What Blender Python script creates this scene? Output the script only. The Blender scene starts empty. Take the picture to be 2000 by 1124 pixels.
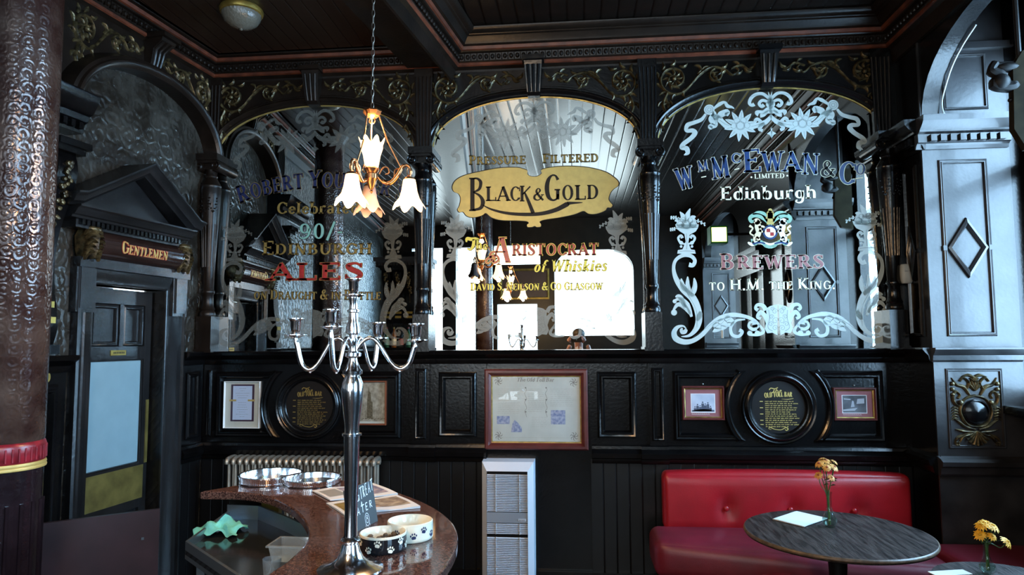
import bpy, math, random
from mathutils import Vector, Matrix
random.seed(7)
PI = math.pi
SC = bpy.context.scene
COL = SC.collection

# ------------------------------------------------------------------ camera
FPX = 1320.0                       # focal length in pixels of the 2000 x 1124 frame
EYE = Vector((0.0, 0.0, 1.65))
YAW, PITCH, ROLL = math.radians(5.41), math.radians(4.45), 0.006
c_f = Vector((-math.sin(YAW)*math.cos(PITCH), math.cos(YAW)*math.cos(PITCH), math.sin(PITCH)))
_r = Vector((math.cos(YAW), math.sin(YAW), 0)); _u = _r.cross(c_f)
c_r = math.cos(ROLL)*_r - math.sin(ROLL)*_u
c_u = math.sin(ROLL)*_r + math.cos(ROLL)*_u
cam_data = bpy.data.cameras.new('camera'); cam_data.sensor_width = 36.0
cam_data.lens = FPX/2000*36.0; cam_data.clip_start = 0.01
cam = bpy.data.objects.new('camera', cam_data); COL.objects.link(cam)
cam.matrix_world = Matrix(((c_r.x, c_u.x, -c_f.x, EYE.x), (c_r.y, c_u.y, -c_f.y, EYE.y), (c_r.z, c_u.z, -c_f.z, EYE.z), (0, 0, 0, 1)))
SC.camera = cam

# ------------------------------------------------------------------ sky, daylight portals, exposure
SC.view_settings.view_transform = 'Standard'; SC.view_settings.look = 'None'
SC.view_settings.gamma = 1.0; SC.view_settings.use_curve_mapping = False
SC.view_settings.exposure = 0.24
SC.cycles.use_denoising = True
SC.cycles.max_bounces = 9; SC.cycles.glossy_bounces = 6; SC.cycles.diffuse_bounces = 4
SC.cycles.transparent_max_bounces = 12; SC.cycles.transmission_bounces = 6
SC.cycles.sample_clamp_indirect = 8.0; SC.cycles.caustics_reflective = False; SC.cycles.caustics_refractive = False
W = bpy.data.worlds.new('sky'); SC.world = W; W.use_nodes = True
wn = W.node_tree; wn.nodes.clear()
wo = wn.nodes.new('ShaderNodeOutputWorld'); wb = wn.nodes.new('ShaderNodeBackground')
# open blue sky over the side street on the right (+x); softer, whiter light over the front street
wt = wn.nodes.new('ShaderNodeTexCoord'); wsx = wn.nodes.new('ShaderNodeSeparateXYZ'); wn.links.new(wt.outputs['Generated'], wsx.inputs[0])
wr = wn.nodes.new('ShaderNodeValToRGB'); wm = wn.nodes.new('ShaderNodeMapRange'); wm.inputs['From Min'].default_value = -1.0; wn.links.new(wsx.outputs[0], wm.inputs[0])
wn.links.new(wm.outputs[0], wr.inputs[0]); we = wr.color_ramp.elements
we[0].position = 0.55; we[0].color = (0.250, 0.300, 0.330, 1); we[1].position = 0.80; we[1].color = (0.44, 0.77, 1.12, 1)
wn.links.new(wr.outputs[0], wb.inputs['Color']); wb.inputs['Strength'].default_value = 24.0
wn.links.new(wb.outputs[0], wo.inputs[0])
def portal(name, loc, direction, w, h):
    l = bpy.data.lights.new(name, 'AREA'); l.shape = 'RECTANGLE'; l.size = w; l.size_y = h
    l.cycles.is_portal = True
    o = bpy.data.objects.new(name, l); COL.objects.link(o); o.location = loc
    o.rotation_euler = Vector(direction).to_track_quat('-Z', 'Z').to_euler()
# openings: right bay, far right bay, three front windows, front door light
portal('daylight_bay', (2.86, 3.375, 2.33), (-1, 0, 0), 1.75, 2.15)
portal('daylight_bay_rear', (2.86, -0.925, 2.33), (-1, 0, 0), 2.3, 2.15)
portal('daylight_arch', (0.31, -2.68, 2.5), (0, 1, 0), 1.3, 1.45)
portal('daylight_door', (-1.02, -2.68, 1.75), (0, 1, 0), 0.7, 1.4)
portal('daylight_narrow', (-1.85, -2.68, 2.4), (0, 1, 0), 0.5, 1.8)
portal('daylight_corner', (-2.6, -2.68, 2.4), (0, 1, 0), 0.5, 1.8)

# ------------------------------------------------------------------ pixel of the photograph -> point of a real plane
def ray(px, py):
    return (c_r*(px-1000) + c_u*(562-py) + c_f*FPX).normalized()
def on_y(px, py, Y):
    d = ray(px, py); return EYE + d*(Y/d.y)
def on_z(px, py, Z):
    d = ray(px, py); return EYE + d*((Z-1.65)/d.z)
WY = 4.6                                           # plane of the mirrors
LA = math.radians(6.4)                             # the left wall opens outwards
LC = Vector((-2.64, WY, 0)); LN = Vector((math.cos(LA), -math.sin(LA), 0)); LU = Vector((math.sin(LA), math.cos(LA), 0))
def frame(o, u, v, w):
    return Matrix(((u[0], v[0], w[0], o[0]), (u[1], v[1], w[1], o[1]), (u[2], v[2], w[2], o[2]), (0, 0, 0, 1)))
FW = Matrix.Identity(4)
FB = frame((0, WY, 0), (1, 0, 0), (0, 0, 1), (0, -1, 0))            # back wall: u right, v up, w out
FL = frame(LC, LU, (0, 0, 1), LN)                                   # left wall: u towards the corner (negative = nearer)
PY = 4.26; RX = 2.12
FP = frame((0, PY, 0), (1, 0, 0), (0, 0, 1), (0, -1, 0))            # face of the pier towards the room's front
FR = frame((RX, 0, 0), (0, -1, 0), (0, 0, 1), (-1, 0, 0))           # right wall, room side: u = -y
def B(px, py, w=0.0):
    p = on_y(px, py, WY-w); return (p.x, p.z)
def L(px, py, w=0.0):
    d = ray(px, py); k = ((LC+LN*w-EYE).dot(LN))/d.dot(LN); p = EYE+d*k
    return ((p-LC).dot(LU), p.z)
def P(px, py, w=0.0):
    p = on_y(px, py, PY-w); return (p.x, p.z)

# ------------------------------------------------------------------ materials
def newmat(name):
    m = bpy.data.materials.new(name); m.use_nodes = True
    nt = m.node_tree; return m, nt, nt.nodes['Principled BSDF'], nt.nodes['Material Output']
def mat(name, col, rough=0.4, metal=0.0, var=0.0, vs=8.0, bump=0.0, bs=40.0, coat=0.0, col2=None, stretch=None, rvar=0.0, spec=0.5):
    m, nt, p, out = newmat(name)
    p.inputs['Roughness'].default_value = rough; p.inputs['Metallic'].default_value = metal
    p.inputs['Coat Weight'].default_value = coat; p.inputs['Coat Roughness'].default_value = 0.08
    p.inputs['Specular IOR Level'].default_value = spec
    c1 = (*col, 1)
    tc = nt.nodes.new('ShaderNodeTexCoord'); mp = nt.nodes.new('ShaderNodeMapping')
    nt.links.new(tc.outputs['Object'], mp.inputs[0])
    if stretch: mp.inputs['Scale'].default_value = stretch
    if var or col2:
        n = nt.nodes.new('ShaderNodeTexNoise'); n.inputs['Scale'].default_value = vs; n.inputs['Detail'].default_value = 5
        nt.links.new(mp.outputs[0], n.inputs['Vector'])
        r = nt.nodes.new('ShaderNodeValToRGB'); r.color_ramp.elements[0].position = 0.35; r.color_ramp.elements[1].position = 0.66
        b = col2 or tuple(c*(1+var) for c in col)
        r.color_ramp.elements[0].color = (*(tuple(c*(1-var) for c in col) if not col2 else col), 1)
        r.color_ramp.elements[1].color = (*b, 1)
        nt.links.new(n.outputs['Fac'], r.inputs[0]); nt.links.new(r.outputs[0], p.inputs['Base Color'])
        if rvar:
            q = nt.nodes.new('ShaderNodeMapRange'); q.inputs['To Min'].default_value = rough-rvar; q.inputs['To Max'].default_value = rough+rvar
            nt.links.new(n.outputs['Fac'], q.inputs[0]); nt.links.new(q.outputs[0], p.inputs['Roughness'])
    else:
        p.inputs['Base Color'].default_value = c1
    if bump:
        n2 = nt.nodes.new('ShaderNodeTexNoise'); n2.inputs['Scale'].default_value = bs; n2.inputs['Detail'].default_value = 3
        nt.links.new(mp.outputs[0], n2.inputs['Vector'])
        bp = nt.nodes.new('ShaderNodeBump'); bp.inputs['Strength'].default_value = bump; bp.inputs['Distance'].default_value = 0.01
        nt.links.new(n2.outputs['Fac'], bp.inputs['Height']); nt.links.new(bp.outputs[0], p.inputs['Normal'])
    return m
def emit(name, col, s):
    m, nt, p, out = newmat(name)
    p.inputs['Base Color'].default_value = (*col, 1); p.inputs['Emission Color'].default_value = (*col, 1); p.inputs['Emission Strength'].default_value = s
    return m
def pane(name, tint=(1, 1, 1), base=0.04, milk=0.0):
    m, nt, p, out = newmat(name); nt.nodes.remove(p)
    t = nt.nodes.new('ShaderNodeBsdfTransparent'); t.inputs[0].default_value = (*tint, 1)
    g = nt.nodes.new('ShaderNodeBsdfGlossy'); g.inputs['Roughness'].default_value = 0.02
    lq = nt.nodes.new('ShaderNodeLayerWeight'); pw = nt.nodes.new('ShaderNodeMath'); pw.operation = 'POWER'; pw.inputs[1].default_value = 5.0
    nt.links.new(lq.outputs['Facing'], pw.inputs[0])
    lw = nt.nodes.new('ShaderNodeMath'); lw.operation = 'MULTIPLY_ADD'; lw.inputs[1].default_value = 0.7; lw.inputs[2].default_value = base
    nt.links.new(pw.outputs[0], lw.inputs[0])
    mx = nt.nodes.new('ShaderNodeMixShader')
    nt.links.new(lw.outputs[0], mx.inputs[0]); nt.links.new(t.outputs[0], mx.inputs[1]); nt.links.new(g.outputs[0], mx.inputs[2])
    if milk:
        df = nt.nodes.new('ShaderNodeBsdfDiffuse'); df.inputs[0].default_value = (*tint, 1); m2 = nt.nodes.new('ShaderNodeMixShader'); m2.inputs[0].default_value = milk
        nt.links.new(mx.outputs[0], m2.inputs[1]); nt.links.new(df.outputs[0], m2.inputs[2]); mx = m2
    nt.links.new(mx.outputs[0], out.inputs[0]); return m
def emboss(name, col, col2, rough, scale, strength, metal=0.0, cyl=0.0, tend=0.9, rnd=0.55, warp=0.55):
    """pressed relief wallcovering: rings and tendrils in the bump, worn colour on top"""
    m, nt, p, out = newmat(name); N = nt.nodes.new; K = nt.links.new
    p.inputs['Roughness'].default_value = rough; p.inputs['Metallic'].default_value = metal
    tc = N('ShaderNodeTexCoord'); mp = N('ShaderNodeMapping'); mp.inputs['Scale'].default_value = scale
    K(tc.outputs['Object'], mp.inputs[0])
    if cyl:               # pattern laid round a column: (angle * radius, height)
        sp = N('ShaderNodeSeparateXYZ'); K(tc.outputs['Object'], sp.inputs[0]); at = N('ShaderNodeMath'); at.operation = 'ARCTAN2'
        K(sp.outputs[1], at.inputs[0]); K(sp.outputs[0], at.inputs[1]); ra = N('ShaderNodeMath'); ra.operation = 'MULTIPLY'; ra.inputs[1].default_value = cyl; K(at.outputs[0], ra.inputs[0])
        cb_ = N('ShaderNodeCombineXYZ'); K(ra.outputs[0], cb_.inputs[0]); K(sp.outputs[2], cb_.inputs[1]); K(cb_.outputs[0], mp.inputs[0])
    ns = N('ShaderNodeTexNoise'); ns.inputs['Scale'].default_value = 1.4; ns.inputs['Detail'].default_value = 2
    K(mp.outputs[0], ns.inputs['Vector'])
    ad = N('ShaderNodeVectorMath'); ad.operation = 'MULTIPLY_ADD'; ad.inputs[1].default_value = (warp, warp, warp)
    K(ns.outputs['Color'], ad.inputs[0]); K(mp.outputs[0], ad.inputs[2])
    vo = N('ShaderNodeTexVoronoi'); vo.inputs['Scale'].default_value = 1.0; vo.inputs['Randomness'].default_value = rnd
    K(ad.outputs[0], vo.inputs['Vector'])
    mu = N('ShaderNodeMath'); mu.operation = 'MULTIPLY'; mu.inputs[1].default_value = 17.0; K(vo.outputs['Distance'], mu.inputs[0])
    sn = N('ShaderNodeMath'); sn.operation = 'SINE'; K(mu.outputs[0], sn.inputs[0])
    wv = N('ShaderNodeTexWave'); wv.inputs['Scale'].default_value = 0.8; wv.inputs['Distortion'].default_value = 14; wv.inputs['Detail'].default_value = 2
    K(mp.outputs[0], wv.inputs['Vector'])
    a2 = N('ShaderNodeMath'); a2.operation = 'MULTIPLY_ADD'; a2.inputs[1].default_value = tend; K(wv.outputs['Fac'], a2.inputs[0]); K(sn.outputs[0], a2.inputs[2])
    bp = N('ShaderNodeBump'); bp.inputs['Strength'].default_value = strength; bp.inputs['Distance'].default_value = 0.012
    K(a2.outputs[0], bp.inputs['Height']); K(bp.outputs[0], p.inputs['Normal'])
    n2 = N('ShaderNodeTexNoise'); n2.inputs['Scale'].default_value = 6; n2.inputs['Detail'].default_value = 6; K(tc.outputs['Object'], n2.inputs['Vector'])
    r = N('ShaderNodeValToRGB'); r.color_ramp.elements[0].position = 0.4; r.color_ramp.elements[1].position = 0.7
    r.color_ramp.elements[0].color = (*col, 1); r.color_ramp.elements[1].color = (*col2, 1)
    K(n2.outputs['Fac'], r.inputs[0]); K(r.outputs[0], p.inputs['Base Color'])
    return m
def granite(name):
    m, nt, p, out = newmat(name); N = nt.nodes.new; K = nt.links.new
    p.inputs['Roughness'].default_value = 0.07
    tc = N('ShaderNodeTexCoord'); v = N('ShaderNodeTexVoronoi'); v.inputs['Scale'].default_value = 260; K(tc.outputs['Object'], v.inputs['Vector'])
    r = N('ShaderNodeValToRGB'); e = r.color_ramp.elements; e[0].color = (0.018, 0.010, 0.010, 1); e[1].color = (0.16, 0.085, 0.065, 1); e[1].position = 0.85
    x = e.new(0.45); x.color = (0.07, 0.032, 0.026, 1)
    s = N('ShaderNodeSeparateColor'); K(v.outputs['Color'], s.inputs[0]); K(s.outputs[0], r.inputs[0]); K(r.outputs[0], p.inputs['Base Color'])
    return m
def boards(name, col, rough, axis, pitch, dark=0.25, spec=0.5, gap=0.07):
    """tongue and groove boarding: the grooves are real dips in the bump and dirt in the joints"""
    m, nt, p, out = newmat(name); N = nt.nodes.new; K = nt.links.new
    p.inputs['Roughness'].default_value = rough; p.inputs['Specular IOR Level'].default_value = spec
    tc = N('ShaderNodeTexCoord'); s = N('ShaderNodeSeparateXYZ'); K(tc.outputs['Object'], s.inputs[0])
    d = N('ShaderNodeMath'); d.operation = 'DIVIDE'; d.inputs[1].default_value = pitch; K(s.outputs[axis], d.inputs[0])
    fr = N('ShaderNodeMath'); fr.operation = 'FRACT'; K(d.outputs[0], fr.inputs[0])
    pp = N('ShaderNodeMath'); pp.operation = 'PINGPONG'; pp.inputs[1].default_value = 0.5; K(fr.outputs[0], pp.inputs[0])
    mr = N('ShaderNodeMapRange'); mr.inputs['From Max'].default_value = gap; K(pp.outputs[0], mr.inputs[0])
    n = N('ShaderNodeTexNoise'); n.inputs['Scale'].default_value = 9; K(tc.outputs['Object'], n.inputs['Vector'])
    mc = N('ShaderNodeMix'); mc.data_type = 'RGBA'; mc.inputs['A'].default_value = (*[c*dark for c in col], 1); mc.inputs['B'].default_value = (*col, 1)
    K(mr.outputs[0], mc.inputs['Factor']); K(mc.outputs['Result'], p.inputs['Base Color'])
    ad = N('ShaderNodeMath'); ad.operation = 'MULTIPLY_ADD'; ad.inputs[1].default_value = 0.12; K(n.outputs['Fac'], ad.inputs[0]); K(mr.outputs[0], ad.inputs[2])
    bp = N('ShaderNodeBump'); bp.inputs['Strength'].default_value = 0.6; bp.inputs['Distance'].default_value = 0.004
    K(ad.outputs[0], bp.inputs['Height']); K(bp.outputs[0], p.inputs['Normal'])
    return m

EBONY = mat('ebonised_wood', (0.0026, 0.0024, 0.0026), 0.21, var=0.35, vs=7, bump=0.08, bs=55, spec=0.42)
EBROWN = mat('lamp_browned_wood', (0.009, 0.0055, 0.0036), 0.33, var=0.35, vs=7, bump=0.10, bs=50, spec=0.28)  # ebony browned in its base colour, as if under the warm lamps
PIERWOOD = mat('lit_varnished_pier_wood', (0.020, 0.019, 0.020), 0.36, var=0.5, vs=5, bump=0.08, bs=45, coat=0.25)  # same ebony varnish, paler base standing for the bay window's glare
DOORWOOD = mat('lit_dusty_door_wood', (0.0095, 0.0098, 0.0105), 0.27, var=0.35, vs=6, bump=0.10, bs=50, spec=0.55)  # ebonised wood with some dust, lightened to imitate window light on it
REDLINE = mat('rust_red_paint', (0.095, 0.022, 0.008), 0.5, var=0.4, vs=14, bump=0.1)
GILT = mat('rubbed_gilding', (0.012, 0.009, 0.005), 0.32, 0.5, col2=(0.15, 0.11, 0.048), vs=26, bump=0.25, bs=70)
GILTEDGE = mat('gilt_edge', (0.30, 0.21, 0.06), 0.35, 0.7, var=0.4, vs=20)
PAPER_REL = emboss('pressed_wallcovering', (0.014, 0.011, 0.008), (0.050, 0.046, 0.038), 0.26, (9, 9, 9), 0.20, 0.0, 0.0, 0.5)
COL_REL = emboss('pressed_column_casing', (0.035, 0.016, 0.013), (0.10, 0.066, 0.052), 0.17, (19.4, 19.4, 1), 0.11, 0.3, 0.148, 0.6, 0.3, 0.35)
MIRROR = mat('silvered_glass', (0.66, 0.69, 0.67), 0.0, 1.0)
def etch(name, col, solid):
    m, nt, p, out = newmat(name); p.inputs['Base Color'].default_value = (*col, 1); p.inputs['Roughness'].default_value = 0.5
    t = nt.nodes.new('ShaderNodeBsdfTransparent'); mx = nt.nodes.new('ShaderNodeMixShader'); mx.inputs[0].default_value = solid
    nt.links.new(t.outputs[0], mx.inputs[1]); nt.links.new(p.outputs[0], mx.inputs[2]); nt.links.new(mx.outputs[0], out.inputs[0]); return m
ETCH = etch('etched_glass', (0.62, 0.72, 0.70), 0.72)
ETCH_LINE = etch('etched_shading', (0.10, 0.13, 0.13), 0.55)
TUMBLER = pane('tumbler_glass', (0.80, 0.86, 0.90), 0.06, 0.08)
ETCH_HALF_LIT = etch('etched_glass_half_lit', (0.40, 0.43, 0.40), 0.45)  # same etching as ETCH, weaker light put into its colour and opacity
ETCH_DIM = etch('etched_glass_low_lit', (0.22, 0.24, 0.22), 0.32)  # low light at the ALES end put into the etch colour, plus dirt
BLUE = mat('blue_paint', (0.010, 0.036, 0.125), 0.4, var=0.25, vs=20)
NAVY = mat('navy_paint', (0.012, 0.020, 0.075), 0.4)
RED = mat('red_paint', (0.30, 0.018, 0.018), 0.4, var=0.2, vs=30)
TEAL = mat('pale_teal_paint', (0.20, 0.44, 0.40), 0.45)
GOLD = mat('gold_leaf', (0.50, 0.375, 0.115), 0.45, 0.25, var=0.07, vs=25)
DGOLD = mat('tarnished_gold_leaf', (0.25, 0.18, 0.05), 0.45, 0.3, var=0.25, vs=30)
YELLOW = mat('yellow_gold_paint', (0.72, 0.60, 0.07), 0.45)
CREAM = mat('cream_paint', (0.82, 0.78, 0.58), 0.5)
PINK = mat('dull_pink_paint', (0.27, 0.10, 0.10), 0.45)
BLACK = mat('black_paint', (0.006, 0.0045, 0.004), 0.5, spec=0.25)
WHITE = mat('white_paint', (0.80, 0.82, 0.82), 0.5)
SILVER = mat('polished_silver', (0.86, 0.85, 0.86), 0.15, 1.0, bump=0.03, bs=18)
STEEL = mat('stainless_steel', (0.30, 0.36, 0.40), 0.30, 0.9)
STEELD = mat('dark_reflecting_steel', (0.035, 0.04, 0.045), 0.10, 0.6)  # steel colour darkened to imitate its reflection of dark surroundings
RADM = mat('silver_radiator_paint', (0.42, 0.37, 0.30), 0.38, 0.7, var=0.15)
HEATM = mat('grey_enamel', (0.56, 0.62, 0.70), 0.42)
HEATD = mat('dark_grey_enamel', (0.26, 0.29, 0.33), 0.45)
LEATHER = mat('red_leather', (0.30, 0.008, 0.014), 0.34, var=0.15, vs=5, bump=0.08, bs=220)
LEATHER2 = mat('oxblood_leather', (0.135, 0.010, 0.022), 0.42, var=0.2, vs=5, bump=0.08, bs=220)
GRANITE = granite('brown_granite')
TABLEW = mat('worn_table_wood', (0.010, 0.0075, 0.0065), 0.42, col2=(0.055, 0.040, 0.035), vs=6, bump=0.25, bs=24, stretch=(9, 1.2, 1), rvar=0.16, spec=0.30)
TABLEE = mat('worn_table_edge', (0.10, 0.065, 0.04), 0.4, var=0.4, vs=30)
MAHOG = mat('mahogany_frame', (0.085, 0.016, 0.014), 0.32, var=0.25, vs=12, stretch=(1, 1, 6))
OAKF = mat('reddish_oak_frame', (0.19, 0.055, 0.022), 0.35, var=0.2)
MOUNTP = mat('dusky_pink_mount', (0.30, 0.115, 0.13), 0.8)
PARCH = mat('faded_parchment', (0.49, 0.55, 0.53), 0.75, var=0.06, vs=9)
INK = mat('grey_ink', (0.20, 0.21, 0.20), 0.8)
FADEBLUE = mat('faded_blue_print', (0.16, 0.22, 0.40), 0.8, col2=(0.38, 0.44, 0.58), vs=60)
SKETCH = mat('wash_drawing', (0.20, 0.20, 0.16), 0.8, col2=(0.42, 0.42, 0.36), vs=30)
SKETCHD = mat('drawing_ink', (0.11, 0.10, 0.065), 0.8, var=0.4, vs=80)
PHOTO = mat('old_photograph', (0.035, 0.04, 0.05), 0.5, col2=(0.14, 0.16, 0.19), vs=9)
PHOTOL = mat('old_photograph_light', (0.40, 0.47, 0.60), 0.5, col2=(0.66, 0.72, 0.82), vs=7)
CERT = mat('certificate_paper', (0.48, 0.60, 0.80), 0.6)
BRASS = mat('old_brass', (0.35, 0.25, 0.06), 0.38, 0.75, var=0.25, vs=10)
KICK = mat('scuffed_brass_plate', (0.17, 0.14, 0.04), 0.45, 0.5, var=0.3, vs=9)
LAMPBR = mat('lamp_bronze', (0.45, 0.21, 0.09), 0.26, 0.95, var=0.2)
CHAINM = mat('chain_bronze', (0.20, 0.16, 0.13), 0.35, 0.9)
FROST = mat('frosted_door_glass', (0.22, 0.36, 0.42), 0.30, var=0.04)
MAROON = mat('maroon_laminate', (0.030, 0.014, 0.016), 0.40, var=0.25, vs=5)
CREDBAND = mat('crimson_band_paint', (0.20, 0.012, 0.020), 0.3, var=0.4, vs=30)
CDARK = mat('black_gloss_paint', (0.012, 0.007, 0.009), 0.14, bump=0.2, bs=30, var=0.3)
CERAMIC_W = mat('cream_glaze', (0.80, 0.76, 0.62), 0.15)
CERAMIC_B = mat('black_glaze', (0.012, 0.013, 0.016), 0.10)
KIBBLE = mat('brown_kibble', (0.10, 0.065, 0.04), 0.8)
SLATE = mat('blackboard_slate', (0.045, 0.052, 0.055), 0.6, var=0.15)
CHALK = mat('chalk', (0.82, 0.84, 0.84), 0.9)
NEWSP = mat('newsprint', (0.55, 0.58, 0.60), 0.7)
PRINTB = mat('printed_blue_photo', (0.05, 0.07, 0.17), 0.6, col2=(0.35, 0.30, 0.32), vs=30)
PRINTO = mat('printed_brown_photo', (0.09, 0.06, 0.05), 0.6, col2=(0.35, 0.30, 0.22), vs=28)
CLOTH = mat('teal_cloth', (0.13, 0.52, 0.48), 0.85, var=0.2, vs=18, bump=0.2, bs=150)
PAPERW = mat('white_paper', (0.70, 0.74, 0.74), 0.7)
GREEN = mat('stem_green', (0.05, 0.11, 0.03), 0.5, var=0.3)
PETALY = mat('yellow_petals', (0.80, 0.42, 0.02), 0.6, var=0.15, vs=60)
PETALO = mat('bronze_petals', (0.52, 0.20, 0.03), 0.6, col2=(0.70, 0.42, 0.10), vs=120)
FCENTRE = mat('flower_centre', (0.28, 0.06, 0.02), 0.8)
FCENTREY = mat('yellow_flower_centre', (0.62, 0.34, 0.02), 0.8)
SENSORW = mat('grey_white_plastic', (0.38, 0.42, 0.42), 0.5)
CABLE = mat('white_cable', (0.50, 0.52, 0.52), 0.5)
CEILL = boards('low_ceiling_boards', (0.022, 0.012, 0.007), 0.30, 0, 0.095)
FLOORM = boards('floor_boards', (0.045, 0.025, 0.016), 0.38, 0, 0.12)
CEILB = boards('ceiling_boards', (0.008, 0.0055, 0.0042), 0.24, 0, 0.11, 0.15, 0.30, 0.10)
DADOB = boards('dado_boards', (0.0040, 0.0038, 0.0040), 0.32, 0, 0.085)
SHADE_ON = emit('lit_glass_shade', (1.0, 0.60, 0.27), 4.0)
BULB = emit('lamp_bulb', (1.0, 0.72, 0.42), 40.0)
SHADE_OFF = mat('unlit_opal_shade', (0.20, 0.14, 0.13), 0.3)
DOMEG = mat('prismatic_dome_glass', (0.13, 0.125, 0.10), 0.22, bump=0.4, bs=60)
GLASS = pane('clear_glass')
GLASSG = pane('vase_glass', (0.86, 0.93, 0.90))
PLASTIC = pane('clear_plastic', (0.72, 0.80, 0.84), 0.06, 0.22)
SKIN = mat('skin', (0.30, 0.145, 0.11), 0.5)
JACKET = mat('dark_blue_jacket', (0.012, 0.022, 0.035), 0.7)
TROUSERS = mat('dark_trousers', (0.015, 0.015, 0.02), 0.8)
SHIRT = mat('pale_shirt', (0.5, 0.48, 0.55), 0.8)
HAIR = mat('dark_hair', (0.03, 0.02, 0.015), 0.6)
SIGNLIT = emit('lit_sign_face', (0.95, 0.85, 0.25), 5.0)
SIGNGREEN = mat('sign_green', (0.01, 0.16, 0.05), 0.5)
OPAL = mat('opal_plastic', (0.6, 0.58, 0.52), 0.35)
BOTTLEG = mat('green_bottle', (0.01, 0.06, 0.03), 0.08)
BOTTLEA = mat('amber_bottle', (0.18, 0.06, 0.01), 0.08)

# ------------------------------------------------------------------ mesh builder
def cat(pts, n=6, closed=False):
    """Catmull-Rom through points of any dimension"""
    pts = [tuple(p) for p in pts]
    if len(pts) < 3: return pts
    out = []; m = len(pts); rng = range(m if closed else m-1)
    for i in rng:
        g = lambda k: pts[k % m] if closed else pts[max(0, min(m-1, k))]
        a, b, c, d = g(i-1), g(i), g(i+1), g(i+2)
        for j in range(n):
            t = j/n
            out.append(tuple(0.5*((2*b[k])+(-a[k]+c[k])*t+(2*a[k]-5*b[k]+4*c[k]-d[k])*t*t+(-a[k]+3*b[k]-3*c[k]+d[k])*t**3) for k in range(len(b))))
    if not closed: out.append(pts[-1])
    return out
class MB:
    def __init__(s): s.v = []; s.f = []; s.m = []
    def add(s, vs, fs, mi=0):
        o = len(s.v); s.v += [tuple(p) for p in vs]
        for f in fs: s.f.append([o+i for i in f]); s.m.append(mi)
        return s
    def box(s, x0, x1, y0, y1, z0, z1, mi=0):
        v = [(x, y, z) for z in (z0, z1) for y in (y0, y1) for x in (x0, x1)]
        return s.add(v, [(0, 2, 3, 1), (4, 5, 7, 6), (0, 1, 5, 4), (2, 6, 7, 3), (0, 4, 6, 2), (1, 3, 7, 5)], mi)
    def prism(s, poly, w0, w1, mi=0, mp=None):
        """polygon in (u,v) extruded along w"""
        a = sum(poly[i][0]*poly[(i+1) % len(poly)][1]-poly[(i+1) % len(poly)][0]*poly[i][1] for i in range(len(poly)))
        if a < 0: poly = poly[::-1]
        n = len(poly); v = [(p[0], p[1], w0) for p in poly]+[(p[0], p[1], w1) for p in poly]
        if mp: v = [mp(*q) for q in v]
        return s.add(v, [tuple(range(n))[::-1], tuple(range(n, 2*n))]+[(i, (i+1) % n, n+(i+1) % n, n+i) for i in range(n)], mi)
    def flat(s, poly, w, mi=0):
        a = sum(poly[i][0]*poly[(i+1) % len(poly)][1]-poly[(i+1) % len(poly)][0]*poly[i][1] for i in range(len(poly)))
        if a < 0: poly = poly[::-1]
        return s.add([(p[0], p[1], w) for p in poly], [tuple(range(len(poly)))], mi)
    def lathe(s, prof, seg=32, c=(0, 0, 0), axis=2, mi=0, wob=None, a0=0.0, a1=2*PI):
        full = abs(a1-a0-2*PI) < 1e-6; cols = seg if full else seg+1; vs = []; fs = []
        for (r, h) in prof:
            for k in range(cols):
                a = a0+(a1-a0)*k/seg; rr = r*(wob(a, h) if wob else 1)
                q = [rr*math.cos(a), rr*math.sin(a), h]
                if axis == 0: q = [h, q[0], q[1]]
                elif axis == 1: q = [q[1], h, q[0]]
                vs.append((q[0]+c[0], q[1]+c[1], q[2]+c[2]))
        for i in range(len(prof)-1):
            for k in range(seg):
                k2 = (k+1) % cols; fs.append((i*cols+k, i*cols+k2, (i+1)*cols+k2, (i+1)*cols+k))
        return s.add(vs, fs, mi)
    def tube(s, pts, r, seg=8, mi=0, closed=False, caps=True):
        pts = [Vector(p) for p in pts]; n = len(pts); rad = r if isinstance(r, (list, tuple)) else [r]*n
        if len(rad) != n: rad = [rad[min(len(rad)-1, int(i*len(rad)/n))] for i in range(n)]
        vs = []; up = None
        for i in range(n):
            t = (pts[(i+1) % n]-pts[i-1]) if closed else (pts[min(n-1, i+1)]-pts[max(0, i-1)])
            if t.length < 1e-9: t = Vector((0, 0, 1))
            t.normalize()
            if up is None:
                up = Vector((0, 0, 1)) if abs(t.z) < 0.9 else Vector((1, 0, 0))
            x = up-t*up.dot(t)
            if x.length < 1e-6: x = t.orthogonal()
            x.normalize(); up = x; y = t.cross(x)
            for k in range(seg):
                a = 2*PI*k/seg; vs.append(pts[i]+(x*math.cos(a)+y*math.sin(a))*rad[i])
        fs = []
        for i in range(n if closed else n-1):
            for k in range(seg):
                a, b = i*seg+k, i*seg+(k+1) % seg; j = ((i+1) % n)*seg
                fs.append((a, b, j+(k+1) % seg, j+k))
        if caps and not closed: fs += [tuple(range(seg))[::-1], tuple((n-1)*seg+k for k in range(seg))]
        return s.add(vs, fs, mi)
    def ball(s, c, r, seg=10, rings=6, mi=0):
        r = r if isinstance(r, (list, tuple)) else (r, r, r); vs = [(c[0], c[1], c[2]-r[2])]; fs = []
        for i in range(1, rings):
            a = PI*i/rings
            for k in range(seg):
                b = 2*PI*k/seg; vs.append((c[0]+r[0]*math.sin(a)*math.cos(b), c[1]+r[1]*math.sin(a)*math.sin(b), c[2]-r[2]*math.cos(a)))
        vs.append((c[0], c[1], c[2]+r[2])); T = len(vs)-1
        for k in range(seg):
            fs.append((0, 1+(k+1) % seg, 1+k)); fs.append((T, T-seg+k, T-seg+(k+1) % seg))
        for i in range(rings-2):
            for k in range(seg):
                a, b = 1+i*seg+k, 1+i*seg+(k+1) % seg; fs.append((a, b, b+seg, a+seg))
        return s.add(vs, fs, mi)
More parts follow.
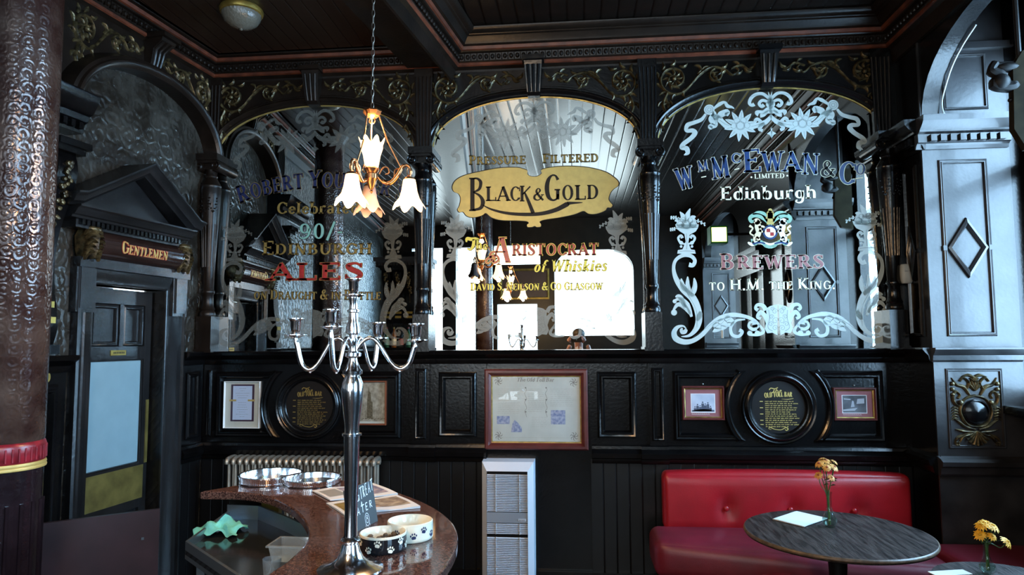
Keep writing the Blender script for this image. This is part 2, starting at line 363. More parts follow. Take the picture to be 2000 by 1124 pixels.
    def sweep(s, prof, path, closed=False, mi=0):
        """moulding: prof = (offset to the left of the path, height w); path in the (u,v) plane, mitred"""
        n = len(path); vs = []; m = len(prof)
        for i in range(n):
            p = Vector(path[i]).to_2d()
            d0 = (p-Vector(path[i-1]).to_2d()) if (closed or i > 0) else None
            d1 = (Vector(path[(i+1) % n]).to_2d()-p) if (closed or i < n-1) else None
            d0 = (d0 or d1).normalized(); d1 = (d1 or d0).normalized()
            n0 = Vector((-d0.y, d0.x)); n1 = Vector((-d1.y, d1.x)); b = n0+n1
            b = b/max(0.25, 1+n0.dot(n1)) if b.length > 1e-6 else n0
            for (o, w) in prof: vs.append((p.x+b.x*o, p.y+b.y*o, w))
        fs = []
        for i in range(n if closed else n-1):
            for k in range(m-1):
                a = i*m+k; c = ((i+1) % n)*m+k; fs.append((a, c, c+1, a+1))
        if not closed: fs += [tuple(range(m)), tuple((n-1)*m+k for k in range(m))[::-1]]
        return s.add(vs, fs, mi)
    def stroke(s, pts, wid, w=0.0, mi=0, rel=0.0, mp=None):
        """brush stroke in the (u,v) plane; rel > 0 makes it a rounded relief that high"""
        n = len(pts)
        if not isinstance(wid, (list, tuple)): wid = [wid]*n
        elif len(wid) != n:
            k = len(wid); wid = [wid[min(k-1, int(t))]*(1-(t-int(t)))+wid[min(k-1, int(t)+1)]*(t-int(t)) for t in [i*(k-1)/(n-1) for i in range(n)]]
        sec = [(-0.5, 0), (0.5, 0)] if not rel else [(-0.5, 0), (-0.36, 0.65), (0, 1), (0.36, 0.65), (0.5, 0)]
        vs = []; m = len(sec); mw = max(wid) or 1
        for i in range(n):
            a = pts[max(0, i-1)]; b = pts[min(n-1, i+1)]; dx, dy = b[0]-a[0], b[1]-a[1]; d = math.hypot(dx, dy) or 1e-9
            nx, ny = -dy/d, dx/d
            for (o, h) in sec:
                q = (pts[i][0]+nx*o*wid[i], pts[i][1]+ny*o*wid[i], w+h*rel*(0.35+0.65*wid[i]/mw)*(1 if wid[i] > 1e-6 else 0))
                vs.append(mp(*q) if mp else q)
        fs = [((i)*m+k+1, i*m+k, (i+1)*m+k, (i+1)*m+k+1) for i in range(n-1) for k in range(m-1)]
        return s.add(vs, fs, mi)
    def blob(s, c, r, w=0.0, n=18, mi=0, f=None):
        return s.flat([(c[0]+r*(f(a) if f else 1)*math.cos(a), c[1]+r*(f(a) if f else 1)*math.sin(a)) for a in [2*PI*k/n for k in range(n)]], w, mi)
    def build(s, name, mats, parent=None, F=FW, smooth=40, kind=None, label=None):
        if not s.v: return None
        lo = [min(p[k] for p in s.v) for k in range(3)]; hi = [max(p[k] for p in s.v) for k in range(3)]
        c = Vector([(lo[k]+hi[k])/2 for k in range(3)])
        me = bpy.data.meshes.new(name); me.from_pydata([tuple(Vector(p)-c) for p in s.v], [], s.f)
        mats = mats if isinstance(mats, (list, tuple)) else [mats]
        for q in mats: me.materials.append(q)
        if len(mats) > 1: me.polygons.foreach_set('material_index', s.m)
        if smooth:
            me.polygons.foreach_set('use_smooth', [True]*len(me.polygons)); me.set_sharp_from_angle(angle=math.radians(smooth))
        me.update()
        o = bpy.data.objects.new(name, me); COL.objects.link(o)
        M = F @ Matrix.Translation(c)
        if parent is not None:
            o.parent = parent; o.matrix_basis = parent_world(parent).inverted() @ M
        else: o.matrix_basis = M
        if kind: o['kind'] = kind
        if label: o['label'] = label
        return o
def parent_world(o):
    return (parent_world(o.parent) @ o.matrix_basis) if o.parent else o.matrix_basis.copy()
def thing(name, label, cat_, loc=(0, 0, 0), F=None, group=None, kind='thing'):
    o = bpy.data.objects.new(name, None); COL.objects.link(o); o.empty_display_size = 0.05
    o.matrix_basis = (F @ Matrix.Translation(loc)) if F is not None else Matrix.Translation(loc)
    return tag(o, label, cat_, group, kind)
def tag(o, label, cat_, group=None, kind='thing'):
    o['label'] = label; o['category'] = cat_; o['kind'] = kind
    if group: o['group'] = group
    return o
def struct(o): o['kind'] = 'structure'; return o
def clone(o, parent=None, loc=None, label=None):
    c = o.copy(); COL.objects.link(c)
    if parent is not None: c.parent = parent
    for ch in list(o.children): clone(ch, c)
    if loc is not None: c.matrix_basis = Matrix.Translation(Vector(loc)) @ Matrix.Translation(-o.matrix_basis.translation) @ o.matrix_basis
    if label: c['label'] = label
    return c
def arcpts(cx, cy, rx, ry, a0, a1, n=14):
    return [(cx+rx*math.cos(math.radians(a0+(a1-a0)*i/n)), cy+ry*math.sin(math.radians(a0+(a1-a0)*i/n))) for i in range(n+1)]
def spiral(cx, cy, r0, r1, a0, turns, n=30):
    return [(cx+(r0+(r1-r0)*t)*math.cos(a0+2*PI*turns*t), cy+(r0+(r1-r0)*t)*math.sin(a0+2*PI*turns*t)) for t in [i/n for i in range(n+1)]]

# ------------------------------------------------------------------ signwriter's alphabet: strokes with thick stems, thin hairlines and serifs
TH, TN = 0.185, 0.075
def gl(x0, y0, x1, y1, w=1.0, s=''):
    """straight stroke; s: serif at start 's', end 'e' or both 'se'"""
    wd = TN+(TH-TN)*w; out = [([(x0, y0), (x1, y1)], [wd, wd])]
    for k, (x, y) in (('s', (x0, y0)), ('e', (x1, y1))):
        if k in s:
            dy = 0.028 if y < 0.5 else -0.028
            out.append(([(x-0.15, y+dy), (x+0.15, y+dy)], [0.056, 0.056]))
            out.append(([(x-wd*0.5-0.03, y+dy*2.2), (x+wd*0.5+0.03, y+dy*2.2)], [0.05, 0.05]))
    return out
def ga(cx, cy, rx, ry, a0, a1, n=18, k=1.0):
    pts, wd = [], []
    for i in range(n+1):
        a = math.radians(a0+(a1-a0)*i/n); c = abs(math.cos(a))
        w = TN+(TH-TN)*k*c**1.3
        pts.append((cx+(rx-w/2)*math.cos(a), cy+(ry-w/2)*math.sin(a))); wd.append(w)
    return [(pts, wd)]
def gs(pts, wd, n=6):
    q = cat([(p[0], p[1], w) for p, w in zip(pts, wd)], n); return [([(a[0], a[1]) for a in q], [a[2] for a in q])]
def tick(x, y0, y1): return [([(x, y0), (x, y1)], [0.07, 0.07])]
G = {
 'A': (0.80, gl(.09, 0, .40, 1, .15, 's')+gl(.38, 1, .70, 0, 1, 'e')+gl(.17, .33, .58, .33, 0)),
 'B': (0.70, gl(.16, 0, .16, 1, 1, 'se')+gl(.16, .965, .36, .965, 0)+ga(.34, .755, .26, .245, 90, -90)+gl(.16, .53, .36, .53, 0)+ga(.36, .275, .30, .275, 90, -90)+gl(.16, .035, .38, .035, 0)),
 'C': (0.74, ga(.42, .5, .38, .51, 48, 318)+tick(.69, .66, .93)+tick(.69, .1, .25)),
 'D': (0.78, gl(.16, 0, .16, 1, 1, 'se')+gl(.16, .965, .36, .965, 0)+ga(.34, .5, .40, .5, 90, -90)+gl(.16, .035, .36, .035, 0)),
 'E': (0.64, gl(.16, 0, .16, 1, 1, 'se')+gl(.16, .965, .56, .965, 0)+gl(.16, .53, .44, .53, 0)+gl(.16, .035, .58, .035, 0)+tick(.56, .8, 1)+tick(.58, 0, .22)+tick(.44, .44, .62)),
 'F': (0.60, gl(.16, 0, .16, 1, 1, 'se')+gl(.16, .965, .56, .965, 0)+gl(.16, .52, .44, .52, 0)+tick(.56, .8, 1)+tick(.44, .42, .62)),
 'G': (0.80, ga(.42, .5, .38, .51, 48, 310)+tick(.69, .68, .93)+gl(.66, .08, .66, .42, .8)+gl(.5, .44, .8, .44, 0)),
 'H': (0.84, gl(.16, 0, .16, 1, 1, 'se')+gl(.68, 0, .68, 1, 1, 'se')+gl(.16, .52, .68, .52, 0)),
 'I': (0.34, gl(.17, 0, .17, 1, 1, 'se')),
 'K': (0.78, gl(.16, 0, .16, 1, 1, 'se')+gl(.18, .42, .62, .98, .1, 'e')+gl(.30, .55, .66, .02, 1, 'e')),
 'L': (0.62, gl(.16, 0, .16, 1, 1, 'se')+gl(.16, .035, .56, .035, 0)+tick(.57, 0, .26)),
 'M': (0.98, gl(.14, 0, .17, 1, .15, 's')+gl(.16, .98, .48, .06, 1)+gl(.48, .06, .79, .98, .1)+gl(.80, 0, .79, 1, 1, 'se')),
 'N': (0.84, gl(.15, 0, .15, 1, .15, 'se')+gl(.15, .98, .68, .03, 1)+gl(.69, 0, .69, 1, .15, 'e')),
 'O': (0.82, ga(.41, .5, .38, .51, 0, 360, 32)),
 'P': (0.66, gl(.16, 0, .16, 1, 1, 'se')+gl(.16, .965, .36, .965, 0)+ga(.34, .725, .28, .275, 90, -90)+gl(.16, .475, .36, .475, 0)),
 'R': (0.76, gl(.16, 0, .16, 1, 1, 'se')+gl(.16, .965, .36, .965, 0)+ga(.34, .74, .27, .26, 90, -90)+gl(.16, .505, .36, .505, 0)+gl(.36, .5, .64, .03, .95, 'e')),
 'S': (0.60, gs([(.50, .80), (.40, .945), (.26, .95), (.13, .80), (.24, .60), (.42, .44), (.50, .25), (.36, .055), (.18, .06), (.09, .22)], [.07, .07, .08, .17, .19, .19, .17, .08, .07, .07])+tick(.51, .72, .96)+tick(.085, .04, .3)),
 'T': (0.72, gl(.36, 0, .36, 1, 1, 's')+gl(.05, .965, .67, .965, 0)+tick(.06, .76, 1)+tick(.66, .76, 1)),
 'U': (0.82, gl(.16, .3, .16, 1, 1, 'e')+ga(.40, .32, .31, .33, 180, 360)+gl(.68, .3, .68, 1, .3, 'e')),
 'V': (0.80, gl(.09, 1, .40, .02, 1, 's')+gl(.40, .02, .70, 1, .1, 'e')),
 'W': (1.08, gl(.10, 1, .34, .02, 1, 's')+gl(.34, .02, .53, .96, .1)+gl(.53, .96, .74, .02, 1)+gl(.74, .02, .97, 1, .1, 'e')),
 'Y': (0.76, gl(.08, 1, .38, .46, 1, 's')+gl(.68, 1, .38, .46, .1, 's')+gl(.38, 0, .38, .48, 1, 's')),
 '&': (0.76, gs([(.70, .02), (.50, .25), (.24, .70), (.30, .94), (.42, .96), (.48, .80), (.36, .60), (.12, .40), (.10, .16), (.28, .035), (.48, .12), (.66, .46)], [.15, .17, .17, .09, .08, .14, .07, .15, .17, .09, .08, .06])+gl(.54, .46, .76, .46, 0)),
 '9': (0.66, ga(.33, .68, .27, .33, 0, 360, 26)+gs([(.58, .68), (.54, .30), (.40, .08), (.20, .04), (.10, .14)], [.17, .15, .12, .08, .09])),
 '0': (0.66, ga(.33, .5, .28, .51, 0, 360, 28)),
 '/': (0.46, gl(.04, -.12, .40, 1.12, .7)), '-': (0.34, gl(.05, .40, .28, .40, .3)),
 '.': (0.24, [([(.12, -.01), (.12, .15)], [.16, .16])]), "'": (0.22, gs([(.11, 1.0), (.12, .86), (.06, .76)], [.14, .12, .04])),
 'a': (0.56, gs([(.10, .50), (.22, .63), (.38, .58), (.42, .40), (.42, .12), (.50, .03)], [.07, .10, .13, .17, .16, .08])+ga(.26, .19, .22, .20, 60, 300)),
 'b': (0.58, gl(.13, .03, .13, 1, 1, 'e')+ga(.30, .31, .26, .33, 0, 360, 26)), 'c': (0.50, ga(.29, .31, .25, .33, 45, 318)),
 'd': (0.60, gl(.46, 0, .46, 1, 1, 'e')+ga(.29, .31, .26, .33, 0, 360, 26)), 'e': (0.54, ga(.29, .31, .26, .33, 0, 322)+gl(.06, .33, .52, .33, 0)),
 'f': (0.40, gs([(.18, 0), (.18, .60), (.22, .90), (.34, .99), (.42, .90)], [.17, .17, .15, .08, .10])+gl(.03, .60, .36, .60, 0)),
 'g': (0.58, ga(.28, .33, .25, .31, 0, 360, 24)+gs([(.47, .60), (.47, .10), (.42, -.20), (.24, -.30), (.08, -.20), (.16, -.08)], [.16, .16, .14, .09, .09, .08])),
 'h': (0.60, gl(.13, 0, .13, 1, 1, 'se')+gs([(.14, .45), (.26, .62), (.40, .60), (.46, .44), (.46, .02)], [.07, .09, .13, .17, .17])),
 'i': (0.28, gl(.14, 0, .14, .62, 1, 's')+[([(.14, .74), (.14, .90)], [.16, .16])]), 'k': (0.58, gl(.13, 0, .13, 1, 1, 'se')+gl(.14, .24, .46, .60, .1)+gl(.22, .34, .50, .02, 1)),
 'l': (0.28, gl(.14, 0, .14, 1, 1, 'se')), 'n': (0.60, gl(.13, 0, .13, .62, 1, 's')+gs([(.14, .45), (.26, .62), (.40, .60), (.46, .44), (.46, .02)], [.07, .09, .13, .17, .17])),
 'o': (0.58, ga(.29, .31, .26, .33, 0, 360, 26)), 'r': (0.44, gl(.13, 0, .13, .62, 1, 's')+gs([(.14, .42), (.24, .60), (.36, .62), (.40, .54)], [.07, .10, .12, .13])),
 's': (0.44, gs([(.36, .52), (.24, .62), (.11, .52), (.20, .36), (.34, .22), (.30, .05), (.16, .02), (.06, .12)], [.07, .07, .15, .16, .16, .12, .07, .07])),
 't': (0.38, gs([(.18, .84), (.18, .16), (.24, .03), (.36, .06)], [.17, .17, .13, .07])+gl(.03, .60, .34, .60, 0)),
 'u': (0.60, gs([(.13, .62), (.13, .18), (.22, .02), (.36, .06), (.45, .2)], [.17, .17, .11, .09, .07])+gl(.46, 0, .46, .62, 1)),
}
def put(mb, ch, org, ex, ey, w, grow=0.0, mp=None, mi=0, bold=1.0):
    """glyph with its lower-left corner at org; ex = one unit along the line, ey = cap height"""
    sx = math.hypot(*ex); sy = math.hypot(*ey); s = (sx+sy)/2
    for pts, wd in G[ch][1]:
        q = [(org[0]+ex[0]*x+ey[0]*y, org[1]+ex[1]*x+ey[1]*y) for x, y in pts]
        if grow:
            for i, j in ((0, 1), (-1, -2)):
                dx, dy = q[i][0]-q[j][0], q[i][1]-q[j][1]; d = math.hypot(dx, dy) or 1
                q[i] = (q[i][0]+dx/d*grow, q[i][1]+dy/d*grow)
        if mp and len(q) == 2: q = [(q[0][0]+(q[1][0]-q[0][0])*t/4, q[0][1]+(q[1][1]-q[0][1])*t/4) for t in range(5)]; wd = [wd[0]]*5
        mb.stroke(q, [k*s*bold+2*grow for k in wd], w, mi, mp=mp)
def glyph_box(mb, ch, a, b, w, grow=0.0, bold=1.0, tilt=0.0):
    """glyph filling the box from lower-left a to upper-right b, tilted"""
    wd = G[ch][0]; c, s = math.cos(tilt), math.sin(tilt); X = (b[0]-a[0])/(wd-.04); Y = b[1]-a[1]
    put(mb, ch, a, (X*c, X*s), (-Y*s, Y*c), w, grow, None, 0, bold)
def line_of(mb, text, p0, p1, h, w, sc=0.76, grow=0.0, sag=0.0, caps=True, mp=None, slant=0.0, bold=1.0, space=0.30):
    """text fitted between p0 and p1 on its base line; sc = size of the small capitals; sag bends the line up in the middle"""
    seq = []; x = 0.0
    for ch in text:
        if ch == ' ': x += space; continue
        small = caps and ch.islower(); g = ch.upper() if small else ch; k = sc if small else 1.0
        seq.append((g, x, k)); x += G[g][0]*k+0.05
    tot = x-0.05; dx, dy = p1[0]-p0[0], p1[1]-p0[1]; Ln = math.hypot(dx, dy); ux, uy = dx/Ln, dy/Ln; fx = Ln/tot
    for g, x0, k in seq:
        m = (x0+G[g][0]*k/2)/tot; t = x0/tot
        b = lambda q: 4*sag*q*(1-q)
        sl = 4*sag*(1-2*m)/Ln; c, s = 1/math.hypot(1, sl), sl/math.hypot(1, sl)
        ax, ay = ux*c-uy*s, uy*c+ux*s
        half = G[g][0]*k/2*fx; cx, cy = p0[0]+dx*m-uy*b(m), p0[1]+dy*m+ux*b(m)
        o = (cx-ax*half, cy-ay*half)
        put(mb, g, o, (ax*fx*k, ay*fx*k), ((-ay+ax*slant)*h*k, (ax+ay*slant)*h*k), w, grow, mp, 0, bold)

# ================================================================== THE ROOM
CZ, SZ = 3.785, 3.70                                # coffered ceiling, lower ceiling on the left
FY = -2.62                                         # front wall
def wall_holes(mb, u0, u1, v0, v1, w0, w1, holes, mi=0):
    us = sorted({u0, u1} | {h[0] for h in holes} | {h[1] for h in holes}); vs = sorted({v0, v1} | {h[2] for h in holes} | {h[3] for h in holes})
    for i in range(len(us)-1):
        for j in range(len(vs)-1):
            a, b, c, d = us[i], us[i+1], vs[j], vs[j+1]; m = ((a+b)/2, (c+d)/2)
            if any(h[0] < m[0] < h[1] and h[2] < m[1] < h[3] for h in holes): continue
            mb.box(a, b, c, d, w0, w1, mi)
    return mb
struct(MB().box(-3.9, 2.95, FY-0.3, 4.9, -0.12, 0.0).build('floor', FLOORM, smooth=0))
struct(MB().box(-3.9, 2.95, FY-0.3, 4.9, CZ, CZ+0.12).build('ceiling', CEILB, smooth=0))
BA = math.radians(7.5); BO = Vector((-0.85, WY, 0)); BN = Vector((math.cos(BA), -math.sin(BA), 0)); BU = Vector((math.sin(BA), math.cos(BA), 0))
FBM = frame(BO, BU, (0, 0, 1), BN)
low = MB().prism([(-2.60, 4.62), (-0.98, 4.62), tuple((BO+BU*-7.3-BN*0.15).to_2d()), (-3.42, -2.62)], SZ, CZ-0.01)
struct(low.build('ceiling_lower', CEILL, smooth=0))
struct(MB().box(-7.25, 0.0, 3.565, CZ-0.005, -0.30, 0.0).build('ceiling_beam', EBROWN, F=FBM, smooth=0))
# walls
struct(MB().box(-2.9, 2.9, 0, CZ, -0.18, -0.03).build('wall_back', EBONY, F=FB, smooth=0))
DU0, DU1, DZ = -1.0, -0.41, 1.985                 # door opening in the left wall
lw = wall_holes(MB(), -7.4, 0.04, 0, CZ, -0.16, 0.0, [(DU0, DU1, 0, DZ)])
struct(lw.build('wall_left', PAPER_REL, F=FL, smooth=0))
struct(MB().box(DU0-0.2, DU1+0.2, 0, 2.3, -0.62, -0.58).build('wall_inner', EBONY, F=FL, smooth=0))
holes_front = [(-0.37, 1.0, 1.72, 3.22), (-1.38, -0.68, 1.0, 2.28), (-1.44, -0.62, 2.98, 3.32), (-2.12, -1.76, 1.3, 3.3), (-2.92, -2.36, 1.3, 3.3)]
FF = frame((0, FY, 0), (-1, 0, 0), (0, 0, 1), (0, 1, 0))
fw = wall_holes(MB(), -2.9, 3.9, 0, CZ, -0.2, 0.0, [(-h[1], -h[0], h[2], h[3]) for h in holes_front])
# rounded shoulders of the arched window
for sgn, xe in ((1, -0.37), (-1, 1.0)):
    q = [(xe+sgn*0.42*(1-math.cos(t)), 2.86+0.36*math.sin(t)) for t in [PI/2*i/8 for i in range(9)]]
    fw.prism([(-x, z) for x, z in [(xe, 3.22)]+q], -0.2, 0.0)
struct(fw.build('wall_front', EBROWN, F=FF, smooth=0))
# right wall: piers and arched window bays
PIERS = [(4.26, 4.63), (1.98, 2.49), (-2.62, -2.1)]
BAYS = [(2.49, 4.26), (-2.1, 0.25)]
RXW = 2.62
rw = MB()
for a, b in PIERS: rw.box(-b, -a, 0, CZ, -0.62, 0.0)
rw.box(-1.98, -0.25, 0, CZ, -0.62, 0.0)            # closed stretch with the lobby doors
for a, b in BAYS:
    rw.box(-b, -a, 0, 1.25, -0.72, -0.52)          # wall under the window
    rw.box(-b, -a, 3.42, CZ, -0.72, -0.52)
    c, h = (a+b)/2, (b-a)/2; zs, rise = 2.965, 0.50
    N_ = 20; A_ = [(-(c+h*math.cos(PI*i/N_)), zs+rise*math.sin(PI*i/N_)**0.86) for i in range(N_+1)]
    for i in range(N_):
        p, q = A_[i], A_[i+1]
        rw.add([(p[0], p[1], 0), (q[0], q[1], 0), (q[0], CZ, 0), (p[0], CZ, 0), (p[0], p[1], -0.10), (q[0], q[1], -0.10), (q[0], CZ, -0.10), (p[0], CZ, -0.10)],
               [(0, 1, 2, 3), (7, 6, 5, 4)])
    rw.add([(p[0], p[1], w) for p in A_ for w in (0.0, -0.10)], [(2*i, 2*i+1, 2*i+3, 2*i+2) for i in range(N_)])
struct(rw.build('wall_right', EBONY, F=FR, smooth=45))
def window_r(i, a, b):
    z0, z1, w = 1.25, 3.42, -0.60
    fr = MB()
    for (p, q) in ((a, a+0.07), (b-0.07, b), ((a+b)/2-0.025, (a+b)/2+0.025)): fr.box(-q, -p, z0, z1, w-0.04, w+0.04)
    for (p, q) in ((z0, z0+0.08), (z1-0.08, z1), (2.62, 2.70)): fr.box(-b, -a, p, q, w-0.045, w+0.045)
    o = struct(fr.build('window_%d' % i, EBONY, F=FR, smooth=0))
    MB().box(-b+0.02, -a-0.02, z0+0.02, z1-0.02, w-0.004, w+0.004).build('pane', GLASS, o, F=FR, smooth=0)
    MB().box(-b, -a, z0-0.045, z0, -0.72, -0.36).build('sill', EBONY, o, F=FR, smooth=0)
window_r(1, 2.49, 4.26); window_r(2, -2.1, 0.25)
for i, h in enumerate(holes_front):
    if i == 1: continue
    fr = MB(); x0, x1, z0, z1 = h
    for (p, q) in ((x0, x0+0.05), (x1-0.05, x1)): fr.box(p, q, z0, z1, FY-0.13, FY-0.06)
    for (p, q) in ((z0, z0+0.05), (z1-0.05, z1)): fr.box(x0, x1, p, q, FY-0.135, FY-0.055)
    if i == 0: fr.box(x0, x1, 2.90, 2.95, FY-0.13, FY-0.06)
    o = struct(fr.build('window_%d' % (i+3), EBONY, smooth=0))
    MB().box(x0+.02, x1-.02, z0+.02, z1-.02, FY-0.10, FY-0.095).build('pane', GLASS, o, smooth=0)
# street door in the front wall with a glazed upper half
d = MB(); x0, x1, z0, z1 = holes_front[1]
for (p, q) in ((x0, x0+0.08), (x1-0.08, x1)): d.box(p, q, z0, z1, FY-0.12, FY-0.06)
for (p, q) in ((z0, z0+0.06), (z1-0.08, z1), (1.48, 1.53)): d.box(x0, x1, p, q, FY-0.125, FY-0.055)
o = struct(d.build('door_2', EBONY, smooth=0))
MB().box(x0+.03, x1-.03, z0+.03, z1-.03, FY-0.10, FY-0.095).build('pane', GLASS, o, smooth=0)
MB().box(x0+.04, x1-.04, 0.15, 0.9, FY-0.005, FY+0.02).build('lower_panel', EBONY, o, smooth=0)
# board and batten lobby beside the right wall (seen in the mirrors)
lob = MB()
for a in (0.40, 0.92, 1.45): lob.box(-a-0.05, -a, 0.1, 2.4, 0.0, 0.05)
lob.box(-1.55, -0.35, 2.4, 2.62, 0.0, 0.10); lob.box(-1.6, -0.3, 2.62, 2.68, 0.0, 0.15)
struct(lob.build('door_3', EBONY, F=FR, smooth=0))

# ------------------------------------------------------------------ cornices
COR = [(-0.02, 0.0), (-0.02, 0.035), (0.0, 0.045)]
def cornice(F, u0, u1, names, zoff=0.0, top=SZ):
    z = 3.565+zoff; dirn = 1
    path = [(u0, z), (u1, z)]
    a = MB()
    a.sweep([(-0.10, 0.0), (-0.10, 0.018), (-0.02, 0.03), (-0.004, 0.055)], path)
    a.sweep([(0.026, 0.055), (0.034, 0.062), (0.036, 0.05), (0.085, 0.062), (0.088, 0.085), (0.095, 0.09)], path)
    a.sweep([(0.122, 0.105), (0.128, 0.125), (0.14, 0.13), (min(0.17, top-z), 0.15), (min(0.17, top-z), 0.0)], path)
    if top > SZ+0.01: a.sweep([(0.17, 0.15), (0.175, 0.165), (0.18, 0.168), (0.183, 0.19), (0.195, 0.205), (0.212, 0.21), (top-z, 0.20)], path)
    n = int((u1-u0)/0.043)
    for i in range(n):
        x = u0+(i+0.5)*(u1-u0)/n
        a.ball((x, z+0.060, 0.062), (0.015, 0.018, 0.015), 8, 5)
        a.box(x+0.018, x+0.024, z+0.04, z+0.082, 0.05, 0.068)
    o = struct(a.build(names, EBROWN, F=F, smooth=35))
    r = MB()
    r.sweep([(-0.004, 0.055), (0.002, 0.066), (0.018, 0.066), (0.026, 0.055)], path)
    r.sweep([(0.095, 0.09), (0.098, 0.104), (0.118, 0.110), (0.122, 0.105)], path)
    r.build('painted_line', REDLINE, o, F=F, smooth=35)
cornice(FB, -2.62, -0.86, 'trim_1'); cornice(FB, -0.84, RX, 'trim_2', top=CZ)
cornice(FL, -7.2, -0.02, 'trim_3'); cornice(FBM, -7.2, 0.0, 'trim_4', top=CZ)
cornice(FR, -4.6, 2.6, 'trim_5', top=CZ)

# ------------------------------------------------------------------ back wall: dado, ledge, rails
dz0, dz1 = 0.86, 1.51
MBd = MB().box(-2.66, -0.612, dz0, dz1, -0.03, 0.012).box(-0.612, 0.085, 0.0, dz1, -0.03, -0.004).box(0.085, 2.14, dz0, dz1, -0.03, 0.012)
struct(MBd.build('trim_6', EBONY, F=FB, smooth=0))
struct(MB().box(-2.66, -0.612, 0, dz0, -0.03, 0.0).box(0.085, 2.14, 0, dz0, -0.03, 0.0).build('trim_7', DADOB, F=FB, smooth=0))
LEDGE = [(-0.085, 0.0), (-0.085, 0.02), (-0.07, 0.028), (-0.05, 0.03), (-0.035, 0.055), (-0.02, 0.078), (0.0, 0.085), (0.008, 0.08), (0.008, -0.012)]
RAIL = [(-0.085, 0.0), (-0.085, 0.02), (-0.07, 0.03), (-0.055, 0.032), (-0.045, 0.055), (-0.015, 0.062), (0.005, 0.045), (0.012, 0.035), (0.03, 0.03), (0.035, 0.012)]
led = MB().sweep(LEDGE, [(-2.64, 1.575), (2.13, 1.575)])
for x in (-1.047, 0.503, 2.05): led.sweep([(a, b+0.018) for a, b in LEDGE], [(x-0.09, 1.575), (x+0.09, 1.575)])
struct(led.build('trim_8', EBONY, F=FB, smooth=35))
ra = MB().sweep(RAIL, [(-2.64, 0.918), (-0.612, 0.918)]).sweep(RAIL, [(0.092, 0.918), (2.13, 0.918)])
for x in (-1.047, 0.503): ra.sweep([(a, b+0.02) for a, b in RAIL], [(x-0.09, 0.918), (x+0.09, 0.918)])
struct(ra.build('trim_9', EBONY, F=FB, smooth=35))
struct(MB().box(-2.64, -0.66, 0, 0.13, 0, 0.025).box(-0.28, 2.12, 0, 0.13, 0, 0.025).build('baseboard_back', EBONY, F=FB, smooth=0))
BOL = [(0.0, 0.0), (0.004, 0.018), (0.014, 0.026), (0.024, 0.022), (0.030, 0.030), (0.038, 0.030), (0.046, 0.014), (0.050, 0.0)]
def bolection(mb, path, w0=0.012, s=1.0):
    """closed path anticlockwise as seen: the moulding lies on the inside"""
    mb.sweep([(a*s, w0+b*s) for a, b in BOL], path, True)
def rect(u0, u1, v0, v1): return [(u0, v0), (u1, v0), (u1, v1), (u0, v1)]
pn = MB()
for (x0, x1) in ((857, 932), (1167, 1242)):
    a, b = B(x0, 852), B(x1, 727); bolection(pn, rect(a[0], b[0], 0.998, 1.435))
for x in (-1.047-0.115, 0.503-0.085+0.10):
    bolection(pn, rect(x-0.03 if x > 0 else x+0.06, x+0.05 if x > 0 else x+0.14, 0.985, 1.46), 0.03, 0.55)
    pn.box(x-0.045 if x > 0 else x+0.04, x+0.065 if x > 0 else x+0.16, 0.93, 1.50, 0.012, 0.03)
a = B(370, 800)[0]
bolection(pn, rect(-2.60, -2.56, 0.99, 1.45), 0.012, 0.5)
RC = [(B(606, 790)[0], 1.205), (B(1519, 790)[0], 1.205)]      # centres of the two history roundels
SP = [((B(425, 790)[0], B(785, 790)[0])), ((B(1314, 790)[0], B(1724, 790)[0]))]
for (cx, cz), (xl, xr) in zip(RC, SP):
    z0, z1, R0 = 0.985, 1.440, 0.305
    al = math.asin((z1-cz)/R0); be = math.asin((cz-z0)/R0)
    left = [(xl, z0)]+[(cx-R0*math.cos(t), cz+R0*math.sin(t)) for t in [-be+(al+be)*i/14 for i in range(15)]]+[(xl, z1)]
    right = [(xr, z1)]+[(cx+R0*math.cos(t), cz+R0*math.sin(t)) for t in [al-(al+be)*i/14 for i in range(15)]]+[(xr, z0)]
    bolection(pn, left); bolection(pn, right)
struct(pn.build('trim_10', EBONY, F=FB, smooth=35))

# ------------------------------------------------------------------ back wall: frieze with arches
BAYC = [(-1.850, 0.735, 'left'), (-0.272, 0.725, 'middle'), (1.305, 0.742, 'right')]
ZSP, RISE, FT = 2.985, 0.362, 3.57
def arch(c, a, n=40, zs=ZSP, rise=RISE, p=2.12):
    out = []
    for i in range(n+1):
        t = PI-PI*i/n; cu, su = math.cos(t), math.sin(t)
        out.append((c+a*math.copysign(abs(cu)**(2/p), cu), zs+rise*abs(su)**(2/p)))
    return out
for k, (c, a, nm) in enumerate(BAYC):
    A_ = arch(c, a); m = MB(); x0, x1 = (-2.64, -1.047, 0.503, 2.13)[k:k+2]
    for i in range(len(A_)-1):
        p, q = A_[i], A_[i+1]
        m.add([(p[0], p[1], 0.028), (q[0], q[1], 0.028), (q[0], FT, 0.028), (p[0], FT, 0.028)], [(0, 1, 2, 3)])
        m.add([(p[0], p[1], 0.028), (q[0], q[1], 0.028), (q[0], q[1], -0.03), (p[0], p[1], -0.03)], [(1, 0, 3, 2)])
    m.box(x0, c-a, ZSP-0.02, FT, -0.03, 0.028); m.box(c+a, x1, ZSP-0.02, FT, -0.03, 0.028)
    struct(m.build('trim_%d' % (11+k), EBROWN if k < 1 else EBONY, F=FB, smooth=0))
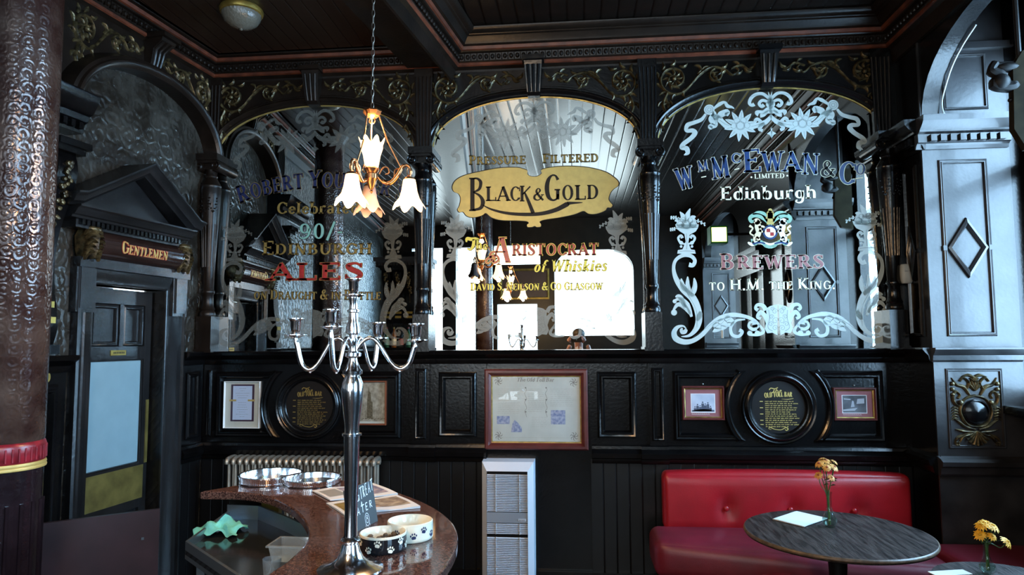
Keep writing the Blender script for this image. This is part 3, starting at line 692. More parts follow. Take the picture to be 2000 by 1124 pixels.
# narrow borders beside the mirrors
sd = MB()
for k, (c, a, nm) in enumerate(BAYC):
    x0, x1 = (-2.64, -1.047, 0.503, 2.13)[k:k+2]
    sd.box(x0, c-a, 1.575, ZSP, -0.03, 0.004); sd.box(c+a, x1, 1.575, ZSP, -0.03, 0.004)
struct(sd.build('trim_14', EBONY, F=FB, smooth=0))

# ================================================================== MIRRORS
def Bc(pts, ox, oy, s):                            # crop coordinates -> wall plane
    return [B(ox+x/s, oy+y/s) for x, y in pts]
EM3 = lambda *p: Bc(p, 1280, 150, 4.1625)
EM4 = lambda *p: Bc(p, 1280, 400, 3.875)
def etched(mb, cx, sx, flower=True):
    """the etched border, drawn for its left half and mirrored about the centre line; ornament coordinates come from the right mirror"""
    C0 = B(1503, 400)[0]
    def both(pts, wd, smooth=True):
        q = cat([(p[0]-C0, p[1]) for p in pts], 7) if smooth else [(p[0]-C0, p[1]) for p in pts]
        for sg in (1, -1): mb.stroke([(cx+sg*sx*x, y) for x, y in q], wd, 0.0016)
    def bl(pts):
        for sg in (1, -1): mb.flat([(cx+sg*sx*(p[0]-C0), p[1]) for p in pts], 0.0014)
    cir = lambda c, r, n=18, f=None: [(c[0]+r*(f(t) if f else 1)*math.cos(t), c[1]+r*(f(t) if f else 1)*math.sin(t)) for t in [2*PI*k/n for k in range(n)]]
    # --- foot: long running scroll with leaves
    both(EM4((190, 945), (165, 920), (120, 930), (95, 970), (110, 1015), (170, 1040), (240, 1030), (310, 985), (380, 910), (450, 860), (540, 835), (630, 845), (700, 870), (745, 910), (730, 940)), [.006, .012, .024, .034, .04, .036, .03, .028, .03, .034, .03, .024, .02, .016, .006])
    both(EM4((190, 945), (178, 962), (160, 965), (150, 950), (160, 935)), [.018, .028, .03, .02, .008])
    both(EM4((730, 940), (700, 945), (670, 925), (675, 895), (705, 890), (712, 910)), [.02, .022, .018, .014, .018, .03])
    both(EM4((640, 870), (570, 880), (530, 930), (540, 985), (590, 998), (618, 965), (595, 950)), [.008, .016, .02, .022, .02, .02, .026])
    for p in (((400, 900), (430, 935), (390, 965)), ((440, 870), (480, 915), (450, 950)), ((490, 850), (530, 890), (505, 925))): both(EM4(*p), [.03, .05, .004])
    both(EM4((745, 905), (780, 960), (740, 985), (670, 985)), [.01, .022, .02, .014]); bl(cir(EM4((675, 975))[0], .016)); bl(cir(EM4((735, 975))[0], .018))
    # --- side: stem with calyx, urn scroll
    both(EM4((150, 1000), (215, 990), (270, 930), (285, 840), (245, 720), (165, 640), (110, 560), (92, 480), (110, 420), (165, 385), (225, 390), (255, 425), (240, 460), (210, 455)), [.004, .02, .036, .046, .05, .046, .032, .022, .022, .026, .026, .024, .026, .032])
    for p in (((270, 880), (295, 830), (285, 810)), ((230, 700), (255, 620), (250, 555)), ((215, 690), (200, 620), (200, 545)), ((190, 660), (160, 610), (150, 560)), ((230, 850), (195, 760), (140, 715), (85, 735)), ((220, 830), (170, 770), (120, 760), (80, 820)), ((180, 780), (140, 700), (105, 700))):
        both(EM4(*p), [.016, .036, .026, .006])
    bl(cir(EM4((95, 818))[0], .020)); bl(cir(EM4((100, 733))[0], .014))
    # --- urn of fruit
    q = EM4((120, 372), (262, 372), (255, 345), (225, 340), (205, 290), (215, 230), (262, 205), (282, 172), (285, 150), (105, 150), (110, 172), (135, 200), (175, 225), (185, 280), (160, 340), (125, 345)); bl(q)
    for p in (((190, 300), (235, 290), (255, 255), (235, 235), (220, 255)), ((180, 300), (145, 290), (128, 255), (148, 235), (160, 255))): both(EM4(*p), [.01, .014, .016, .016, .022])
    for c, r in (((190, 150), .036), ((145, 150), .028), ((240, 150), .028), ((165, 118), .024), ((218, 120), .024), ((233, 290), .013), ((233, 318), .009), ((150, 290), .013), ((150, 318), .009)): bl(cir(EM4(c)[0], r))
    for p in (((190, 140), (200, 80), (220, 30)), ((180, 140), (165, 90), (140, 55)), ((205, 130), (240, 100), (262, 92)), ((170, 130), (130, 120), (100, 125))): both(EM4(*p), [.03, .034, .003])
    for p in (((230, 125), (280, 125), (330, 150)), ((150, 170), (100, 185), (70, 190)), ((150, 120), (110, 100), (75, 100))):
        both(EM4(*p), .006)
        for t in (p[1], p[2], ((p[0][0]+p[1][0])/2, (p[0][1]+p[1][1])/2), ((p[1][0]+p[2][0])/2, (p[1][1]+p[2][1])/2)):
            for dy in (-13, 13): both(EM4((t[0]-4, t[1]), (t[0], t[1]+dy*.6), (t[0]+5, t[1]+dy)), [.004, .012, .003])
    # --- cartouche in the middle of the foot
    q = EM4((888, 755), (830, 770), (800, 790), (805, 830), (780, 850), (800, 900), (790, 940), (810, 975), (850, 970), (888, 990)); bl(q)
    both(EM4((800, 800), (775, 765), (735, 760), (720, 785), (740, 800)), [.03, .026, .02, .018, .026]); both(EM4((800, 850), (760, 815), (735, 850), (760, 865)), [.03, .026, .02, .02])
    # --- crown: anthemion, sprays, swags, ribbons
    both(EM3((905, 215), (880, 175), (835, 142), (780, 145), (740, 175), (725, 215), (745, 235), (765, 225)), [.012, .02, .022, .022, .024, .022, .02, .028])
    both(EM3((905, 240), (870, 205), (830, 195), (805, 220), (825, 245), (845, 230)), [.012, .02, .02, .02, .02, .026])
    both(EM3((912, 250), (880, 230), (900, 200), (912, 170)), [.02, .03, .04, .004]); bl(EM3((912, 120), (890, 170), (885, 205), (912, 225)))
    both(EM3((912, 270), (880, 265), (840, 290), (790, 285), (780, 300), (800, 310)), [.02, .028, .026, .018, .016, .028])
    both(EM3((912, 290), (870, 290), (840, 315), (812, 320)), [.02, .024, .022, .026])
    both(EM3((905, 310), (890, 340), (850, 375), (780, 400), (735, 415), (690, 420)), [.012, .026, .034, .034, .03, .01])
    both(EM3((850, 380), (820, 400), (810, 430), (835, 440)), [.02, .03, .024, .02]); both(EM3((820, 370), (790, 345), (770, 360), (785, 370)), [.024, .02, .018, .022])
    bl(EM3((912, 505), (890, 475), (868, 465), (885, 455), (905, 440), (912, 405)))
    fc = EM3((650, 400))[0]
    bl(cir(fc, .112, 100, lambda t: .50+.50*(1-abs(2*((t*5/PI+.2) % 1)-1))**1.1))
    both(EM3((580, 420), (540, 405), (500, 370), (470, 340), (440, 320)), [.03, .04, .036, .04, .03])
    for p in (((470, 345), (430, 330), (415, 350), (440, 390), (400, 410), (420, 420)), ((480, 340), (490, 310), (540, 290), (535, 320)), ((440, 325), (420, 300), (415, 320))): both(EM3(*p), [.03, .045, .04, .02])
    bl(cir(EM3((394, 270))[0], .036))
    both(EM3((365, 305), (330, 350), (270, 375), (215, 395), (205, 440), (255, 440), (275, 460), (245, 500), (180, 550), (165, 580), (205, 585), (215, 620), (185, 640)), [.016, .024, .026, .03, .022, .03, .034, .03, .03, .024, .034, .03, .004])
    both(EM3((432, 260), (480, 225), (520, 210), (545, 240), (580, 250), (600, 262)), [.014, .026, .016, .026, .014, .004])
def etch_lines(mb, cx, sx):
    """finer shading lines engraved over the etched shapes"""
    C0 = B(1503, 400)[0]; z = 0.0026
    def both(pts, wd):
        q = cat([(p[0]-C0, p[1]) for p in pts], 5)
        for sg in (1, -1): mb.stroke([(cx+sg*sx*x, y) for x, y in q], wd, z)
    ring = lambda c, r: [(c[0]+r*math.cos(2*PI*k/14), c[1]+r*math.sin(2*PI*k/14)) for k in range(15)]
    fc = EM3((650, 400))[0]
    for r in (.030, .024): both(ring(fc, r), .0022)
    for dx, dy in ((-.045, .0), (.045, .0), (-.022, .036), (.022, .036)): both(ring((fc[0]+dx, fc[1]+dy), .019), .002)
    for k in range(10): a = (k+.3)*PI/5; both([(fc[0]+.055*math.cos(a), fc[1]+.055*math.sin(a)), (fc[0]+.095*math.cos(a), fc[1]+.095*math.sin(a))], .0022)
    rc = EM3((394, 270))[0]; both(ring(rc, .024), .0025); both(ring(rc, .012), .0025)
    for p in (((240, 1005), (330, 945), (420, 880), (540, 852)), ((270, 930), (265, 800), (200, 680), (125, 560))): both(EM4(*p), .0022)
    for p in (((410, 930), (450, 900)), ((450, 910), (480, 880)), ((490, 885), (530, 862)), ((210, 640), (215, 560)), ((230, 680), (246, 590)), ((150, 740), (110, 730)), ((190, 800), (140, 770))): both(EM4(*p), .0022)
    for c, r in (((190, 150), .028), ((145, 150), .020), ((240, 150), .020), ((165, 118), .017), ((218, 120), .017)): both(ring(EM4(c)[0], r), .002)
    both(EM4((112, 172), (190, 178), (280, 172)), .003); both(EM4((140, 355), (190, 352), (250, 355)), .003); both(EM4((190, 220), (195, 290), (192, 340)), .003)
    for x, y, r in ((868, 810, .02), (842, 850, .016), (872, 880, .024), (838, 905, .018), (870, 935, .02), (850, 790, .014)): both(spiral(*EM4((x, y))[0], r, .004, 0, 1.3, 14), .0024)
    both(EM4((820, 800), (828, 860), (815, 930), (850, 958)), .003)
    for p in (((740, 165), (780, 152), (830, 155), (880, 190)), ((850, 375), (790, 395), (740, 408)), ((480, 355), (520, 385), (560, 400)), ((430, 340), (450, 370), (435, 395)), ((905, 290), (880, 300), (850, 310)), ((905, 150), (906, 210))): both(EM3(*p), .0022)
def mirror(k, label):
    c, a, nm = BAYC[k]
    t = thing('arched_mirror', label, 'mirror', (c, 1.575, 0), FB, 'advertising mirrors along the back wall')
    A_ = arch(c, a+0.004)
    MB().prism([(c-a-.004, 1.583)]+A_+[(c+a+.004, 1.583)], -0.014, 0.0).build('mirror_glass', MIRROR, t, F=FB, smooth=0)
    m = MB(); A_ = arch(c, a, 56)
    m.sweep([(-0.006, 0.0), (-0.004, 0.016), (0.004, 0.022), (0.010, 0.028), (0.018, 0.045), (0.030, 0.052), (0.042, 0.045), (0.046, 0.036), (0.056, 0.036), (0.062, 0.028)], A_)
    m.build('arch_moulding', EBROWN if k == 0 else EBONY, t, F=FB, smooth=40)
    g = MB(); g.sweep([(-0.012, 0.0), (-0.011, 0.007), (-0.005, 0.009), (-0.003, 0.0)], arch(c, a, 56))
    g.build('gilt_edge', GILTEDGE if k else DGOLD, t, F=FB, smooth=40)
    e = MB(); etched(e, c+(0.02 if k == 2 else 0), 0.985 if k != 1 else 0.95); e.build('etched_ornament', (ETCH_DIM, ETCH_HALF_LIT, ETCH)[k], t, F=FB, smooth=0)
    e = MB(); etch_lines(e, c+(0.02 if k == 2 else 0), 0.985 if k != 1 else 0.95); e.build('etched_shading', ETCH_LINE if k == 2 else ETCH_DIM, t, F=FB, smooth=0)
    return t
ml = mirror(0, 'dim arched mirror lettered ALES in red, behind the chandelier and candelabra')
mc = mirror(1, 'arched mirror with gold BLACK & GOLD whisky cartouche, above the heater')
mr = mirror(2, 'arched mirror lettered in blue for an Edinburgh brewer, above the red bench')
Z1, Z2, Z3 = 0.0022, 0.0032, 0.0042
def paint(parent, fn, main, edge=None, grow=0.0035, name='lettering', sh=None):
    if edge:
        m = MB(); fn(m, Z1, grow); m.build(name+'_outline', edge, parent, F=FB, smooth=0)
    m = MB(); fn(m, Z2, 0.0); m.build(name, main, parent, F=FB, smooth=0)
PXM = 0.00348
# left mirror
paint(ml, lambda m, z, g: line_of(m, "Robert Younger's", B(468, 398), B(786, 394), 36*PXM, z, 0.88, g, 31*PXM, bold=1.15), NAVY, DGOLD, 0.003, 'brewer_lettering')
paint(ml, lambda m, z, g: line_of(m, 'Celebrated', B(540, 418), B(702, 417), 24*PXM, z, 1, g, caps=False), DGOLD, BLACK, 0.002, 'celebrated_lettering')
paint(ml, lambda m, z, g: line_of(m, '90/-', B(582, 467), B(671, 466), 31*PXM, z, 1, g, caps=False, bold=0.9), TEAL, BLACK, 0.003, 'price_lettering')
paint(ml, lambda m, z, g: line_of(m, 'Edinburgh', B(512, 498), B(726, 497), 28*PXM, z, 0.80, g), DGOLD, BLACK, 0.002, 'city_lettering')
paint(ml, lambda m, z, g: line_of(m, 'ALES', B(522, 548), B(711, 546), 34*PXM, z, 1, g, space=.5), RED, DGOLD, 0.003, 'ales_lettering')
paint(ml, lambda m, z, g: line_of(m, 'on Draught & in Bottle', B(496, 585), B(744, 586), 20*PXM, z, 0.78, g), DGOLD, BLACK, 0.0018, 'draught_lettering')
# middle mirror
EM2 = lambda *p: Bc(p, 840, 180, 4.162)
paint(mc, lambda m, z, g: line_of(m, 'Pressure', B(916, 322), B(1027, 320), 18.5*PXM, z, 0.86, g), DGOLD, BLACK, 0.002, 'pressure_lettering')
paint(mc, lambda m, z, g: line_of(m, 'Filtered', B(1060, 319), B(1169, 316), 18.5*PXM, z, 0.86, g), DGOLD, BLACK, 0.002, 'filtered_lettering')
OUT = [(790,640),(755,626),(700,615),(560,620),(400,650),(280,680),(210,720),(183,770),(195,810),(235,830),(250,870),(240,925),(225,955),(240,978),(270,975),(300,1008),(350,1020),(420,1005),(455,985),(500,1020),(580,1042),(700,1045),(780,1050),(803,1065),(788,1080),(795,1098),(830,1097),(850,1090),(870,1098),(900,1093),(900,1072),(890,1055),(930,1038),(1050,1020),(1170,995),(1245,968),(1290,990),(1350,990),(1420,965),(1440,940),(1468,940),(1482,920),(1465,900),(1450,870),(1465,820),(1490,790),(1525,765),(1530,735),(1500,700),(1420,650),(1280,615),(1130,605),(1000,612),(908,632),(908,662),(880,683),(845,690),(808,683),(790,665)]
oc = cat(EM2(*OUT), 4, True)
ctr = (sum(p[0] for p in oc)/len(oc), sum(p[1] for p in oc)/len(oc))
MB().flat([(ctr[0]+(p[0]-ctr[0])*1.012, ctr[1]+(p[1]-ctr[1])*1.025) for p in oc], Z1).build('cartouche_edge', BLACK, mc, F=FB, smooth=0)
MB().flat(oc, Z2).build('gold_cartouche', GOLD, mc, F=FB, smooth=0)
m = MB(); E2 = lambda x, y: EM2((x, y))[0]; zt = Z3
m.stroke(EM2((345, 705), (345, 960)), .030, zt); m.stroke(EM2((318, 704), (372, 704)), .011, zt); m.stroke(EM2((318, 963), (372, 963)), .011, zt)
m.stroke(cat(EM2((345, 706), (385, 705), (412, 735), (400, 790), (352, 815)), 6), [.010, .014, .024, .020, .008], zt)
m.stroke(cat(EM2((352, 815), (405, 845), (430, 895), (410, 945), (345, 960)), 6), [.008, .018, .030, .024, .010], zt)
for ch, x0, x1, y0, y1 in (('L', 452, 535, 768, 888), ('A', 540, 645, 768, 888), ('C', 648, 728, 768, 888), ('&', 838, 922, 782, 884), ('O', 1072, 1162, 756, 882), ('L', 1176, 1262, 756, 878), ('D', 1276, 1366, 754, 872)):
    glyph_box(m, ch, E2(x0, y1), E2(x1, y0), zt, 0, 1.0)
m.stroke(EM2((748, 768), (748, 886)), .020, zt); m.stroke(EM2((730, 768), (768, 768)), .009, zt); m.stroke(EM2((730, 886), (768, 886)), .009, zt)
m.stroke(EM2((752, 835), (815, 768)), .010, zt); m.stroke(EM2((768, 815), (800, 890), (838, 985)), [.012, .022, .026], zt)
m.stroke(cat(EM2((1040, 715), (1020, 682), (990, 680), (962, 715), (950, 780), (962, 850), (995, 880), (1030, 868), (1040, 830)), 6), [.022, .012, .012, .026, .032, .028, .014, .012, .02], zt)
m.stroke(EM2((1038, 795), (1038, 875)), .022, zt); m.stroke(EM2((1012, 795), (1058, 795)), .010, zt)
m.stroke(cat(EM2((425, 918), (500, 955), (620, 985), (760, 996), (900, 990), (1020, 960), (1110, 915), (1130, 905), (1240, 900)), 6), [.004, .014, .020, .024, .026, .030, .034, .022, .004], zt)
m.build('black_and_gold_lettering', BLACK, mc, F=FB, smooth=0)
s1 = MB(); EM1 = lambda *p: Bc(p, 830, 440, 4.495)
def the_(m, z, g):
    m.stroke(cat(EM1((365, 150), (370, 120), (410, 125), (445, 118), (475, 125)), 5), [.008+g, .022+g, .024+g, .016+g, .006+g], z)
    m.stroke(cat(EM1((430, 125), (425, 180), (400, 215), (372, 205)), 5), [.02+g, .022+g, .014+g, .006+g], z)
    glyph_box(m, 'h', EM1((450, 215))[0], EM1((500, 125))[0], z, g/2); glyph_box(m, 'e', EM1((505, 215))[0], EM1((550, 140))[0], z, g/2)
paint(mc, the_, YELLOW, BLACK, .006, 'the_lettering')
def arist(m, z, g):
    m.stroke(EM1((665, 115), (600, 325)), .010+2*g, z); m.stroke(EM1((675, 112), (700, 210), (728, 322)), [.030+2*g]*3, z); m.stroke(EM1((645, 112), (720, 112)), .009+2*g, z); m.stroke(EM1((635, 235), (705, 235)), .008+2*g, z); m.stroke(EM1((705, 324), (755, 324)), .009+2*g, z)
    m.stroke(cat(EM1((640, 235), (590, 240), (575, 275), (610, 330), (648, 300), (620, 265), (560, 290), (535, 320), (560, 335), (590, 300)), 5), [.008+2*g, .012+2*g, .016+2*g, .014+2*g, .012+2*g, .01+2*g, .014+2*g, .01+2*g, .008+2*g, .006+2*g], z)
    line_of(m, 'RISTOCRAT', EM1((765, 268))[0], EM1((1525, 262))[0], 23*PXM, z, 1, g)
paint(mc, arist, RED, YELLOW, .0030, 'aristocrat_lettering')
def ofw(m, z, g):
    line_of(m, 'of', EM1((950, 412))[0], EM1((1055, 412))[0], 23*PXM, z, 1, g, caps=False, slant=.25)
    line_of(m, 'Whiskies', EM1((1100, 410))[0], EM1((1595, 402))[0], 23*PXM, z, 1, g, caps=False, slant=.22)
paint(mc, ofw, YELLOW, BLACK, .0025, 'whiskies_lettering')
paint(mc, lambda m, z, g: line_of(m, 'David S. Neilson & Co Glasgow', EM1((400, 576))[0], EM1((1562, 568))[0], 15.5*PXM, z, 0.86, g, bold=1.15), YELLOW, BLACK, .0018, 'distiller_lettering')
# right mirror
E3 = lambda x, y: EM3((x, y))[0]
def mcewan(m, z, g):
    for ch, x0, x1, y0, y1, tl in (('W', 190, 325, 745, 930, .20), ('M', 350, 432, 685, 775, .16), ('M', 465, 605, 655, 838, .12), ('C', 616, 692, 625, 705, .06), ('E', 715, 850, 592, 780, .03), ('W', 865, 1035, 606, 772, .0), ('A', 1030, 1172, 608, 772, -.02), ('N', 1190, 1316, 618, 792, -.07), ('C', 1480, 1606, 682, 868, -.12), ('O', 1622, 1696, 700, 792, -.14)):
        glyph_box(m, ch, E3(x0, y1), E3(x1, y0), z, g, 1.0, tl)
paint(mr, mcewan, BLUE, CREAM, .0026, 'brewer_lettering')
amp = MB(); glyph_box(amp, '&', E3(1345, 815), E3(1450, 685), Z1, .0026); amp.build('ampersand_outline', CREAM, mr, F=FB, smooth=0)
amp = MB(); glyph_box(amp, '&', E3(1345, 815), E3(1450, 685), Z2, 0); amp.build('ampersand', BLACK, mr, F=FB, smooth=0)
lm = MB(); line_of(lm, 'LIMITED', E3(805, 832), E3(1050, 826), 9.6*PXM, Z2, 1, 0, 0.002); lm.blob(E3(780, 818), .006, Z2); lm.blob(E3(1072, 806), .006, Z2)
for x, y, w in ((393, 815, 40), (662, 752, 40), (1655, 826, 60)): lm.stroke([E3(x-w/2, y+4), E3(x+w/2, y-4)], .006, Z2)
lm.build('limited_lettering', CREAM, mr, F=FB, smooth=0)
paint(mr, lambda m, z, g: line_of(m, 'Edinburgh', E3(528, 1004), E3(1312, 990), 26*PXM, z, 1, g, caps=False), CREAM, BLACK, .0016, 'edinburgh_lettering')
E4 = lambda x, y: EM4((x, y))[0]
def brew(m, z, g):
    glyph_box(m, 'B', E4(490, 492), E4(592, 370), z, g); line_of(m, 'REWERS', E4(618, 490), E4(1276, 482), 26*PXM, z, 1, g, bold=1.1)
paint(mr, brew, PINK, CREAM, .0022, 'brewers_lettering')
paint(mr, lambda m, z, g: line_of(m, 'to H.M. the King.', E4(405, 652), E4(1362, 640), 22*PXM, z, 0.72, g), CREAM, BLACK, .0014, 'king_lettering')
# royal arms: quartered shield, garter, helm and crown, two supporters, scroll
PALEGREEN = mat('pale_green_paint', (0.22, 0.40, 0.30), 0.5)
LIONGOLD = mat('pale_buff_paint', (0.66, 0.55, 0.36), 0.5)
def arms(parent):
    S = lambda *p: EM4(*p)
    c = S((868, 210))[0]; u = PXM/3.875*1.0
    k = MB(); k.blob(c, .048, Z2, 24); k.build('garter', BLUE, parent, F=FB, smooth=0)
    k = MB(); k.blob(c, .036, Z3, 24)
    for pts in (((700, 285), (730, 300), (790, 285), (868, 310), (946, 285), (1006, 300), (1036, 285)),): k.stroke(cat(S(*pts), 5), [.008, .026, .022, .030, .022, .026, .008], Z2)
    k.build('motto_scroll', CREAM, parent, F=FB, smooth=0); k = MB()
    for pts in (((735, 297), (790, 288), (830, 296)), ((900, 296), (946, 288), (1000, 297))): k.stroke(cat(S(*pts), 5), .010, Z3)
    k.build('motto_lettering', BLUE, parent, F=FB, smooth=0); k = MB()
    for sg in (1, -1):
        f = lambda x, y: S((868+sg*(x-868), y))[0]
        k.stroke(cat([f(1010, 260), f(985, 300), f(940, 275), f(905, 310), f(868, 322)], 5), [.008, .02, .012, .022, .02], Z2)
        # mantling plumes
        k.stroke(cat([f(868, 150), f(920, 100), f(980, 80), f(1020, 100), f(1010, 130), f(985, 120)], 5), [.02, .03, .03, .024, .02, .012], Z2)
        k.stroke(cat([f(890, 130), f(915, 75), f(960, 62), f(1000, 75)], 5), [.014, .03, .024, .006], Z2)
    k.build('mantling', PALEGREEN, parent, F=FB, smooth=0)
    g = MB()
    for q in (((868, 60), (868, 130)),): g.stroke(S(*q), .034, Z3)
    g.blob(S((868, 45))[0], .014, Z3); g.blob(S((868, 72))[0], .024, Z3); g.stroke(S((835, 100), (900, 100)), .012, Z3); g.stroke(S((842, 140), (895, 140)), .02, Z3)
    g.build('crown', GOLD, parent, F=FB, smooth=0)
    q = MB()
    for dx, dy in ((-14, -14), (14, 14)): p = S((868+dx, 210+dy))[0]; q.flat([(p[0]-.012, p[1]-.012), (p[0]+.012, p[1]-.012), (p[0]+.012, p[1]+.012), (p[0]-.012, p[1]+.012)], Z3+.001)
    q.build('shield_quarters', RED, parent, F=FB, smooth=0)
    for nm, sg, mt in (('lion', -1, LIONGOLD), ('unicorn', 1, WHITE)):
        b = MB(); f = lambda x, y: S((868+sg*(x-868), y))[0]
        b.stroke(cat([f(965, 130), f(960, 170), f(955, 215), f(975, 250)], 5), [.030, .042, .034, .040], Z2)       # body rearing
        b.blob(f(968, 128), .022, Z2); b.stroke([f(968, 125), f(938, 140)], [.026, .014], Z2)                       # head
        b.stroke(cat([f(955, 175), f(925, 165), f(905, 180)], 4), [.018, .014, .010], Z2); b.stroke(cat([f(952, 195), f(925, 205), f(908, 200)], 4), [.018, .013, .010], Z2)
        b.stroke(cat([f(975, 250), f(950, 265), f(955, 290), f(930, 295)], 4), [.026, .016, .012, .010], Z2); b.stroke(cat([f(980, 245), f(990, 270), f(1000, 295), f(980, 298)], 4), [.026, .016, .012, .010], Z2)
        b.stroke(cat([f(985, 240), f(1020, 215), f(1000, 180), f(1025, 160)], 5), [.010, .010, .010, .018], Z2)     # tail
        if sg > 0: b.stroke([f(950, 115), f(925, 85)], [.008, .002], Z2)
        b.build(nm, mt, parent, F=FB, smooth=0)
arms(mr)

# ------------------------------------------------------------------ half columns between the mirrors
def half_column(x, label, w=0.065, dark=EBONY):
    t = thing('half_column', label, 'column', (x, 1.575, 0), FB, 'turned half columns between the mirrors')
    zc = 2.965
    z = lambda py: 1.65+(663-py)*0.00348
    m = MB(); m.box(x-.055, x+.055, 1.575, z(612), 0, 0.115).box(x-.062, x+.062, 1.575, 1.60, 0, 0.122); m.build('plinth', dark, t, F=FB, smooth=0)
    pr = [(.050, 612), (.054, 608), (.050, 603), (.044, 600), (.050, 597), (.040, 592), (.037, 585), (.036, 568), (.044, 565), (.044, 560), (.037, 557), (.043, 500), (.058, 425), (.068, 368), (.070, 352), (.066, 348), (.070, 345), (.062, 340), (.048, 333), (.040, 328), (.044, 325), (.038, 321), (.040, 312)]
    LT = lambda prof, **k: MB().lathe([(r, z(h)) for r, h in prof], 28, (x, 0, 0), **k)
    m = MB(); pts = [(r, z(h)) for r, h in pr]; vs = []; seg = 24
    for r, h in pts:
        for k in range(seg): a = 2*PI*k/seg; vs.append((x+r*math.cos(a), h, w+r*math.sin(a)))
    m.add(vs, [((i)*seg+k, (i)*seg+(k+1) % seg, (i+1)*seg+(k+1) % seg, (i+1)*seg+k) for i in range(len(pts)-1) for k in range(seg)])
    sh = m.build('shaft', dark, t, F=FB)
    def rad(h):
        for (r0, a), (r1, b) in zip(pr, pr[1:]):
            if b <= h <= a: return r0+(r1-r0)*(a-h)/max(1e-6, a-b)
        return .05
    f = MB()
    for k in range(7):
        a = math.radians(25+130*k/6)
        f.tube([(x+rad(h)*math.cos(a), z(h), w+rad(h)*math.sin(a)) for h in (512, 480, 450, 424)], 0.0045, 6)
    f.build('flutes', dark, sh, F=FB)
    g = MB()
    for s in range(-1, 2):
        for k in range(9):
            q = k/8; a = math.radians(90+s*44+(q-.5)*42); h = 372+28*(1-(2*q-1)**2)
            g.ball((x+(rad(h)+.003)*math.cos(a), z(h), w+(rad(h)+.003)*math.sin(a)), .0065, 6, 4)
        a = math.radians(90+s*44-21)
        for k in range(5): g.ball((x+(rad(372)+.003)*math.cos(a), z(372+6*k), w+(rad(372)+.003)*math.sin(a)), .006-.0006*k, 6, 4)
    g.build('garland', dark, sh, F=FB)
    c = MB(); c.box(x-.085, x+.085, z(295), zc+.012, 0, .15); c.box(x-.072, x+.072, z(300), z(295), 0, .135); c.box(x-.05, x+.05, z(312), z(300), 0, .11)
    for sg in (1, -1):
        sp = spiral(x+sg*.062, z(306), .034, .006, PI/2, -sg*1.6, 26)
        c.stroke(sp, [.014]*20+[.010]*7, .125, rel=.012)
        c.lathe([(.0, 0.0), (.036, 0.0), (.036, .125), (0, .125)], 18, (x+sg*.062, z(306), 0))
    c.build('capital', dark, t, F=FB)
    return t
half_column(-2.585, 'turned half column in the corner next to the gents door arch', dark=EBROWN)
half_column(-1.047, 'turned half column between the ALES mirror and the BLACK & GOLD mirror', dark=EBONY)
half_column(0.503, 'turned half column between the BLACK & GOLD mirror and the blue-lettered mirror')
half_column(2.03, 'turned half column in the dark corner beside the pier and motion sensor')
# fluted strips above the capitals
def fluted_strip(x, label, F=FB, z0=2.98, z1=3.56, wd=0.065, mt=EBONY):
    t = thing('fluted_strip', label, 'pilaster', (x, z0, 0), F, 'fluted strips above the half columns')
    m = MB(); m.add([(x-wd*.8, z0, 0.02), (x+wd*.8, z0, 0.02), (x+wd, z1, 0.02), (x-wd, z1, 0.02), (x-wd*.8, z0, 0.05), (x+wd*.8, z0, 0.05), (x+wd, z1, 0.06), (x-wd, z1, 0.06)],
          [(4, 5, 6, 7), (0, 3, 2, 1), (0, 1, 5, 4), (1, 2, 6, 5), (2, 3, 7, 6), (3, 0, 4, 7)])
    m.build('strip', mt, t, F=F, smooth=0)
    r = MB()
    for k in range(5):
        q = (k-2)/2.4; r.tube([(x+q*wd*.8, z0+.01, .052), (x+q*wd, z1-.06, .060)], .0068, 6)
    r.build('reeds', mt, t, F=F)
fluted_strip(-2.60, 'fluted strip above the half column next to the gents door arch', mt=EBROWN)
fluted_strip(-1.047, 'fluted strip between the arches of the ALES and BLACK & GOLD mirrors', mt=EBROWN)
fluted_strip(0.503, 'fluted strip between the arches of the BLACK & GOLD and blue-lettered mirrors')
fluted_strip(2.02, 'fluted strip in the dark corner above the half column beside the pier')
# keystones
def keystone(F, x, label, z0=3.335, z1=3.585, mt=EBONY, proj=0.11, grp='scrolled keystones at the arch tops'):
    t = thing('keystone', label, 'keystone', (x, z0, 0), F, grp)
    m = MB(); W_ = lambda q: .042+.022*q
    side = [(0.0, .05), (.08, .07), (.3, .085), (.6, .1), (.8, proj), (1.0, proj+.02)]
    vs = []; 
    for q, w in side:
        zz = z0+(z1-z0)*q
        for (s, ww) in ((-1, 0.0), (-1, w), (1, w), (1, 0.0)): vs.append((x+s*W_(q), zz, ww))
    m.add(vs, [(4*i+k, 4*i+(k+1) % 4, 4*(i+1)+(k+1) % 4, 4*(i+1)+k) for i in range(5) for k in range(4)]+[(3, 2, 1, 0), (20, 21, 22, 23)])
    m.box(x-.075, x+.075, z1-.025, z1+.005, 0, proj+.035); m.build('block', mt, t, F=F, smooth=0)
    r = MB()
    for k in (-1, 0, 1): r.tube([(x+k*W_(q)*.62, z0+(z1-z0)*q, w+.004) for q, w in side[1:-1]], .011, 8)
    r.build('rolls', mt, t, F=F)
keystone(FB, -1.850, 'scrolled keystone over the ALES mirror', mt=EBROWN)
keystone(FB, -0.272, 'scrolled keystone over the BLACK & GOLD mirror')
keystone(FB, 1.300, 'scrolled keystone over the blue-lettered brewers mirror')

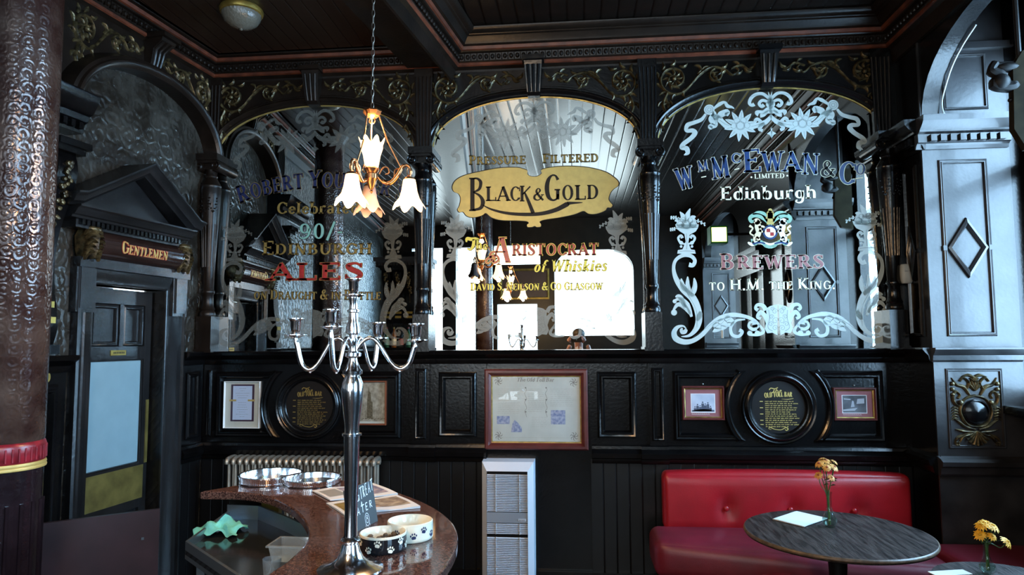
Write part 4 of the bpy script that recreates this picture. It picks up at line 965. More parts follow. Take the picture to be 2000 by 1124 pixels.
# ------------------------------------------------------------------ carved spandrels
def scrollwork(mb, c, sg, a, F_=None, zs=ZSP, top=3.545, w=0.03, half=None):
    """acanthus running scroll between arch and cornice; sg = -1 left, 1 right of the centre"""
    half = half or a
    X = lambda x: c+sg*x*half/0.735
    def st(pts, wd, rel=.020): mb.stroke(cat([(X(p[0]), p[1]) for p in pts], 6), wd, w, rel=rel)
    def lf(x, z, ang, ln, wd):
        dx, dz = math.cos(ang)*ln, math.sin(ang)*ln; px, pz = -dz*.22, dx*.22
        mb.stroke(cat([(X(x), z), (X(x+dx*.5+px), z+dz*.5+pz), (X(x+dx), z+dz)], 4), [wd*.4, wd, wd*.8, .002], w, rel=.016)
    # big rosette scroll near the corner
    cx, cz = .615, top-.13
    q = spiral(cx, cz, .112, .018, -2.6, 1.75, 40); mb.stroke([(X(p[0]), p[1]) for p in q], [.016, .020, .020, .018, .016, .014, .02], w, rel=.022)
    for k in range(9): a_ = k*2*PI/9; lf(cx+.02*math.cos(a_), cz+.02*math.sin(a_), a_, .055, .022)
    mb.ball((X(cx), cz, w+.014), .016, 8, 6)
    for k in range(8): a_ = -2.4+k*.62; lf(cx+.10*math.cos(a_), cz+.10*math.sin(a_), a_+.9, .062, .026)
    # stem towards the keystone
    st([(.52, top-.19), (.44, top-.10), (.36, top-.055), (.28, top-.075), (.23, top-.115), (.19, top-.085), (.21, top-.06)], [.014, .02, .02, .016, .014, .012, .010])
    q = spiral(.335, top-.115, .048, .010, 1.4, -1.5, 22); mb.stroke([(X(p[0]), p[1]) for p in q], [.014, .014, .012, .014], w, rel=.016)
    st([(.24, top-.07), (.17, top-.05), (.12, top-.085), (.085, top-.06)], [.012, .018, .014, .004])
    for x, z, a_ in ((.46, top-.10, 1.9), (.43, top-.07, .6), (.38, top-.05, -.5), (.31, top-.06, 2.6), (.27, top-.08, -1.0), (.22, top-.10, 2.9), (.18, top-.06, .7), (.15, top-.07, 3.6), (.12, top-.075, 2.4), (.335, top-.115, .3), (.335, top-.115, 2.2), (.335, top-.115, 4.2)): lf(x, z, a_, .060, .024)
    # tail down to the capital
    st([(.66, top-.22), (.69, top-.30), (.675, top-.37), (.70, top-.44), (.715, top-.51)], [.018, .022, .018, .016, .004])
    q = spiral(.665, top-.315, .040, .008, 2.0, 1.4, 20); mb.stroke([(X(p[0]), p[1]) for p in q], [.012, .014, .012, .012], w, rel=.016)
    for x, z, a_ in ((.67, top-.25, 4.2), (.69, top-.28, 5.4), (.68, top-.36, 4.0), (.70, top-.40, 5.6), (.70, top-.42, 4.4), (.66, top-.31, 3.6)): lf(x, z, a_, .055, .024)
NM = ('left', 'middle', 'right')
for k, (c, a, nm) in enumerate(BAYC):
    for sg, side in ((-1, 'left'), (1, 'right')):
        m = MB(); scrollwork(m, c, sg, a); o = m.build('carved_spandrel', GILT, F=FB)
        tag(o, 'gilded acanthus carving over the %s mirror, on the side towards the %s' % (('ALES', 'BLACK & GOLD', 'blue-lettered')[k], ('gents door', 'bay window')[sg > 0]), 'carving', 'carved spandrels over the mirrors')

# ================================================================== LEFT WALL: door, pediment, arch, consoles
d = MB(); w0, w1 = -0.125, -0.085
# leaf: stiles and rails with sunk panels
for a, b in ((DU0+.005, -0.905), (-0.48, DU1-.012)): d.box(a, b, 0.01, DZ-.01, w0, w1)
for a, b in ((1.885, DZ-.01), (1.545, 1.625), (0.61, 0.885), (0.01, 0.14)): d.box(-0.905, -0.48, a, b, w0, w1)
d.box(-0.69, -0.66, 1.62, 1.89, w0, w1); d.box(-0.905, -0.48, 0.13, 0.62, w0, w1-.02)
d.box(-0.905, -0.48, 1.62, 1.89, w0, w1-.022)
for a, b in ((-0.905, -0.69), (-0.66, -0.48)): bolection(d, rect(a, b, 1.625, 1.885), w1-.022, 0.62)
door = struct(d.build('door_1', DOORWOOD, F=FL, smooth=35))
MB().box(-0.91, -0.475, 0.88, 1.55, w0+.01, w1-.012).build('frosted_pane', FROST, door, F=FL, smooth=0)
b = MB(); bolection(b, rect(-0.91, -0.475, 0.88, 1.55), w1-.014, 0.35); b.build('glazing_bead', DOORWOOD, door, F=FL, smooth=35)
MB().box(-0.91, -0.455, 0.665, 0.872, w1, w1+.003).build('kick_plate', KICK, door, F=FL, smooth=0)
k = MB().box(-0.755, -0.635, 1.571, 1.602, w1, w1+.004)
for i in range(7): k.box(-0.735+.013*i, -0.727+.013*i, 1.581, 1.592, w1+.004, w1+.0045, 1)
k.build('brass_sign', [BRASS, BLACK], door, F=FL, smooth=0)
MB().box(-0.448, -0.425, 0.88, 1.28, w1, w1+.004).build('push_plate', KICK, door, F=FL, smooth=0)
# casing with ears, reveals
c = MB(); CS = [(-0.14, 0.0), (-0.14, 0.05), (-0.125, 0.055), (-0.118, 0.04), (-0.09, 0.034), (-0.082, 0.042), (-0.05, 0.03), (-0.04, 0.022), (-0.012, 0.018), (0.0, 0.012), (0.0, -0.12)]
pth = [(DU0, 0.0), (DU0, DZ), (DU1, DZ), (DU1, 0.0)]
c.sweep([(-o, w) for o, w in CS], pth)             # travelling up then right: the left side of the path is outside the opening
for a, b in ((DU0-.155, DU0-.02), (DU1+.02, DU1+.155)):
    c.box(a, b, 1.82, DZ+.135, 0.0, 0.046); c.box(a+.02, b-.02, 1.84, DZ+.11, 0.046, 0.056)
c.box(DU0-.155, DU1+.155, DZ+.085, DZ+.14, 0.0, 0.066)
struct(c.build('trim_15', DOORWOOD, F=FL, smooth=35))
# dado, ledge and rail of the left wall
dd = MB().box(-0.24, -0.02, 0.86, 1.51, 0, 0.012).box(-7.2, -1.16, 0.0, 1.51, 0, 0.012)
bolection(dd, rect(-0.20, -0.07, 0.99, 1.44), 0.012, 0.7)
for a, b in ((-1.75, -1.22), (-2.45, -1.9)): bolection(dd, rect(a, b, 0.35, 1.43), 0.012, 1.0)
for a, b in ((-0.255, 0.0), (-7.2, -1.15)): dd.sweep(LEDGE, [(a, 1.575), (b, 1.575)])
dd.sweep(RAIL, [(-0.255, 0.918), (0.0, 0.918)])
struct(dd.build('trim_16', EBONY, F=FL, smooth=35))
struct(MB().box(-0.24, -0.02, 0.0, 0.86, 0, 0.008).build('trim_17', DADOB, F=FL, smooth=0))
# pediment
t = thing('door_pediment', 'dark triangular wooden pediment over the gents door', 'pediment', (-0.82, 2.28, 0), FL)
m = MB(); pl, pr, ax, zb, za, pw = -1.32, -0.33, -0.80, 2.385, 2.715, 0.19
m.box(pl+.09, pr-.09, 2.275, 2.32, 0, 0.10)
m.sweep([(0.0, 0.0), (0.0, 0.13), (0.012, 0.135), (0.016, 0.15), (0.045, 0.17), (0.055, 0.19), (0.065, 0.19), (0.065, 0.0)], [(pl+.03, 2.32), (pr-.03, 2.32)])
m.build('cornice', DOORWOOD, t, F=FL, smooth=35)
m = MB()
RK = [(0.0, 0.0), (0.0, 0.15), (-0.012, 0.16), (-0.02, 0.185), (-0.045, 0.20), (-0.06, 0.225), (-0.07, 0.225), (-0.07, 0.0)]
m.sweep([(-o, w) for o, w in RK], [(pl-.01, zb-.01), (pl+.06, zb), (ax, za-.07), (pr-.06, zb), (pr+.01, zb-.01)])
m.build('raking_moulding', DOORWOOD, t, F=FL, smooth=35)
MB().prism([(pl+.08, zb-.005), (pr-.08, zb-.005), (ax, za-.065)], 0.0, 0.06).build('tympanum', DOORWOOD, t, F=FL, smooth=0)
n = 24; m = MB()
for i in range(n):
    x = pl+.10+(pr-pl-.2)*(i+.5)/n; m.box(x-.010, x+.010, 2.29, 2.318, 0.09, 0.125)
m.build('dentils', EBONY, t, F=FL, smooth=0)
# half-cylinder sign
t = thing('door_sign', 'dark rounded sign with gold GENTLEMEN lettering above the door', 'sign', (-0.72, 2.13, 0), FL)
cz, cr = 2.205, 0.085
m = MB(); vs = []; seg = 16
for x in (-1.06, -0.385):
    for k in range(seg+1): a = -PI/2+PI*k/seg; vs.append((x, cz+cr*math.sin(a), 0.035+cr*math.cos(a)))
m.add(vs, [(k, k+1, seg+1+k+1, seg+1+k) for k in range(seg)]+[tuple(range(seg+1)), tuple(range(2*seg+1, seg, -1))]); m.box(-1.06, -0.385, cz-cr, cz+cr, 0.0, 0.035)
m.build('board', mat('sign_brown_varnish', (0.020, 0.010, 0.008), 0.18, var=.2, coat=.5), t, F=FL)
wrap = lambda u, v, w: (u, cz+(cr+w)*math.sin((v-cz)/cr), 0.035+(cr+w)*math.cos((v-cz)/cr))
for gr, mt_, nm, zz in ((.003, RED, 'lettering_shadow', .0015), (0, GOLD, 'lettering', .003)):
    m = MB(); line_of(m, 'Gentlemen', (-0.925, 2.170), (-0.545, 2.170), 0.070, zz, 0.74, gr, mp=wrap, bold=1.1); m.build(nm, mt_, t, F=FL, smooth=0)
# gilded acanthus brackets at both ends of the sign
def leaf_bracket(u, label):
    m = MB(); 
    m.stroke([(u, 2.12), (u, 2.17), (u, 2.24), (u, 2.285)], [.07, .10, .11, .06], 0.02, rel=.115)
    for k in range(6):
        z = 2.275-.027*k
        for s in (-1, 1): m.stroke(cat([(u, z-.02), (u+s*.035, z-.005), (u+s*(.062-.003*k), z-.035)], 4), [.018, .024, .004], 0.10-.008*abs(k-2), rel=.035)
    for q in spiral(u, 2.28, .02, .02, 0, 1, 1)[:1]: m.ball((u, 2.28, .09), (.05, .025, .03), 10, 6)
    return tag(m.build('acanthus_bracket', GILT, F=FL), label, 'bracket', 'gilded leaf brackets of the gents sign')
leaf_bracket(-1.10, 'gilded acanthus bracket at the near end of the GENTLEMEN sign')
leaf_bracket(-0.35, 'gilded acanthus bracket at the far end of the GENTLEMEN sign, by the corner')
# arch over the door
AC, AH = -0.655, 0.60
m = MB(); pa = arch(AC, AH, 48, 2.92, 0.40, 2.1)
m.sweep([(-0.005, 0.0), (-0.005, 0.11), (0.008, 0.125), (0.02, 0.135), (0.035, 0.135), (0.042, 0.12), (0.06, 0.115), (0.07, 0.09), (0.085, 0.03)], pa)
struct(m.build('trim_18', EBROWN, F=FL, smooth=40))
m = MB()
for i in range(len(pa)-1):
    p, q = pa[i], pa[i+1]; m.add([(p[0], p[1], .03), (q[0], q[1], .03), (q[0], 3.57, .03), (p[0], 3.57, .03)], [(0, 1, 2, 3)])
m.box(-1.45, AC-AH, 2.95, 3.57, 0, .03); m.box(AC+AH, -0.01, 2.92, 3.57, 0, .03)
struct(m.build('trim_19', EBROWN, F=FL, smooth=0))
keystone(FL, AC, 'scrolled keystone over the gents door arch', 3.36, 3.585, EBROWN, .16)
for sg, side in ((-1, 'near'), (1, 'far')):
    m = MB(); scrollwork(m, AC, sg, AH, half=0.60)
    tag(m.build('carved_spandrel', GILT, F=FL), 'gilded acanthus carving on the %s side of the gents door arch' % side, 'carving', 'carved spandrels over the door arch')
# pier of the left wall beyond the arch: entablature, fluted strip, swan-neck console
t = thing('entablature_block', 'dark cornice block with dentils beside the gents door arch, behind the iron column', 'cornice', (-1.5, 2.78, 0), FL)
m = MB(); m.sweep([(0.0, 0.0), (0.0, 0.11), (0.05, 0.12), (0.06, 0.14), (0.09, 0.15), (0.10, 0.17), (0.15, 0.20), (0.19, 0.215), (0.20, 0.215), (0.20, 0.0)], [(-1.95, 2.785), (-1.22, 2.785)])
m.build('cornice', EBONY, t, F=FL, smooth=35)
m = MB()
for i in range(14): m.box(-1.93+.05*i, -1.905+.05*i, 2.80, 2.835, .11, .145)
m.build('dentils', EBONY, t, F=FL, smooth=0)
fluted_strip(-1.42, 'fluted strip above the dentil cornice block behind the iron column', FL, 2.99, 3.56, .10, EBROWN)
def console(F, u, v0, label, s=1.0, grp='swan-neck consoles with gilded fronts'):
    t = thing('swan_neck_console', label, 'console', (u, v0, 0), F, grp)
    H = 1.02*s; hw = .060
    prof = cat([(0.00, .055), (0.06, .075), (0.12, .085), (0.20, .075), (0.32, .055), (0.48, .050), (0.62, .075), (0.76, .125), (0.88, .165), (0.95, .165), (1.0, .15)], 4)
    m = MB(); vs = []
    for q, w in prof: vs += [(u-hw, v0+q*H, .0), (u-hw, v0+q*H, w), (u+hw, v0+q*H, w), (u+hw, v0+q*H, .0)]
    n = len(prof); m.add(vs, [(4*i+k, 4*i+(k+1) % 4, 4*(i+1)+(k+1) % 4, 4*(i+1)+k) for i in range(n-1) for k in range(4)]+[(3, 2, 1, 0), (4*n-4, 4*n-3, 4*n-2, 4*n-1)])
    m.build('body', EBONY, t, F=F, smooth=30)
    m = MB(); m.box(u-.085, u+.085, v0+H, v0+H+.03, 0, .19); m.box(u-.10, u+.10, v0+H+.03, v0+H+.065, 0, .215); m.box(u-.075, u+.075, v0-.03, v0+.02, 0, .09); m.build('cap', EBONY, t, F=F, smooth=0)
    g = MB()
    wq = lambda q: next((w0+(w1-w0)*(q-a)/(b-a) for (a, w0), (b, w1) in zip(prof, prof[1:]) if a <= q <= b), .1)
    for i in range(10):
        q = .60+.038*i
        for k in range(4): g.ball((u+random.uniform(-.025, .025), v0+q*H+random.uniform(-.012, .012), wq(min(.99, q))+.004), random.uniform(.010, .017), 6, 4)
    for i in range(9): g.ball((u, v0+(.56-.018*i)*H, wq(.56-.018*i)+.003), .0055, 6, 4)
    g.build('gilded_fruit', GILT, t, F=F)
    b = MB()
    for q in (.145, .225): b.box(u-.045, u+.045, v0+q*H-.016, v0+q*H+.016, wq(q)-.01, wq(q)+.004)
    b.build('gilded_bands', BRASS, t, F=F, smooth=0)
console(FL, -1.36, 1.62, 'swan-neck console with gilded front beside the gents door, behind the iron column')
bp = thing('bell_push', 'round brass bell push on the dark panel between iron column and gents door', 'bell', (-1.30, 1.47, .012), FL)
m = MB(); 
for i, (r, w) in enumerate(((.035, .008), (.026, .016), (.012, .022))): m.add([(-1.30+r*math.cos(2*PI*k/20), 1.47+r*math.sin(2*PI*k/20), .012+ww) for ww in (0, w) for k in range(20)], [tuple(range(20, 40))]+[(k, (k+1) % 20, 20+(k+1) % 20, 20+k) for k in range(20)])
m.build('bell_plate', BRASS, bp, F=FL, smooth=0)
# loose maroon board standing in front of the door
a0 = on_z(72, 1024, 0.75); a1 = on_z(312, 994, 0.75)
dv = (a1-a0); dv.z = 0; ln = dv.length; dv.normalize(); nv = Vector((dv.y, -dv.x, 0))
FD = frame((a0.x, a0.y, 0), dv, (0, 0, 1), nv)
bt = thing('low_board', 'dark maroon board standing in front of the gents door', 'board', (ln/2, 0, 0), FD)
MB().box(0, ln, 0, 0.75, -.012, .012).build('panel', MAROON, bt, F=FD, smooth=0)
MB().box(ln-.085, ln-.072, 0.60, 0.613, .012, .016).build('screw', STEEL, bt, F=FD, smooth=0)

# ================================================================== RIGHT PIER
def pier_front(F, x0, x1, faced):
    """capital, panels and mouldings of one pier face; x0, x1 in the frame's u"""
    cap = MB()
    prof = [(0.0, 0.0), (0.0, .012), (.02, .02), (.03, .03), (.035, .045), (.085, .045), (.095, .065), (.105, .07), (.125, .095), (.15, .115), (.175, .12), (.185, .12), (.185, 0.0)]
    cap.sweep(prof, [(x0-.05, 2.79), (x1+.03, 2.79)])
    n = 8
    for i in range(n): cx = x0+.03+(x1-x0-.06)*i/(n-1); cap.box(cx-.017, cx+.017, 2.828, 2.868, .04, .070)
    cap.sweep([(0, 0), (0, .03), (.012, .04), (.04, .045), (.055, .06), (.075, .075), (.085, .075), (.085, 0)], [(x0-.03, 1.505), (x1+.02, 1.505)])
    cap.sweep([(0, 0), (0, .03), (.012, .04), (.05, .05), (.06, .065), (.085, .07), (.1, .045), (.11, 0)], [(x0-.02, .845), (x1+.01, .845)])
    pn = MB(); pa, pb = x0+.075, x1-.095; c = (pa+pb)/2; hw = min(.118, (pb-pa)/2-.02)
    bolection(pn, rect(pa, pb, 1.655, 2.725), 0.0, 0.55)
    dm = [(c-hw, 2.185), (c, 2.0), (c+hw, 2.185), (c, 2.37)]
    pn.sweep([(0, 0), (.004, .020), (.018, .026), (.028, .016), (.032, 0)], dm, True)
    pn.box(pa, c-hw, 2.17, 2.20, 0, .018); pn.box(c+hw, pb, 2.17, 2.20, 0, .018)
    if faced: pn.box(x0-.01, x1+.04, 0.0, CZ, -.01, .0015)
    return cap, pn
N_t = 20
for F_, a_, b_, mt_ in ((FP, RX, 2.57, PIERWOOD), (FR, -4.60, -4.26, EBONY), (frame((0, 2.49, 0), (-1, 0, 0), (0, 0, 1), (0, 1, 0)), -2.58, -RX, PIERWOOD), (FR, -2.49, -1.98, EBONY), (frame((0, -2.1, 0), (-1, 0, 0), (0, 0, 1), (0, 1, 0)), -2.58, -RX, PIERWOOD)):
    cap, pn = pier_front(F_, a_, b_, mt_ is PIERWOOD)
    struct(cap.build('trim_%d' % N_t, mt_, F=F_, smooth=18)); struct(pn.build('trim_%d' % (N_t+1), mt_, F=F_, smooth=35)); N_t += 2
# reveal panel above the capital
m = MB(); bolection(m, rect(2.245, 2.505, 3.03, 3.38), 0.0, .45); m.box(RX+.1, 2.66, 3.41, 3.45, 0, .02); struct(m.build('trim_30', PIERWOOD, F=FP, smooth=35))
# carved panel
t = thing('carved_plaque', 'gilded carved panel with round boss and scallop shell on the pier', 'carving', (2.33, 1.015, 0), FP)
x0, x1, z0, z1 = 2.186, 2.474, 1.015, 1.452; cx = (x0+x1)/2
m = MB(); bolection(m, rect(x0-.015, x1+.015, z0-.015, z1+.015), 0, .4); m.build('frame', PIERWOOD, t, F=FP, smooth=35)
g = MB(); zc = 1.212
def both_(pts, wd, rel=.016):
    for s in (1, -1): g.stroke(cat([(cx+s*p[0], p[1]) for p in pts], 6), wd, 0.002, rel=rel)
both_([(0, zc-.085), (.055, zc-.07), (.088, zc), (.07, zc+.06), (.04, zc+.085), (.0, zc+.095)], [.012, .018, .016, .014, .016, .018])
both_([(.085, zc+.03), (.115, zc+.05), (.125, zc+.09), (.105, zc+.12), (.085, zc+.10), (.095, zc+.08)], [.012, .018, .02, .016, .014, .016])
both_([(.03, zc+.10), (.06, zc+.145), (.10, zc+.16), (.125, zc+.20)], [.014, .024, .02, .006]); both_([(.05, zc+.13), (.03, zc+.17), (.06, zc+.20), (.08, zc+.18)], [.014, .018, .014, .016])
both_([(0, zc+.20), (.03, zc+.215), (.07, zc+.205)], [.02, .02, .006])
for k in range(5): a = PI/2+(k-2)*.42; g.stroke(cat([(cx, zc+.125), (cx+.03*math.cos(a), zc+.125+.04*math.sin(a)), (cx+.045*math.cos(a), zc+.125+.065*math.sin(a))], 4), [.012, .022, .004], .002, rel=.018)
for k in range(5): a = PI/2+(k-2)*.5; g.stroke(cat([(cx, zc+.18), (cx+.028*math.cos(a), zc+.18+.03*math.sin(a))], 4), [.02, .008], .002, rel=.02)
both_([(.01, zc-.10), (.06, zc-.085), (.10, zc-.055), (.13, zc-.035)], [.012, .018, .016, .004]); both_([(.02, zc-.115), (.08, zc-.11), (.12, zc-.10)], [.012, .018, .004]); both_([(.03, zc-.125), (.08, zc-.145), (.10, zc-.18)], [.012, .02, .006]); both_([(.045, zc-.12), (.11, zc-.15), (.125, zc-.185)], [.01, .018, .004])
for k in range(9): a = PI+PI*(k+.5)/9; g.stroke([(cx, zc-.11), (cx+.045*math.cos(a), zc-.125+.045*math.sin(a)), (cx+.068*math.cos(a), zc-.125+.068*math.sin(a))], [.006, .016, .020], .002, rel=.016)
for s in (1, -1):
    for q in range(3): g.ball((cx+s*.125, zc+.165-.032*q, .008), .014-.001*q, 8, 6)
    for q in range(4): g.ball((cx+s*(.105+.012*(q % 2)), zc-.19+.014*(q//2), .006), .008, 6, 4)
    g.ball((cx+s*.085, zc+.055, .010), .016, 8, 6)
    for q in range(5): g.stroke(cat([(cx+s*.10, zc+.02-.016*q), (cx+s*.12, zc+.028-.016*q), (cx+s*.138, zc+.015-.016*q)], 3), [.01, .014, .004], .002, rel=.012)
g.build('carving', GILT, t, F=FP)
m = MB(); vs = []; 
for r, w in ((.075, .0), (.075, .012), (.066, .020), (.062, .012), (.055, .016), (.03, .028), (.001, .032)):
    vs += [(cx+r*math.cos(2*PI*k/32), zc+r*math.sin(2*PI*k/32), w) for k in range(32)]
m.add(vs, [(i*32+k, i*32+(k+1) % 32, (i+1)*32+(k+1) % 32, (i+1)*32+k) for i in range(6) for k in range(32)]); m.build('boss', EBONY, t, F=FP)
# white cable up the arch soffit
m = MB(); m.tube(cat([(2.37, 4.215, 2.982), (2.30, 4.225, 2.985), (2.235, 4.22, 2.995), (2.228, 4.235, 3.07), (2.228, 4.19, 3.15), (2.228, 4.10, 3.25), (2.228, 3.98, 3.325), (2.228, 3.85, 3.378)], 6), .0045, 6)
m.tube(cat([(2.14, 4.20, 2.982), (2.18, 4.215, 2.99), (2.228, 4.215, 3.0)], 6), .0045, 6); m.ball((2.222, 4.215, 2.992), .012, 8, 6)
tag(m.build('cable', CABLE), 'thin white cable running up the edge of the pier arch', 'cable')
# motion sensor
p = on_y(1770, 535, 4.50)
t = thing('motion_sensor', 'small grey white motion sensor in the dark corner beside the pier', 'sensor', (p.x, p.y, p.z-.06))
m = MB(); vs = []
for q, (hx, hy) in zip((-.062, -.05, .0, .05, .06), ((.026, .02), (.032, .03), (.036, .034), (.034, .026), (.028, .018))):
    for k in range(16): a = 2*PI*k/16; vs.append((p.x+hx*math.copysign(abs(math.cos(a))**.6, math.cos(a)), p.y+hy*math.copysign(abs(math.sin(a))**.6, math.sin(a)), p.z+q))
m.add(vs, [(i*16+k, i*16+(k+1) % 16, (i+1)*16+(k+1) % 16, (i+1)*16+k) for i in range(4) for k in range(16)]+[tuple(range(16))[::-1], tuple(range(64, 80))]); m.build('housing', SENSORW, t)
MB().box(p.x-.024, p.x+.024, p.y-.037, p.y-.033, p.z+.012, p.z+.016).build('lens_strip', HEATD, t, smooth=0)
MB().box(p.x-.015, p.x+.015, p.y+.02, 4.60, p.z-.02, p.z+.02).build('wall_arm', SENSORW, t, smooth=0)
# hanging sign board near the right edge
p = on_y(1992, 200, 3.45)
t = thing('hanging_sign', 'worn brown board hanging from dark scrolled bracket in front of the pier arch', 'sign', (p.x, p.y, p.z))
q0 = on_y(1972, 110, 3.45); q1 = on_y(1978, 270, 3.45)
m = MB(); bd = [(q0.x, q0.z-.06), (q0.x+.05, q0.z+.02), (q0.x+.13, q0.z+.02), (q0.x+.13, q1.z-.08), (q1.x+.05, q1.z-.06), (q1.x-.002, q1.z+.04), (q0.x-.005, (q0.z+q1.z)/2)]
FS = frame((0, 3.45, 0), (1, 0, 0), (0, 0, 1), (0, -1, 0))
m.prism(bd, -.02, .02); m.build('board', mat('worn_sign_wood', (.016, .012, .006), .8, spec=.08, var=.35, vs=14, stretch=(1, 1, 5)), t, F=FS, smooth=0)
m = MB(); e = on_y(1950, 150, 3.45)
m.tube(cat([(e.x-.01, 3.45, e.z+.07), (e.x-.03, 3.45, e.z+.03), (e.x+.02, 3.45, e.z), (e.x-.02, 3.45, e.z-.04), (e.x+.06, 3.45, e.z-.05), (e.x+.08, 3.45, e.z+.02)], 6), [.02, .026, .022, .03, .03, .02], 8)
m.ball((e.x+.005, 3.45, e.z-.03), .045, 12, 8); m.ball((e.x+.045, 3.45, e.z+.045), (.06, .03, .025), 10, 6); m.tube([(e.x, 3.45, e.z+.06), (e.x+.2, 3.45, e.z+.06)], .016, 8); m.tube([(e.x+.06, 3.45, e.z-.05), (e.x+.05, 3.45, e.z-.12)], .008, 6); m.ball((e.x+.048, 3.45, e.z-.12), .012, 8, 6)
m.tube([(e.x+.10, 3.45, e.z+.06), (e.x+.10, 3.45, CZ)], .012, 8)
m.build('bracket', BLACK, t)

# ================================================================== THINGS ON THE BACK WALL
def ring_prof(mb, c, prof, seg=48):
    vs = [(c[0]+r*math.cos(2*PI*k/seg), c[1]+r*math.sin(2*PI*k/seg), w) for r, w in prof for k in range(seg)]
    mb.add(vs, [(i*seg+k, i*seg+(k+1) % seg, (i+1)*seg+(k+1) % seg, (i+1)*seg+k) for i in range(len(prof)-1) for k in range(seg)]); return mb
def disc(mb, c, r, w, seg=40): return mb.flat([(c[0]+r*math.cos(2*PI*k/seg), c[1]+r*math.sin(2*PI*k/seg)) for k in range(seg)], w)
def roundel(k, label):
    c = RC[k]; t = thing('history_roundel', label, 'plaque', (c[0], c[1], .012), FB, 'history roundels in the dado')
    ring_prof(MB(), c, [(.240, .012), (.238, .034), (.230, .044), (.220, .040), (.212, .052), (.202, .056), (.192, .050), (.186, .036), (.178, .034), (.172, .018), (.168, .014)]).build('ring_moulding', EBONY, t, F=FB)
    disc(MB(), c, .172, .0145).build('disc', BLACK, t, F=FB, smooth=0)
    m = MB(); w = .0165; X = lambda x, y: (c[0]+x, c[1]+y)
    # The (script)
    for q, wd in (([(-.055, .110), (-.045, .122), (-.02, .118), (.0, .126)], .006), ([(-.022, .120), (-.028, .10), (-.04, .092), (-.05, .097)], .006), ([(-.018, .093), (-.006, .125)], .005), ([(-.013, .103), (-.003, .109), (.003, .093)], .005), ([(.010, .100), (.022, .106), (.014, .109), (.010, .097), (.026, .095)], .004)):
        m.stroke(cat([X(*p) for p in q], 4), wd, w)
    line_of(m, 'OLD TOLL BAR', X(-.085, .058), X(.088, .064), .034, w, 1, 0, .004, bold=1.25)
    m.stroke(cat([X(.02, .052), X(.06, .050), X(.095, .056)], 4), [.001, .004, .003], w)
    m.build('title_lettering', DGOLD if k == 0 else GOLD, t, F=FB, smooth=0)
    # rows of small painted words
    m = MB(); rg = random.Random(5+k); rows = 13; st = (0, 3, 6, 9, 11)
    for i in range(rows):
        y = .036-.0135*i; 
        if i in st: m.stroke([X(-.118, y), X(-.098, y)], .0050, w)
        x = -.084; xe = (.085, .10, .07, .095, .11, .06, .115, .10, .12, .08, .115, .10, .06)[i]
        while x < xe:
            l = rg.uniform(.012, .034)
            n = int(l/.006)
            for j in range(n):
                xx = x+.006*j; m.stroke([X(xx, y-.0030), X(xx+.0022, y+.0034)], .0026, w); 
                if rg.random() < .7: m.stroke([X(xx+.001, y+rg.choice((-.003, 0, .003))), X(xx+.005, y+rg.choice((-.003, 0, .003)))], .0018, w)
            x += n*.006+.005
    m.build('small_lettering', DGOLD if k == 0 else GOLD, t, F=FB, smooth=0)
    m = MB(); m.stroke(cat([X(-.05, -.150+.006), X(-.066, -.140), (X(-.058, -.13)), X(-.03, -.142), X(.01, -.146), X(.04, -.132), X(.055, -.140), X(.045, -.150), X(.036, -.143)], 5), [.002, .003, .005, .004, .004, .005, .006, .005, .003], w)
    m.build('flourish', DGOLD if k == 0 else GOLD, t, F=FB, smooth=0)
roundel(0, 'round black plaque headed The Old Toll Bar, behind the candelabra stem')
roundel(1, 'round black plaque headed The Old Toll Bar, above the red bench')
def picture(name, label, px, fw, fmat, depth=.025, w0=.012, group=None, slip=None):
    """framed picture from its photographed corners (left, top, right, bottom)"""
    a = B(px[0], px[3]); b = B(px[2], px[1]); u0, u1, v0, v1 = a[0], b[0], a[1], b[1]
    t = thing(name, label, 'picture', ((u0+u1)/2, v0, w0), FB, group)
    fr = MB(); fr.sweep([(0, 0), (0, depth*.8), (fw*.2, depth), (fw*.55, depth), (fw*.7, depth*.75), (fw, depth*.6), (fw, 0)], [(p[0], p[1]) for p in rect(u0, u1, v0, v1)], True)
    fr.v = [(x, y, z+w0) for x, y, z in fr.v]; fr.build('frame', fmat, t, F=FB, smooth=35)
    if slip:
        s = MB(); s.sweep([(fw, depth*.62+w0), (fw+.006, depth*.5+w0), (fw+.006, w0)], rect(u0, u1, v0, v1), True); s.build('gilt_slip', slip, t, F=FB, smooth=0)
    MB().box(u0+fw*.8, u1-fw*.8, v0+fw*.8, v1-fw*.8, w0+depth*.50, w0+depth*.55).build('glazing', GLASS, t, F=FB, smooth=0)
    return t, (u0+fw, u1-fw, v0+fw, v1-fw), w0+depth*.25
